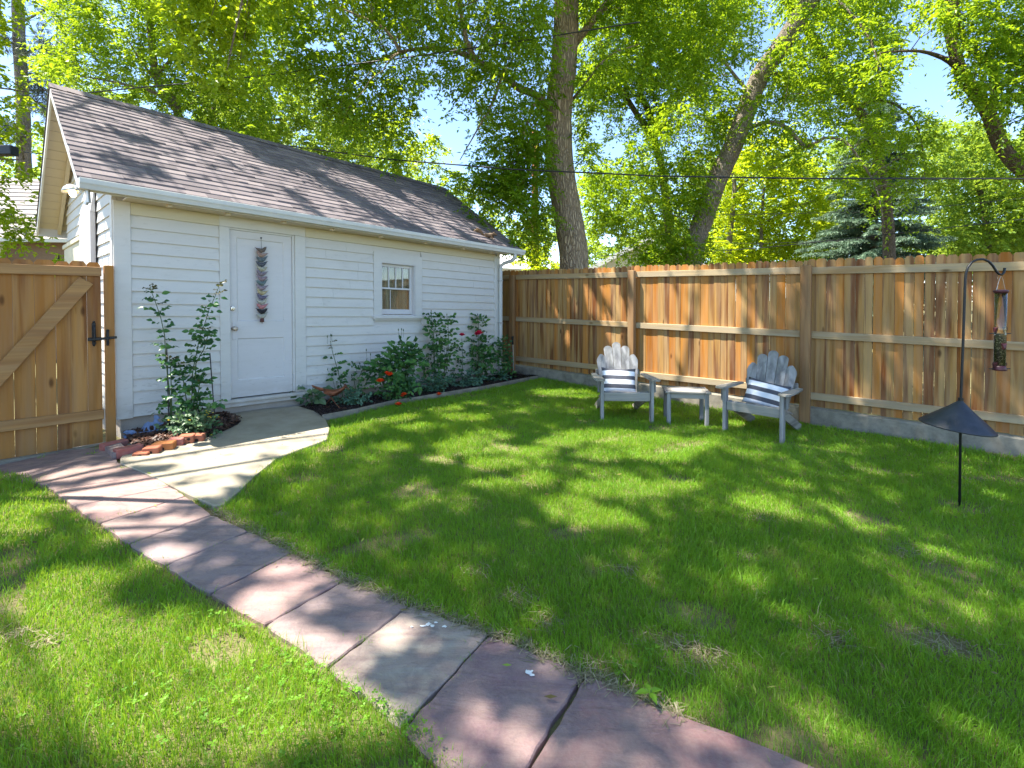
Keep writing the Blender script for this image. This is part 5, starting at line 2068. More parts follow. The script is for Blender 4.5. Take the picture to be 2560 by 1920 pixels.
plant('rose_bush', 'single slender rose cane with dark leaves rising behind the bird sculpture', 'rose', (855, 1000),
      [[z7(600, 1120), z7(560, 960), z7(535, 850), z7(500, 690), z7(470, 580), z7(440, 480), z7(425, 400)]], 0.067, group=gB, seed=12, young=.22, dens=.62,
      buds=[z7(378, 345), z7(425, 325), z7(440, 330)], bush=[(*z7(480, 960), .14, .11, 26)])
plant('rose_bush', 'thin sparse rose with two small buds between the bird sculpture and the big bush', 'rose', (893, 1002),
      [[z7(790, 1120), z7(820, 900), z7(870, 780), z7(925, 640)], [z7(800, 1080), z7(750, 950), z7(705, 890)]], 0.055, group=gB, seed=14, dens=.35, buds=[z7(917, 530), z7(975, 590)],
      bush=[(*z7(810, 860), .10, .15, 18), (*z7(800, 1040), .10, .08, 14)])
plant('rose_bush', 'big wide dark green rose bush under the window', 'rose', (990, 1003),
      [[z7(1350, 1130), z7(1360, 800), z7(1390, 560), z7(1400, 400)], [z7(1330, 1130), z7(1250, 760), z7(1150, 680), z7(1000, 800)], [z7(1370, 1130), z7(1480, 700), z7(1560, 520)]], 0.084, group=gB, seed=17, dens=.7,
      buds=[z7(1360, 250), z7(1405, 245), z7(1430, 255)], bush=[(*z7(1400, 600), .17, .19, 70), (*z7(1290, 800), .30, .20, 110), (*z7(1500, 760), .24, .26, 110), (*z7(1150, 850), .22, .14, 50)])
plant('rose_bush', 'low rose bush with two orange red blooms in front of the big bush', 'rose', (965, 1007),
      [[z7(1230, 1240), z7(1150, 1080), z7(1110, 980)], [z7(1240, 1240), z7(1270, 1050), z7(1235, 880)]], 0.058, 'rose_leaf', group=gB, seed=19, dens=.8,
      blooms=[(*z7(1110, 972), .052), (*z7(1240, 880), .046), (*z7(1200, 850), .03)], bush=[(*z7(1230, 1070), .16, .10, 46), (*z7(1400, 1050), .13, .14, 36)])
plant('rose_bush', 'small low rose with red blooms close to the edging strip', 'rose', (1012, 1001), [[z7(1450, 1230), z7(1440, 1150)]], 0.049, 'teal_leaf', group=gB, seed=23,
      blooms=[(*z7(1440, 1150), .038), (*z7(1415, 1170), .026)], bush=[(*z7(1250, 1200), .17, .06, 40), (*z7(1420, 1190), .12, .06, 22)])


def z8(x, y): return (1040 + x * .1356, 770 + y * .1356)


plant('rose_bush', 'tall rose with two upright canes right after the window', 'rose', (1098, 975),
      [[z8(350, 1400), z8(345, 1000), z8(330, 550), z8(310, 300), z8(280, 80)], [z8(500, 1350), z8(590, 950), z8(600, 600), z8(590, 300), z8(572, 150)]], 0.075, group=gB, seed=29, dens=1.25,
      buds=[z8(280, 60), z8(570, 125), z8(205, 430)], bush=[(*z8(330, 560), .12, .20, 34), (*z8(560, 700), .12, .22, 34), (*z8(420, 880), .20, .18, 56), (*z8(400, 1180), .2, .12, 40)])
plant('rose_bush', 'single thin rose stem with one pink bloom', 'rose', (1155, 958), [[z8(850, 1330), z8(858, 900), z8(845, 560)]], 0.072, group=gB, seed=31, dens=.42, blooms=[(*z8(848, 515), .052)], bmat='rose_pink',
      bush=[(*z8(850, 830), .08, .05, 5), (*z8(840, 1130), .10, .10, 16)])
plant('rose_bush', 'tall full rose bush with a large pink bloom near the downspout', 'rose', (1198, 952),
      [[z8(1150, 1330), z8(1150, 900), z8(1160, 600), z8(1150, 300), z8(1136, 140)], [z8(1170, 1330), z8(1300, 900), z8(1330, 620)]], 0.072, group=gB, seed=37, dens=1.1,
      buds=[z8(1136, 125), z8(1305, 450), z8(1280, 520)], blooms=[(*z8(1165, 490), .075), (*z8(1120, 500), .045)], bmat='rose_pink', bush=[(*z8(1140, 330), .11, .12, 22), (*z8(1200, 680), .22, .19, 60), (*z8(1180, 940), .24, .19, 70), (*z8(1330, 1020), .14, .18, 34)])
plant('rose_bush', 'dark green bush in the bed corner between downspout and fence', 'rose', (1262, 945), [[z8(1620, 1290), z8(1610, 900), z8(1600, 640)]], 0.067, group=gB, seed=41, dens=1.0,
      bush=[(*z8(1620, 760), .14, .20, 50), (*z8(1600, 1020), .16, .16, 44), (*z8(1580, 1250), .20, .09, 40)])
gC = 'low leafy plants in the rose bed'
plant('low_plant', 'broad-leaved green plant beside the door sill', 'plant', (781, 1012), [[z7(170, 1260), z7(165, 1080)]], 0.11, 'low_leaf', group=gC, seed=43, n5=3, dens=.4, bush=[(*z7(170, 1110), .13, .08, 12), (*z7(110, 1190), .12, .05, 7)])
plant('low_plant', 'grey green lacy plant under the slender rose cane', 'plant', (872, 1018), [[z7(680, 1290), z7(660, 1150)]], 0.043, 'teal_leaf', group=gC, seed=47, n5=3, bush=[(*z7(620, 1190), .13, .09, 90), (*z7(780, 1190), .15, .07, 80)])
plant('low_plant', 'wide grey green plant at the foot of the tall two-caned rose', 'plant', (1085, 985), [[z8(330, 1490), z8(330, 1300)]], 0.049, 'teal_leaf', group=gC, seed=53, n5=3, bush=[(*z8(250, 1390), .24, .10, 100), (*z8(520, 1380), .16, .09, 60), (*z8(60, 1420), .2, .08, 60)])
plant('low_plant', 'grey green plant at the foot of the pink roses', 'plant', (1160, 970), [[z8(880, 1460), z8(860, 1270)]], 0.052, 'teal_leaf', group=gC, seed=59, n5=3, bush=[(*z8(820, 1350), .18, .10, 80), (*z8(1050, 1300), .16, .10, 70), (*z8(980, 1400), .12, .07, 40)])
plant('low_plant', 'small dark plant beside the garden rod', 'plant', (1250, 955), [[z8(1480, 1370), z8(1480, 1290)]], 0.052, 'teal_leaf', group=gC, seed=61, n5=3, bush=[(*z8(1480, 1290), .18, .07, 60)])

# orange blooms lying by the edging
for (px, py, lab) in ((1097, 990, 'orange bloom lying on the edging near the tall two-caned rose'), (996, 1016, 'orange bloom lying on the edging below the low orange rose bush')):
    g = G(px, py + 3)
    t = thing('fallen_rose', lab, 'flower', (g.x, g.y, g.z + .03), 0, 'fallen rose blooms')
    bloom(t, Vector((0, 0, 0)), .055, MT['rose_orange'], random.Random(px))
# ------------------------------------------------------------------ sunlight direction and the gaps it comes through
SUN = Vector((0.48, 0.029, -1.0))           # travel of the light, per metre of drop


def sunq(P):
    P = np.asarray(P, float)
    return np.stack([P[..., 0] + SUN.x * P[..., 2], P[..., 1] + SUN.y * P[..., 2]], -1)


GAPS = []       # (qx, qy, rx, ry, angle): openings in the crowns where sun reaches the yard


def gap_ground(px, py, rx, ry):
    a, b, c, d = [np.array(G(*p)) for p in ((px - rx, py), (px + rx, py), (px, py - ry), (px, py + ry))]
    q = sunq(np.stack([a, b, c, d]))
    cen = q.mean(0)
    GAPS.append((cen[0], cen[1], max(.05, np.linalg.norm(q[1] - q[0]) / 2), max(.05, np.linalg.norm(q[3] - q[2]) / 2), 0.0))


def gap_point(P, rx, ry=None):
    q = sunq(np.array(P))
    GAPS.append((q[0], q[1], rx, ry or rx, 0.0))


for g in [  # concrete path
    (560, 1168, 95, 20), (640, 1112, 170, 24), (450, 1205, 70, 20), (420, 1150, 80, 12), (520, 1225, 60, 18), (650, 1172, 50, 14), (760, 1088, 75, 18), (540, 1135, 60, 10), (720, 1120, 70, 16),
    # upper flagstones
    (270, 1228, 80, 20), (340, 1265, 70, 16), (170, 1192, 50, 9), (250, 1180, 40, 6), (330, 1215, 60, 14), (430, 1312, 40, 10), (300, 1330, 60, 12), (420, 1390, 40, 14),
    # streaks on the lower flagstones
    (690, 1490, 62, 17), (640, 1515, 40, 14), (705, 1430, 26, 12), (700, 1575, 45, 28), (770, 1620, 70, 32), (850, 1660, 60, 26), (640, 1560, 40, 20), (990, 1600, 16, 10), (600, 1760, 120, 40),
    # left lawn
    (60, 1265, 70, 26), (30, 1330, 60, 14), (180, 1455, 90, 22), (90, 1520, 130, 36), (60, 1600, 110, 44), (330, 1640, 170, 50), (500, 1600, 110, 40), (560, 1690, 150, 50), (300, 1740, 200, 46), (120, 1700, 110, 40), (700, 1740, 150, 50), (420, 1560, 60, 20), (250, 1560, 50, 18), (600, 1600, 80, 40), (480, 1820, 300, 50), (850, 1790, 100, 40),
    # main lawn
    (930, 1040, 110, 16), (1080, 1000, 120, 12), (860, 1075, 50, 22), (830, 1110, 18, 14), (1210, 968, 130, 11), (1330, 952, 90, 8), (1420, 985, 70, 9), (1190, 1120, 90, 18), (1235, 1158, 70, 12), (1320, 1130, 60, 10), (1400, 1105, 50, 9),
    (1560, 1096, 140, 16), (1650, 1140, 70, 15), (1690, 1120, 70, 10), (1545, 1222, 110, 17), (1480, 1290, 90, 17), (1420, 1260, 50, 9), (1905, 1262, 46, 15), (1740, 1108, 50, 8), (1340, 1195, 40, 11), (1240, 1210, 50, 8), (1170, 1045, 50, 8), (1100, 1150, 30, 8), (1230, 1090, 50, 8), (1500, 1140, 40, 9), (1700, 1215, 40, 8), (1840, 1060, 20, 6), (980, 1120, 40, 8), (1050, 1070, 40, 8),
]: gap_ground(*g)
for (px, py, r) in [  # roof of the shed
    (300, 300, .34), (380, 320, .36), (260, 345, .20), (430, 350, .38), (500, 390, .40), (430, 410, .34), (560, 440, .38), (620, 410, .34), (520, 480, .36), (600, 500, .34), (330, 385, .18), (340, 470, .15), (280, 455, .12),
    (680, 520, .30), (700, 450, .22), (760, 440, .16), (740, 540, .22), (860, 560, .24), (800, 520, .12), (920, 590, .16), (960, 575, .12), (1000, 600, .09), (1080, 615, .07), (940, 540, .10), (220, 310, .16), (240, 270, .12), (660, 470, .3), (560, 360, .3), (480, 330, .25)]:
    gap_point(roofpt(px, py), r * .72)
for (t, z, r) in [(2.9, 1.70, .20), (3.2, 1.55, .34), (3.55, 1.45, .30), (3.3, 1.15, .32), (3.6, .95, .36), (3.95, .75, .34), (3.3, .72, .32), (4.2, .55, .24), (3.9, 1.62, .14), (4.15, 1.45, .10), (2.9, .55, .2),
                  (2.1, 1.92, .16), (2.35, 1.35, .12), (2.2, 1.0, .10), (1.35, 1.6, .06), (.9, 1.5, .05), (1.8, 1.5, .07), (1.2, 1.0, .06), (2.75, 1.98, .12), (4.1, 1.0, .2)]:
    p = fe(t, .04)
    gap_point((p[0], p[1], z), r)
for (v, z, r) in [(.15, 1.6, .5), (.5, 1.9, .5), (.9, 1.9, .5), (1.3, 2.0, .5), (.5, 1.4, .4), (1.6, 2.6, .5), (2.2, 2.4, .5)]:
    gap_point(shp(U0 - .02, v, z), r)
gap_point(local(ch1, -.08, .72, .9), .16)
gap_point(local(ch1, .1, .70, .8), .10)
gap_point(local(tab, 0, .1, .42), .16)
gap_point(local(ch1, -.03, .36, .55), .10)
GAPS = np.array(GAPS)


def sun_block(P, r):
    """True for leaves that would stand in one of the sun's openings"""
    q = sunq(P)
    out = np.zeros(len(P), bool)
    wob = 1 + .30 * np.sin(q[:, 0] * 7.3 + 2 * np.sin(q[:, 1] * 9.1)) * np.cos(q[:, 1] * 6.1 + P[:, 2])
    for (x, y, rx, ry, a) in GAPS:
        d = ((q[:, 0] - x) / (rx + .045)) ** 2 + ((q[:, 1] - y) / (ry + .045)) ** 2
        out |= d < 1.15 * wob
    return out


SKYGAP = [(1085, 255, 38, 45), (1070, 312, 48, 26), (1150, 345, 18, 60), (1135, 405, 42, 20), (1185, 320, 10, 60), (1495, 320, 20, 40), (1530, 375, 34, 24), (1600, 350, 12, 18),
          (2310, 215, 62, 52), (2330, 160, 42, 40), (2355, 262, 48, 26), (2245, 300, 10, 30), (2290, 120, 30, 14), (810, 117, 34, 14), (780, 112, 22, 10), (22, 130, 22, 20), (60, 175, 20, 20), (75, 300, 16, 30), (70, 395, 26, 24), (100, 225, 14, 14),
          (370, 262, 26, 10), (300, 225, 18, 9), (400, 150, 16, 12), (470, 285, 16, 12), (340, 180, 12, 14), (1392, 630, 20, 30), (1520, 600, 26, 16), (2540, 300, 22, 50), (2520, 380, 14, 20),
          (900, 420, 14, 10), (1190, 520, 14, 20), (1050, 345, 20, 10), (690, 300, 14, 10), (760, 330, 14, 8), (1640, 160, 12, 12), (1580, 260, 14, 18), (1290, 540, 12, 16)]


def leafcloud(C, Rad, twigs, per, L, Wd, droop, rng, spread=1.0, fl=.7, pairs=True):
    """leaf positions: twigs leave each clump centre, leaves sit along the twigs"""
    K = len(C)
    n = K * twigs
    d = rng.normal(0, 1, (n, 3))
    d[:, 2] *= fl
    d /= np.linalg.norm(d, axis=1)[:, None] + 1e-6
    base = np.repeat(C, twigs, 0)
    rr_ = np.repeat(Rad, twigs)
    ln = rr_ * rng.uniform(.55, 1.25, n)
    base = base + d * (rr_ * rng.uniform(0, .35, n))[:, None]
    m = n * per
    t = np.tile(np.linspace(.12, 1.0, per), n) + rng.uniform(-.06, .06, m)
    D = np.repeat(d, per, 0)
    LN = np.repeat(ln, per)
    P = np.repeat(base, per, 0) + D * (t * LN)[:, None]
    P[:, 2] -= droop * LN * t * t
    sd = np.cross(D, np.array([0, 0, 1.0]))
    sd /= np.linalg.norm(sd, axis=1)[:, None] + 1e-6
    sg = np.tile(np.where(np.arange(per) % 2 == 0, 1.0, -1.0), n)
    ld = D * .45 + sd * (sg * rng.uniform(.5, 1.1, m))[:, None] + rng.normal(0, .28, (m, 3))
    ld[:, 2] -= rng.uniform(.05, .75, m) * droop * 1.5
    ld /= np.linalg.norm(ld, axis=1)[:, None] + 1e-6
    ls = L * rng.uniform(.65, 1.2, m)
    ws = Wd * rng.uniform(.7, 1.2, m)
    r = np.clip(.45 + np.repeat(rng.normal(0, .17, K), twigs * per) + rng.normal(0, .16, m), 0, 1)
    return P, ld, ls, ws, r


def leafmesh(P, ld, ls, ws, r, rng):
    up = rng.normal(0, .45, P.shape) + np.array([0, 0, 1.0])
    s = np.cross(ld, up)
    s /= np.linalg.norm(s, axis=1)[:, None] + 1e-6
    u = np.cross(s, ld)
    mid = P + ld * (ls * .45)[:, None] + u * (ws * .18)[:, None]
    V = np.stack([P, mid + s * (ws * .5)[:, None], P + ld * ls[:, None] - u * (ls * .12)[:, None], mid - s * (ws * .5)[:, None]], 1).reshape(-1, 3)
    Fq = np.arange(len(V)).reshape(-1, 4)
    return V, Fq, np.repeat(r, 4)


def polyarea(p):
    p = np.array(p)
    x, y = p[:, 0], p[:, 1]
    return abs(np.dot(x, np.roll(y, -1)) - np.dot(y, np.roll(x, -1))) / 2


def fill(poly, d0, d1, lai, L, Wd, rad, twigs, per, rng):
    """clump centres of a crown that fills an outline between two distances"""
    A = polyarea(poly)
    dm = (d0 + d1) / 2
    leafpx = .5 * L * Wd * (F_PX / dm) ** 2 * .62
    K = int(1.55 * lai * A / (leafpx * twigs * per)) + 1
    p = np.array(poly)
    lo, hi = p.min(0), p.max(0)
    Q = rng.uniform(lo, hi, (K * 6, 2))
    Q = Q[inpoly(Q, poly)][:K]
    dep = rng.uniform(d0, d1, len(Q))
    xc = (Q[:, 0] - CX) / F_PX
    yc = (CY - Q[:, 1]) / F_PX
    dy = CP + yc * SP
    C = np.stack([xc / dy * dep, dep, CAMZ + (-SP + yc * CP) / dy * dep], 1)
    return C, rad * rng.uniform(.6, 1.25, len(C))


def limb(mb, pts, r0, r1, n=8, jit=.04):
    """smooth tapered limb through the points"""
    P = [Vector(p) for p in pts]
    out = []
    N = len(P)
    for i in range(N - 1):
        p0, p1, p2, p3 = P[max(i - 1, 0)], P[i], P[i + 1], P[min(i + 2, N - 1)]
        st = max(2, int((p2 - p1).length / .22))
        for q in range(st):
            t = q / st
            out.append(.5 * ((2 * p1) + (p2 - p0) * t + (2 * p0 - 5 * p1 + 4 * p2 - p3) * t * t + (3 * p1 - p0 - 3 * p2 + p3) * t ** 3))
    out.append(P[-1])
    m = len(out)
    rads = [r0 + (r1 - r0) * (i / (m - 1)) for i in range(m)]
    mb.tube(out, rads, n, .5, jit=jit)
    return out


def tree(name, label, group, bark, leafmat, limbs, regions, L, Wd, rad=.5, twigs=7, per=13, droop=.35, seed=1, prune=True, cat='tree', twig_every=3, fl=.7):
    """limbs: [(points, r0, r1, sides)], regions: [(outline, near, far, density)]"""
    rng = np.random.default_rng(seed)
    random.seed(seed)
    root = Vector(limbs[0][0][0])
    root.z = gz(root.x, root.y) - .05
    t = thing(name, label, cat, tuple(root), 0, group)
    tb = MB()
    skel = []
    for (pts, r0, r1, n) in limbs:
        skel += limb(tb, [Vector(p) - root for p in pts], r0, r1, n)
    sk = np.array([tuple(p) for p in skel])
    Cs, Rs = [], []
    for (poly, d0, d1, lai) in regions:
        C, r_ = fill(poly, d0, d1, lai, L, Wd, rad, twigs, per, rng)
        Cs.append(C)
        Rs.append(r_)
    C, r_ = np.concatenate(Cs), np.concatenate(Rs)
    P, ld, ls, ws, rr_ = leafcloud(C, r_, twigs, per, L, Wd, droop, rng, fl=fl)
    keep = np.ones(len(P), bool)
    px, py, dep = PX(P)
    for (gx, gy, rx, ry) in SKYGAP:
        d = ((px - gx) / rx) ** 2 + ((py - gy) / ry) ** 2
        keep &= (d > 1.0) | (rng.random(len(P)) < .10)
    if prune:
        keep &= ~sun_block(P + ld * (ls * .5)[:, None], .3) | (rng.random(len(P)) < .04)
    P, ld, ls, ws, rr_ = P[keep], ld[keep], ls[keep], ws[keep], rr_[keep]
    # thin twigs from the limbs out to the clumps
    Cl = C - np.array(root)
    use = {}
    for i in range(0, len(Cl), twig_every):
        c = Cl[i]
        cpx, cpy, _d = PX(C[i])
        if any(((cpx - gx) / (rx + 25)) ** 2 + ((cpy - gy) / (ry + 25)) ** 2 < 1 for gx, gy, rx, ry in SKYGAP): continue
        j = np.argmin(((sk - c) ** 2).sum(1) + 0.6 * np.maximum(0, sk[:, 2] - c[2]))
        a = sk[j]
        use[j] = use.get(j, 0) + 1
        mpx, mpy, _d = PX((a + c) / 2 + np.array(root))
        if use[j] > 3 or any(((mpx - gx) / (rx + 15)) ** 2 + ((mpy - gy) / (ry + 15)) ** 2 < 1 for gx, gy, rx, ry in SKYGAP): continue
        dd = np.linalg.norm(c - a)
        if dd > 2.0 or dd < .2: continue
        m1 = a * .55 + c * .45 + np.array([0, 0, .16 * dd]) + rng.normal(0, .06 * dd, 3)
        e = c + (c - m1) * .35 - np.array([0, 0, .1])
        bz = [a * (1 - s) ** 3 + 3 * m1 * s * (1 - s) ** 2 + 3 * c * s * s * (1 - s) + e * s ** 3 + (rng.normal(0, .025, 3) if 0 < s < 1 else 0) for s in np.linspace(0, 1, 8)]
        tb.tube(bz, list(np.linspace(.005 + .006 * dd, .0015, 8)), 5, .5)
    tb.build('trunk', bark, t, smooth=True)
    V, Fq, R4 = leafmesh(P - np.array(root), ld, ls, ws, rr_, rng)
    mesh_np('crown', V, Fq, leafmat, R4, t)
    return t


def wp(*pts): return [W(px, py, d) for px, py, d in pts]


def foot(px, py, d):
    p = W(px, py, d)
    return Vector((p.x, p.y, gz(p.x, p.y) - .1))


gT = 'trees behind the yard'
# --- big ash whose thick trunk stands just behind the fence
ash_l = [
    ([foot(1440, 700, 10.5)] + wp((1436, 680, 10.5), (1424, 563, 10.5), (1400, 424, 10.5), (1397, 274, 10.5), (1408, 180, 10.5), (1413, 106, 10.5), (1416, -60, 10.5), (1400, -300, 10.6)), .345, .24, 22),
    (wp((1380, 285, 10.45), (1345, 240, 10.3), (1300, 222, 10.2), (1255, 190, 10.1), (1190, 150, 10), (1110, 122, 9.9), (1000, 130, 9.8), (880, 180, 9.6)), .095, .012, 10),
    (wp((1190, 150, 9.3), (1165, 100, 9.2), (1150, 20, 9.2), (1100, -120, 9.0)), .055, .02, 8),
    (wp((1000, 130, 8.8), (960, 70, 8.7), (850, 20, 8.5)), .035, .012, 6),
    (wp((1255, 190, 9.6), (1230, 260, 9.4), (1190, 330, 9.3), (1150, 400, 9.3)), .035, .008, 6),
    (wp((1345, 240, 10.2), (1310, 330, 9.8), (1290, 430, 9.6), (1310, 520, 9.6)), .03, .008, 6),
    (wp((1436, 110, 10.5), (1500, 30, 10.3), (1580, -60, 10.2), (1700, -150, 10)), .09, .03, 8),
    (wp((1430, 250, 10.5), (1470, 200, 10.3), (1520, 140, 10.2), (1600, 110, 10.1)), .03, .01, 6),
]
ash_r = [
    ([(640, 90), (760, -110), (1380, -110), (1372, 60), (1368, 240), (1330, 260), (1150, 230), (1040, 300), (930, 330), (800, 260), (690, 190)], 8.2, 11.0, 2.5),
    ([(1380, 250), (1350, 430), (1370, 560), (1345, 640), (1300, 620), (1270, 560), (1180, 540), (1130, 500), (1150, 430), (1190, 350), (1200, 260)], 9.0, 11.2, 2.8),
    ([(830, 250), (1060, 300), (1040, 390), (990, 420), (900, 370)], 8.2, 9.5, 1.7),
    ([(1440, -130), (1900, -130), (1850, 60), (1760, 240), (1660, 230), (1560, 160), (1450, 240), (1440, 60)], 9.6, 12.0, 1.9),
    ([(1440, 240), (1500, 240), (1500, 440), (1440, 430)], 10.2, 11.4, 1.3), ([(1230, 380), (1360, 330), (1375, 520), (1380, 600), (1300, 640), (1240, 560)], 9.2, 10.6, 1.3),
]
tree('ash_tree', 'big tree with the thickest furrowed trunk rising just behind the picket fence', gT, MT['bark'], MT['ash_leaf'], ash_l, ash_r, .105, .044, .48, 7, 13, .5, 101)

# --- leaning trunk to its right
lean_l = [
    ([foot(1728, 690, 13)] + wp((1731, 650, 13), (1763, 534, 12.9), (1795, 447, 12.8), (1835, 360, 12.7), (1867, 274, 12.6), (1902, 187, 12.5), (1958, 106, 12.3), (2050, -40, 12), (2150, -250, 11.8)), .30, .19, 18),
    (wp((1850, 330, 12.7), (1920, 305, 12.2), (1975, 325, 11.9), (2012, 368, 11.7), (2060, 345, 11.5), (2110, 352, 11.4), (2150, 400, 11.3), (2190, 470, 11.2), (2210, 560, 11.1)), .065, .010, 8),
    (wp((1902, 187, 12.5), (1940, 183, 12.3), (1975, 180, 12.2)), .045, .015, 7),
    (wp((1975, 180, 12.2), (1965, 240, 12.1), (1950, 300, 12)), .014, .006, 5),
    (wp((1880, 240, 12.6), (1830, 180, 12.4), (1790, 120, 12.3), (1760, 20, 12.2)), .05, .02, 7),
    (wp((2050, -40, 12), (2150, 60, 11.6), (2190, 140, 11.4), (2205, 240, 11.3)), .045, .012, 6),
]
lean_r = [
    ([(1860, 330), (1900, 180), (1960, 40), (1950, -200), (2280, -200), (2260, 60), (2225, 250), (2320, 330), (2350, 420), (2260, 500), (2190, 500), (2090, 450), (1990, 420), (1920, 420)], 11, 13.2, 1.05),
    ([(1560, 330), (1700, 250), (1840, 220), (1820, 340), (1760, 440), (1700, 420), (1600, 420)], 12.2, 14, 2.0),
    ([(1450, 500), (1470, 430), (1560, 400), (1600, 560), (1460, 640)], 12, 14, 1.2), ([(1450, 440), (1560, 420), (1700, 400), (1775, 440), (1770, 600), (1740, 660), (1560, 650), (1520, 610), (1470, 560)], 11.6, 14, 2.1),
    ([(1580, 610), (1760, 580), (1760, 665), (1580, 670)], 11.6, 12.4, 1.6),
    ([(2040, 380), (2200, 420), (2240, 560), (2150, 560), (2060, 470)], 10.8, 11.6, .3),
]
tree('ash_tree', 'tree with a thick trunk leaning strongly to one side behind the chairs', gT, MT['bark2'], MT['ash_leaf'], lean_l, lean_r, .120, .050, .5, 7, 13, .45, 103)

# --- slimmer forked trunk between the two
fork_l = [
    ([foot(1680, 690, 14.5)] + wp((1676, 620, 14.5), (1662, 480, 14.5), (1652, 410, 14.5), (1628, 335, 14.4), (1595, 290, 14.3), (1558, 233, 14.2), (1520, 185, 14.1), (1500, 100, 14)), .19, .05, 12),
    (wp((1640, 370, 14.4), (1625, 290, 14.5), (1600, 220, 14.6), (1620, 120, 14.7), (1640, 0, 14.7)), .11, .04, 9),
    (wp((1558, 233, 14.2), (1540, 190, 14), (1500, 190, 13.8)), .03, .01, 6)]
fork_r = [([(1440, 180), (1660, 180), (1660, 460), (1440, 470)], 13.5, 15.5, .9), ([(1690, -120), (1920, -120), (1890, 110), (1800, 260), (1720, 260)], 12.9, 14.5, 1.5), ([(1480, 180), (1640, 60), (1760, 100), (1740, 260), (1680, 330), (1620, 320), (1560, 240), (1500, 240)], 13.5, 15.5, 1.6),
          ([(1450, -120), (1700, -120), (1740, 100), (1640, 240), (1450, 260)], 13.5, 15.5, 1.7)]
tree('ash_tree', 'slimmer forked tree between the thick trunk and the leaning trunk', gT, MT['barkd'], MT['ash_leaf'], fork_l, fork_r, .12, .052, .5, 7, 13, .4, 107)

# --- bent limb tree in front of the spruce
bent_l = [
    ([foot(2225, 690, 15.5)] + wp((2222, 600, 15.5), (2210, 480, 15.4), (2196, 392, 15.3), (2183, 335, 15.2), (2140, 268, 15), (2095, 222, 14.8), (2064, 160, 14.6), (2040, 106, 14.5), (1980, 20, 14.3), (1900, -120, 14)), .19, .10, 12),
    (wp((2140, 268, 15), (2190, 250, 14.6), (2240, 262, 14.3), (2290, 310, 14), (2310, 400, 13.9), (2312, 500, 13.8)), .05, .008, 6),
    (wp((2064, 160, 14.6), (2120, 80, 14.3), (2210, 60, 14)), .045, .012, 6)]
bent_r = [([(1960, -150), (2260, -150), (2260, 110), (2200, 240), (2080, 300), (2000, 330), (1960, 220)], 13.8, 16, 1.7),
          ([(2060, 300), (2330, 260), (2350, 330), (2300, 360), (2100, 370)], 13.6, 15.4, .8)]
tree('ash_tree', 'tree with a dark bent trunk crossing in front of the spruce', gT, MT['barkd'], MT['ash_leaf'], bent_l, bent_r, .125, .054, .5, 7, 13, .5, 109)

# --- tree at the right whose limb leans in from outside
right_l = [
    ([foot(2950, 690, 10.5)] + wp((2900, 560, 10.5), (2760, 520, 10.5), (2640, 480, 10.5), (2555, 425, 10.5), (2500, 360, 10.5), (2475, 290, 10.5), (2440, 235, 10.5), (2405, 190, 10.5), (2390, 140, 10.5), (2378, 90, 10.5), (2370, -60, 10.5), (2330, -250, 10.4)), .23, .07, 14),
    (wp((2405, 185, 10.5), (2375, 155, 10.4), (2340, 138, 10.3), (2300, 128, 10.2), (2250, 128, 10.1), (2200, 132, 10)), .06, .014, 8),
    (wp((2475, 290, 10.5), (2490, 220, 10.3), (2470, 150, 10.2), (2420, 120, 10.2), (2400, 60, 10.1), (2380, -60, 10)), .09, .03, 9),
    (wp((2490, 220, 10.3), (2560, 170, 10), (2660, 100, 9.8)), .06, .02, 7)]
right_r = [([(2420, -200), (2800, -200), (2800, 330), (2620, 330), (2500, 300), (2430, 240), (2440, 130), (2350, 107), (2300, 30), (2350, -100)], 9.2, 11.2, 2.0), ([(2420, 120), (2580, 110), (2600, 300), (2480, 290), (2440, 210)], 9.0, 10.2, 1.0),
           ([(2520, 380), (2800, 330), (2800, 560), (2600, 520)], 9.5, 11.5, .8),
           ([(2340, 170), (2420, 190), (2420, 250), (2370, 240)], 10, 10.6, .6), ([(2210, 110), (2300, 125), (2280, 170), (2220, 250), (2190, 200)], 9.8, 10.4, .8)]
tree('ash_tree', 'tree whose dark limbs lean in over the bird feeder end of the fence', gT, MT['barkd'], MT['ash_leaf'], right_l, right_r, .110, .046, .45, 7, 13, .5, 113)

# --- bright lime-green tree
tree('linden_tree', 'glowing lime green tree behind the fence beside the spruce', gT, MT['bark2'], MT['lime_leaf'],
     [([foot(1822, 690, 23)] + wp((1822, 640, 23), (1828, 560, 23), (1836, 480, 23), (1830, 400, 23)), .20, .08, 10), ([foot(1905, 690, 23), W(1905, 640, 23), W(1903, 560, 23), W(1910, 470, 23)], .12, .06, 8),
      (wp((1836, 480, 23), (1900, 430, 23), (1990, 410, 23)), .05, .02, 6), (wp((1905, 560, 23), (1980, 520, 23), (2040, 500, 23)), .04, .02, 6)],
     [([(1800, 420), (1870, 370), (2010, 400), (2090, 440), (2090, 600), (2040, 668), (1790, 668), (1780, 560)], 22, 25, 2.6), ([(1830, 300), (2000, 320), (2040, 420), (1840, 430)], 22, 25, 1.5)], .19, .11, .7, 7, 12, .35, 127)
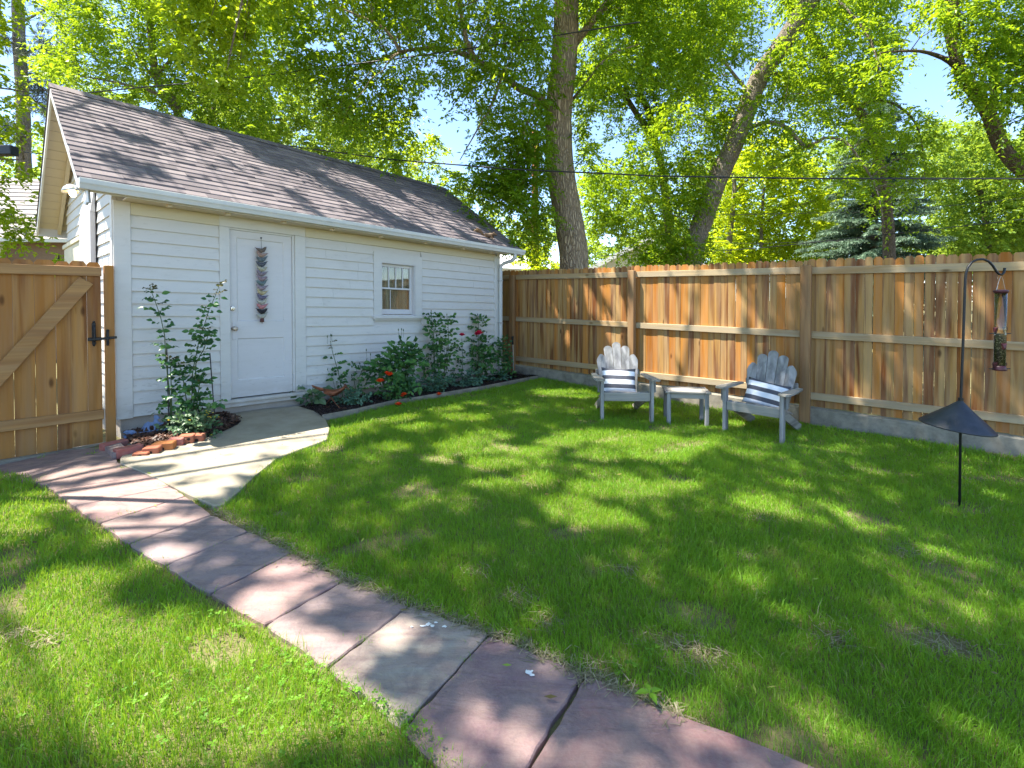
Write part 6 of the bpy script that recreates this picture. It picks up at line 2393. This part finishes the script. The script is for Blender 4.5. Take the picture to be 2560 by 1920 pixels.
# --- soft green tree at the far right
tree('linden_tree', 'pale green sunlit tree behind the fence beyond the bird feeder', gT, MT['barkd'], MT['far_leaf'],
     [([foot(2470, 690, 21)] + wp((2470, 640, 21), (2460, 520, 21), (2430, 420, 21)), .2, .08, 9), (wp((2460, 520, 21), (2540, 440, 21), (2640, 380, 21)), .09, .03, 7), (wp((2465, 580, 21), (2540, 540, 20.6), (2660, 500, 20)), .07, .02, 6)],
     [([(2290, 330), (2360, 290), (2470, 310), (2560, 330), (2900, 300), (2900, 660), (2370, 660), (2330, 500)], 19, 23, 2.5)], .16, .085, .6, 7, 12, .3, 131)
# --- the tree behind the shed, two more behind its ridge
tree('elm_tree', 'tree with fine leaves and a grey trunk behind the gate end of the shed roof', 'trees behind the shed', MT['bark2'], MT['ash_leaf'],
     [([foot(452, 690, 14)] + wp((452, 420, 14), (448, 300, 14), (432, 250, 14), (400, 215, 14), (384, 150, 14), (375, 60, 14), (360, -120, 14)), .20, .06, 11),
      (wp((440, 280, 14), (395, 235, 13.7), (330, 215, 13.4), (260, 200, 13.2), (200, 190, 13)), .06, .012, 7), (wp((400, 215, 14), (350, 150, 13.7), (320, 100, 13.5)), .05, .015, 7), (wp((390, 190, 14), (440, 130, 13.8), (470, 60, 13.6)), .05, .015, 7)],
     [([(110, 190), (120, -110), (720, -110), (700, 120), (700, 300), (640, 370), (560, 360), (470, 330), (400, 290), (290, 255), (190, 215)], 12.6, 15.6, 1.9)], .115, .052, .5, 7, 13, .35, 137)
tree('elm_tree', 'tree with a low forked trunk behind the middle of the shed ridge', 'trees behind the shed', MT['barkd'], MT['far_leaf'],
     [([foot(533, 690, 17)] + wp((533, 400, 17), (532, 310, 17), (530, 290, 17)), .17, .12, 10), (wp((530, 295, 17), (538, 250, 17), (540, 190, 17), (560, 100, 17)), .08, .03, 7), (wp((530, 295, 17), (505, 260, 17), (480, 230, 17)), .06, .02, 7), (wp((530, 292, 17), (560, 260, 16.8), (600, 230, 16.6)), .05, .02, 6)],
     [([(480, 230), (600, 150), (760, 180), (900, 330), (960, 430), (860, 440), (700, 390), (560, 350)], 16, 19, 2.0)], .14, .065, .5, 7, 12, .3, 139)
tree('elm_tree', 'tree with leaning twin trunks behind the shed ridge, yellow green near the big ash', 'trees behind the shed', MT['barkd'], MT['maple_leaf'],
     [([foot(640, 690, 19)] + wp((635, 420, 19), (632, 345, 19), (650, 300, 19), (680, 240, 19)), .13, .05, 8), (wp((600, 380, 19), (592, 330, 19), (620, 300, 19)), .07, .03, 7), (wp((650, 300, 19), (740, 300, 18.6), (860, 320, 18.2), (960, 340, 18)), .06, .02, 6)],
     [([(820, 300), (960, 280), (1080, 300), (1120, 400), (1130, 480), (1080, 470), (960, 430), (860, 380)], 17, 20, 1.9), ([(1090, 420), (1280, 470), (1300, 600), (1240, 600), (1130, 500)], 17, 20, .8)], .15, .08, .5, 7, 12, .3, 149)
# --- bright maple at the left edge
tree('maple_tree', 'sunny yellow green maple between the gate and the neighbouring house', 'trees behind the shed', MT['bark2'], MT['maple_leaf'],
     [([foot(-330, 690, 9)] + wp((-330, 500, 9), (-320, 300, 9), (-300, 60, 9), (-280, -200, 9)), .17, .07, 10), (wp((-325, 420, 9), (-200, 400, 8.8), (-80, 395, 8.6), (60, 400, 8.4)), .05, .010, 6), (wp((-320, 300, 9), (-200, 230, 8.8), (-60, 215, 8.6), (70, 230, 8.4)), .05, .010, 6),
      (wp((-330, 520, 9), (-200, 540, 8.8), (-60, 545, 8.5), (60, 560, 8.3)), .05, .008, 6), (wp((-310, 160, 9), (-150, 80, 8.8), (0, 60, 8.6)), .05, .012, 6)],
     [([(-350, -200), (40, -200), (60, 107), (80, 200), (118, 240), (125, 330), (100, 360), (-350, 360)], 7.6, 9.6, 1.35), ([(-350, 350), (105, 350), (100, 430), (80, 480), (-350, 470)], 7.8, 9.4, 1.0), ([(-350, 510), (40, 515), (105, 565), (70, 612), (-350, 605)], 7.7, 8.8, 1.2)],
     .10, .062, .36, 6, 11, .4, 151)
# --- pine behind
pr = np.random.default_rng(5)
pine = thing('pine_tree', 'dark grey green pine with a bare grey trunk behind the maple', 'tree', tuple(foot(60, 690, 18)), 0, 'trees behind the shed')
tb = MB()
o = pine.location.copy()
limb(tb, [foot(60, 690, 18) - o, W(60, 400, 18) - o, W(56, 230, 18) - o, W(48, 107, 18) - o, W(40, -150, 18) - o], .26, .16, 10)
bl = [((56, 215), (110, 190), (180, 150)), ((54, 190), (100, 150), (150, 120)), ((50, 140), (110, 110), (170, 60)), ((56, 225), (120, 225), (190, 210)), ((46, 60), (120, 20), (190, -20)), ((50, 120), (0, 90), (-60, 60)), ((45, 0), (-40, -60), (-90, -100)), ((56, 240), (100, 260), (140, 300)), ((58, 300), (20, 330), (-40, 340))]
C = []
for b in bl:
    pts = [W(*q, 18 - .5 * i) - o for i, q in enumerate(b)]
    limb(tb, pts, .05, .012, 6)
    for k in range(34):
        t = pr.uniform(.25, 1.05)
        a = pts[0].lerp(pts[1], min(1, t * 2)) if t < .5 else pts[1].lerp(pts[2], t * 2 - 1)
        C.append(np.array(a) + pr.normal(0, .24, 3))
tb.build('trunk', MT['bark2'], pine, smooth=True)
C = np.array(C)
P, ld, ls, ws, r_ = leafcloud(C, np.full(len(C), .10), 22, 3, .20, .012, .1, pr, fl=1.0)
V, Fq, R4 = leafmesh(P, ld * .3 + (P - np.repeat(C, 66, 0)) / (np.linalg.norm(P - np.repeat(C, 66, 0), axis=1)[:, None] + 1e-6), ls, ws * 1.6, r_, pr)
mesh_np('crown', V, Fq, MT['pine'], R4, pine)

# --- blue green spruce
srng = np.random.default_rng(9)
sp0 = foot(2185, 690, 18.5)
spr = thing('spruce_tree', 'blue green spruce with drooping needle sprays behind the fence', 'tree', tuple(sp0), 0, gT)
tb = MB()
H = 10.2
tb.tube([(0, 0, 0), (0, 0, H)], [.2, .02], 9)
Vs, Fs, Rs, n0 = [], [], [], 0
PP, DD, LL, WW, RR = [], [], [], [], []
z = .9
while z < H - .25:
    f = z / H
    reach = 3.5 * (1 - f) ** .75 * srng.uniform(.85, 1.1)
    for k in range(int(9 + 5 * (1 - f))):
        a = srng.uniform(0, 6.283)
        Lb = reach * srng.uniform(.7, 1.08)
        d = np.array([math.cos(a), math.sin(a), 0])
        zz = z + srng.uniform(-.14, .14)
        q = [np.array([0, 0, zz]) + d * (Lb * t) + np.array([0, 0, .14 * Lb * t - .30 * Lb * t * t + .10 * Lb * t ** 4]) for t in (0, .35, .7, 1.0)]
        tb.tube(q, [.026, .018, .011, .004], 5)
        ns = int(48 * Lb) + 6
        for s in range(ns):
            t = srng.uniform(.18, 1.02)
            i = min(2, int(t * 3))
            p = q[i] + (q[min(i + 1, 3)] - q[i]) * min(1, (t * 3 - i))
            sg = srng.choice((-1, 1))
            sd_ = np.array([-d[1], d[0], 0]) * sg
            sl = srng.uniform(.16, .42) * (1.1 - .5 * t)
            dr = sd_ * .8 + d * .55 + np.array([0, 0, -.45 + srng.uniform(-.25, .15)])
            dr /= np.linalg.norm(dr)
            m_ = 9
            tt = srng.uniform(0, 1, m_)
            PP.append(p + dr * (sl * tt)[:, None])
            v = dr * .75 + srng.normal(0, .45, (m_, 3))
            DD.append(v / np.linalg.norm(v, axis=1)[:, None])
            LL.append(srng.uniform(.07, .13, m_))
            WW.append(srng.uniform(.016, .028, m_))
            RR.append(np.clip(.35 + .45 * t * tt + srng.normal(0, .14, m_), 0, 1))
    z += .27
tb.build('trunk', MT['barkd'], spr)
PP, DD, LL, WW, RR = map(np.concatenate, (PP, DD, LL, WW, RR))
V, Fq, R4 = leafmesh(PP, DD, LL, WW, RR, srng)
mesh_np('crown', V, Fq, MT['spruce'], R4, spr)

# --- shrubs showing just above the fence and the gate
tree('shrub', 'sunlit yellow green shrub showing over the fence beside the red utility pole', None, MT['barkd'], MT['lime_leaf'], [([foot(1330, 700, 14)] + wp((1332, 680, 14), (1330, 620, 14)), .04, .02, 6)],
     [([(1285, 690), (1290, 640), (1320, 590), (1370, 600), (1392, 650), (1396, 690)], 13.4, 14.8, 2.0)], .11, .06, .3, 6, 10, .2, 163, cat='shrub')
tree('shrub', 'small green shrub peeking over the gate beside the shed wall', None, MT['barkd'], MT['maple_leaf'], [([foot(148, 700, 7.5)] + wp((148, 670, 7.5), (146, 650, 7.5)), .02, .01, 6)],
     [([(110, 690), (120, 645), (150, 630), (172, 655), (172, 690)], 7.3, 7.7, 1.2)], .07, .04, .16, 6, 9, .2, 167, cat='shrub')

# --- far wood that closes the view behind the fence
frng = np.random.default_rng(33)
CC, RR_ = [], []
for (poly, d0, d1, lai) in [([(1290, 560), (1440, 520), (1800, 380), (2300, 330), (2900, 300), (2900, 690), (1290, 690)], 26, 34, 1.7), ([(-300, 420), (100, 330), (300, 200), (700, 250), (1000, 400), (1280, 560), (1280, 690), (-300, 690)], 26, 36, 1.6), ([(1290, 600), (1800, 560), (2900, 560), (2900, 700), (1290, 700)], 26, 34, 1.6)]:
    C, r_ = fill(poly, d0, d1, lai, .26, .14, 1.0, 7, 12, frng)
    CC.append(C)
    RR_.append(r_)
C = np.concatenate(CC)
P, ld, ls, ws, r_ = leafcloud(C, np.concatenate(RR_), 7, 12, .26, .14, .3, frng)
px, py, dd = PX(P)
k = np.ones(len(P), bool)
for (gx, gy, rx, ry) in SKYGAP: k &= ((px - gx) / rx) ** 2 + ((py - gy) / ry) ** 2 > 1
V, Fq, R4 = leafmesh(P[k], ld[k], ls[k], ws[k], r_[k], frng)
tag(mesh_np('distant_trees', V, Fq, MT['far_leaf'], R4), 'mass of distant green trees beyond the alley', 'trees', None, 'stuff')

# --- the tall tree over the yard whose branches hang in at the top of the view
orng = np.random.default_rng(55)
ov0 = Vector((-7.2, 2.2, gz(-7.2, 2.2) - .1))
over = thing('maple_tree', 'overhanging maple with bright leaves dipping in above the shed roof', 'tree', tuple(ov0), 0)
tb = MB()
fork = Vector((-7.0, 2.3, 5.6))
limb(tb, [ov0 - ov0, Vector((.08, 0, 2.5)), fork - ov0], .36, .27, 16)
ends_ = [(-4.0, 8.8, 10.4), (-2.2, 3.2, 10.6), (-5.0, .5, 10.5), (-9.5, 5.0, 10.2), (-8.5, 9.0, 10.4), (-10.2, 1.4, 10.5), (-2.8, 7.4, 7.6)]
sk = []
for e_ in ends_:
    e_ = Vector(e_)
    m1 = fork.lerp(e_, .45) + Vector((0, 0, 1.3))
    sk += limb(tb, [fork - ov0 - Vector((0, 0, .2)), fork.lerp(m1, .5) - ov0 + Vector((random.uniform(-.35, .35), random.uniform(-.35, .35), .3)), m1 - ov0, m1.lerp(e_, .35) - ov0 + Vector((random.uniform(-.4, .4), random.uniform(-.4, .4), .1)), m1.lerp(e_, .7) - ov0 + Vector((random.uniform(-.4, .4), random.uniform(-.4, .4), 0)), e_ - ov0], .045, .005, 7)
sk = np.array([tuple(p) for p in sk])
N = 1480
q = orng.uniform((-5.6, .0), (8.2, 10.9), (N, 2))
zz = orng.uniform(9.3, 12.6, N)
C = np.stack([q[:, 0] - SUN.x * zz, q[:, 1] - SUN.y * zz, zz], 1)
px, py, dd = PX(C)
C = C[(py < -140) | (C[:, 1] < .5) | (px < -250)]
Rd = np.full(len(C), .62) * orng.uniform(.7, 1.2, len(C))
P, ld, ls, ws, r_ = leafcloud(C, Rd, 7, 10, .125, .085, .3, orng, fl=.6)
k = ~sun_block(P + ld * (ls * .5)[:, None], .3) | (orng.random(len(P)) < .02)
P, ld, ls, ws, r_ = P[k], ld[k], ls[k], ws[k], r_[k]
# bright drooping spray above the roof
C2, R2 = fill([(415, -60), (650, -60), (640, 120), (600, 200), (560, 225), (500, 215), (440, 150)], 7.0, 8.4, 2.6, .10, .062, .34, 6, 11, orng)
P2, ld2, ls2, ws2, r2_ = leafcloud(C2, R2, 6, 11, .10, .062, .5, orng)
k = ~sun_block(P2, .3) | (orng.random(len(P2)) < .05)
C3, R3 = fill([(660, -150), (1300, -200), (1250, -60), (900, 20), (700, 60)], 7.0, 8.6, 1.3, .10, .062, .36, 6, 11, orng)
P3, ld3, ls3, ws3, r3_ = leafcloud(C3, R3, 6, 11, .10, .062, .5, orng)
k3 = ~sun_block(P3, .3)
P = np.concatenate([P, P2[k], P3[k3]])
ld = np.concatenate([ld, ld2[k], ld3[k3]])
ls = np.concatenate([ls, ls2[k], ls3[k3]])
ws = np.concatenate([ws, ws2[k], ws3[k3]])
r_ = np.concatenate([r_, np.clip(r2_[k] + .25, 0, 1), r3_[k3]])
for c in np.concatenate([C[::14], C2[::3]]):
    c = c - np.array(ov0)
    j = np.argmin(((sk - c) ** 2).sum(1))
    a = sk[j]
    d_ = np.linalg.norm(c - a)
    if d_ > 4 or d_ < .2: continue
    m1 = (a + c) / 2 + np.array([0, 0, .12 * d_])
    tb.tube([a, m1, c], [.006 + .008 * d_, .004 + .004 * d_, .004], 5, .5)
tb.build('trunk', MT['bark2'], over, smooth=True)
V, Fq, R4 = leafmesh(P - np.array(ov0), ld, ls, ws, r_, orng)
mesh_np('crown', V, Fq, MT['maple_leaf'], R4, over)

# ------------------------------------------------------------------ wires, pole, neighbours
def wire(label, pts, r, sag=0.0):
    P = [Vector(p) for p in pts]
    out = []
    for i in range(len(P) - 1):
        for k in range(14):
            t = k / 14
            p = P[i].lerp(P[i + 1], t)
            p.z -= sag * 4 * t * (1 - t)
            out.append(p)
    out.append(P[-1])
    m = MB()
    m.tube(out, r, 6, .5)
    o = m.build('overhead_wire', MT['wire'], smooth=True)
    return tag(o, label, 'wire', 'overhead wires')


wire('thick black cable crossing in front of the big trunk, above the whole fence', wp((420, 322, 10.2), (694, 361, 9.7), (980, 399, 9.2), (1280, 423, 8.7), (1640, 440, 8.3), (2000, 446, 8.0), (2560, 447, 7.6), (2900, 440, 7.4)), .0135)
wire('black cable rising above the shed roof to the top of the view', wp((140, 240, 9.6), (359, 218, 9.4), (560, 200, 9.2), (800, 171, 9.0), (1050, 139, 8.8), (1280, 106, 8.6), (1600, 55, 8.4)), .0115)
wire('low thin wire curving up across the spruce above the feeder', wp((1500, 640, 17.5), (1700, 634, 16.8), (1900, 620, 16.2), (2100, 599, 15.6), (2300, 577, 15), (2560, 548, 14.4), (2800, 515, 14)), .014)
wire('thin wire across the lime green tree', wp((1700, 540, 16.8), (1876, 536, 16.4), (2150, 530, 16), (2400, 512, 15.6), (2700, 480, 15)), .009)
wire('faint wire low over the white garage roof', wp((1400, 560, 19), (1560, 590, 18.5), (1700, 604, 18), (1900, 609, 17.5), (2150, 600, 17)), .010)
wire('faint grey wire beside the thick trunk', wp((1290, 440, 19), (1440, 490, 18.5), (1560, 530, 18), (1720, 590, 17.5)), .010)
wire('thin wire over the maple into the shed gable', wp((-200, 238, 9.8), (0, 243, 9.6), (136, 238, 9.4)), .007)
wire('wire from the black steel arm across the maple', wp((-60, 372, 9.9), (40, 379, 9.7), (113, 385, 9.5), (300, 400, 9.2)), .011)
# service wires whose shadows cross the roof
for (p0, p1, h, lab) in (((150, 232), (440, 632), 5.2, 'service wire high over the roof nearest the gate'), ((305, 268), (560, 640), 5.4, 'service wire high above the gate end of the roof, the middle one of three'), ((418, 292), (720, 655), 5.5, 'service wire high over the door end of the roof')):
    a, b = roofpt(*p0), roofpt(*p1)
    d = b - a
    a2_, b2_ = a - SUN * h, b - SUN * h
    d.z *= .2
    wire(lab, [a2_ - d * 1.3, a2_, b2_, b2_ + d * 2.5], .0065)

pl0 = foot(1337, 700, 16)
pole = thing('utility_pole', 'reddish wooden utility pole behind the fence corner', 'pole', tuple(pl0))
m = MB()
m.tube([Vector((0, 0, 0)), W(1337, 600, 16) - pl0, W(1338, 480, 16) - pl0, W(1338, 330, 16) - pl0], [.125, .115, .105, .10], 14, .4)
m.build('shaft', MT['pole'], pole, smooth=True)

# neighbour's house by the gate
nh0 = Vector((-14.2, 12.6, 0))
nh = thing('neighbour_house', 'brown clapboard house with a pale shingle roof seen past the shed gable', 'house', tuple(nh0), R(8))
m = MB()
for k in range(24):
    z0 = k * .135
    y = 0.0
    m.add([(-3.8, y - .018, z0), (6.0, y - .018, z0), (6.0, y - .004, z0 + .137), (-3.8, y - .004, z0 + .137), (-3.8, y + .01, z0), (6.0, y + .01, z0)], [(0, 1, 2, 3), (0, 4, 5, 1)], .5)
m.box(-3.8, 6.0, .012, 6, -.3, 3.24)
m.build('wall', MT['brown_siding'], nh)
m = MB()
m.box(.62, .74, -.03, .01, -.2, 3.2, .5)
m.build('corner_board', MT['house_white'], nh)
m = MB()
for k in range(14):
    y0, y1 = -.5 + k * .26, -.5 + (k + 1) * .26 + .02
    z0, z1 = 3.05 + k * .17, 3.05 + (k + 1) * .17
    m.add([(-4.2, y0, z0 + .02), (6.3, y0, z0 + .02), (6.3, y1, z1), (-4.2, y1, z1), (-4.2, y0, z0 - .01), (6.3, y0, z0 - .01)], [(0, 1, 2, 3), (0, 4, 5, 1)], random.random())
m.add([(-4.2, 3.14, 5.43), (6.3, 3.14, 5.43), (6.3, 6.6, 3.05), (-4.2, 6.6, 3.05)], [(0, 1, 2, 3)], .5)
m.build('roof', MT['pale_roof'], nh)
m = MB()
m.box(-4.2, 6.3, -.56, -.505, 2.98, 3.07, .5)
m.build('gutter', MT['house_white'], nh)
# low porch roof in front of it
m = MB()
for k in range(7):
    y0, y1 = -2.4 + k * .28, -2.4 + (k + 1) * .28 + .02
    z0, z1 = 2.06 + k * .13, 2.06 + (k + 1) * .13
    m.add([(-3.6, y0, z0 + .02), (.55, y0, z0 + .02), (.55, y1, z1), (-3.6, y1, z1), (-3.6, y0, z0 - .03), (.55, y0, z0 - .03)], [(0, 1, 2, 3), (0, 4, 5, 1)], random.random())
m.add([(.55, -2.4, 2.04), (.55, -.45, 2.97), (.55, -.45, 2.0)], [(0, 1, 2)])
m.build('porch_roof', MT['pale_roof'], nh)

# white garage beyond the fence: gable towards us
gd = 22.0
pk = W(1617, 596, gd)
gg = thing('white_garage', 'white garage gable with a pale roof half hidden by leaves beyond the fence', 'garage', (pk.x, pk.y, 0), R(-12))
zp = pk.z
hw = 3.3
ez = zp - hw * .52
m = MB()
m.add([(-hw, 0, -.3), (hw, 0, -.3), (hw, 0, ez), (0, 0, zp - .12), (-hw, 0, ez), (-hw, 7, -.3), (hw, 7, -.3), (hw, 7, ez), (0, 7, zp - .12), (-hw, 7, ez)], [(0, 1, 2, 3, 4), (9, 8, 7, 6, 5), (0, 4, 9, 5), (1, 6, 7, 2)])
m.build('wall', MT['house_white'], gg)
m = MB()
for s in (-1, 1):
    m.add([(0, -.45, zp), (s * (hw + .5), -.45, zp - (hw + .5) * .52), (s * (hw + .5), 7.4, zp - (hw + .5) * .52), (0, 7.4, zp), (0, -.45, zp - .10), (s * (hw + .5), -.45, zp - (hw + .5) * .52 - .10), (s * (hw + .5), 7.4, zp - (hw + .5) * .52 - .10), (0, 7.4, zp - .10)],
          [(0, 1, 2, 3), (4, 7, 6, 5), (1, 5, 6, 2), (3, 2, 6, 7)])
m.build('roof', MT['pale_roof'], gg)
m = MB()
for s in (-1, 1):
    m.add([(0, -.50, zp + .02), (s * (hw + .52), -.50, zp - (hw + .5) * .52 + .02), (s * (hw + .52), -.50, zp - (hw + .5) * .52 - .2), (0, -.50, zp - .2), (0, -.455, zp + .02), (s * (hw + .52), -.455, zp - (hw + .5) * .52 + .02), (s * (hw + .52), -.455, zp - (hw + .5) * .52 - .2), (0, -.455, zp - .2)],
          [(0, 1, 2, 3), (4, 7, 6, 5), (2, 6, 7, 3), (0, 4, 5, 1)])
m.build('barge_board', MT['house_white'], gg)
# small white roof beyond the fence corner
wr = W(1268, 655, 24)
sm = thing('white_outbuilding', 'small white-roofed outbuilding glimpsed between the downspout and the pole', 'outbuilding', (wr.x, wr.y, 0), R(30))
m = MB()
m.box(-1.0, 1.0, -1.0, 1.0, -.3, wr.z - .25)
m.build('wall', MT['house_white'], sm)
m = MB()
a = wr.z + .35
for s in (-1, 1):
    m.add([(-1.2, 0, a), (1.2, 0, a), (1.2, s * 1.25, a - .75), (-1.2, s * 1.25, a - .75), (-1.2, 0, a - .06), (1.2, 0, a - .06), (1.2, s * 1.25, a - .81), (-1.2, s * 1.25, a - .81)], [(0, 1, 2, 3), (4, 7, 6, 5), (2, 6, 7, 3), (0, 3, 7, 4), (1, 5, 6, 2)])
m.build('roof', MT['house_white'], sm)

# black steel arm poking in
ba = W(-40, 376, 3.2)
arm = thing('steel_arm', 'end of a flat black steel arm poking into view in front of the maple', 'steel arm', (ba.x - .55, ba.y, gz(ba.x - .55, ba.y)))
m = MB()
e1 = W(37, 377, 3.2)
m.box(-.05, e1.x - (ba.x - .55), -.03, .03, e1.z - gz(ba.x - .55, ba.y) - .031, e1.z - gz(ba.x - .55, ba.y) + .031, .5, .004)
m.build('beam', MT['black'], arm)
m = MB()
m.box(-.10, -.052, -.03, .03, -.2, e1.z + .25, .5, .004)
m.build('post', MT['black'], arm)

# ------------------------------------------------------------------ light and picture settings
wd = bpy.data.worlds.new('World')
S.world = wd
wd.use_nodes = True
nt = wd.node_tree
nt.nodes.clear()
wo = nt.nodes.new('ShaderNodeOutputWorld')
bg = nt.nodes.new('ShaderNodeBackground')
sk_ = nt.nodes.new('ShaderNodeTexSky')
sk_.sky_type = 'NISHITA'
sk_.sun_disc = False
tosun = -SUN.normalized()
el = math.asin(tosun.z)
sk_.sun_elevation = el
sk_.sun_rotation = math.atan2(tosun.x, tosun.y) % (2 * math.pi)
sk_.altitude = 1600
sk_.air_density = 1.0
sk_.dust_density = 0.7
sk_.ozone_density = 2.6
bg.inputs[1].default_value = 0.14
nt.links.new(sk_.outputs[0], bg.inputs[0])
nt.links.new(bg.outputs[0], wo.inputs[0])

sl = bpy.data.lights.new('sun', 'SUN')
sl.energy = 5.0
sl.angle = R(0.5)
sl.color = (1.0, 0.945, 0.84)
so = bpy.data.objects.new('sun', sl)
COL.objects.link(so)
so.location = (-6, 0, 14)
so.rotation_euler = SUN.to_track_quat('-Z', 'Y').to_euler()

S.view_settings.view_transform = 'Standard'
S.view_settings.look = 'None'
S.view_settings.gamma = 1.0
S.view_settings.exposure = 1.8
S.render.engine = 'CYCLES'
S.cycles.max_bounces = 8
S.cycles.transparent_max_bounces = 8
S.cycles.use_denoising = True
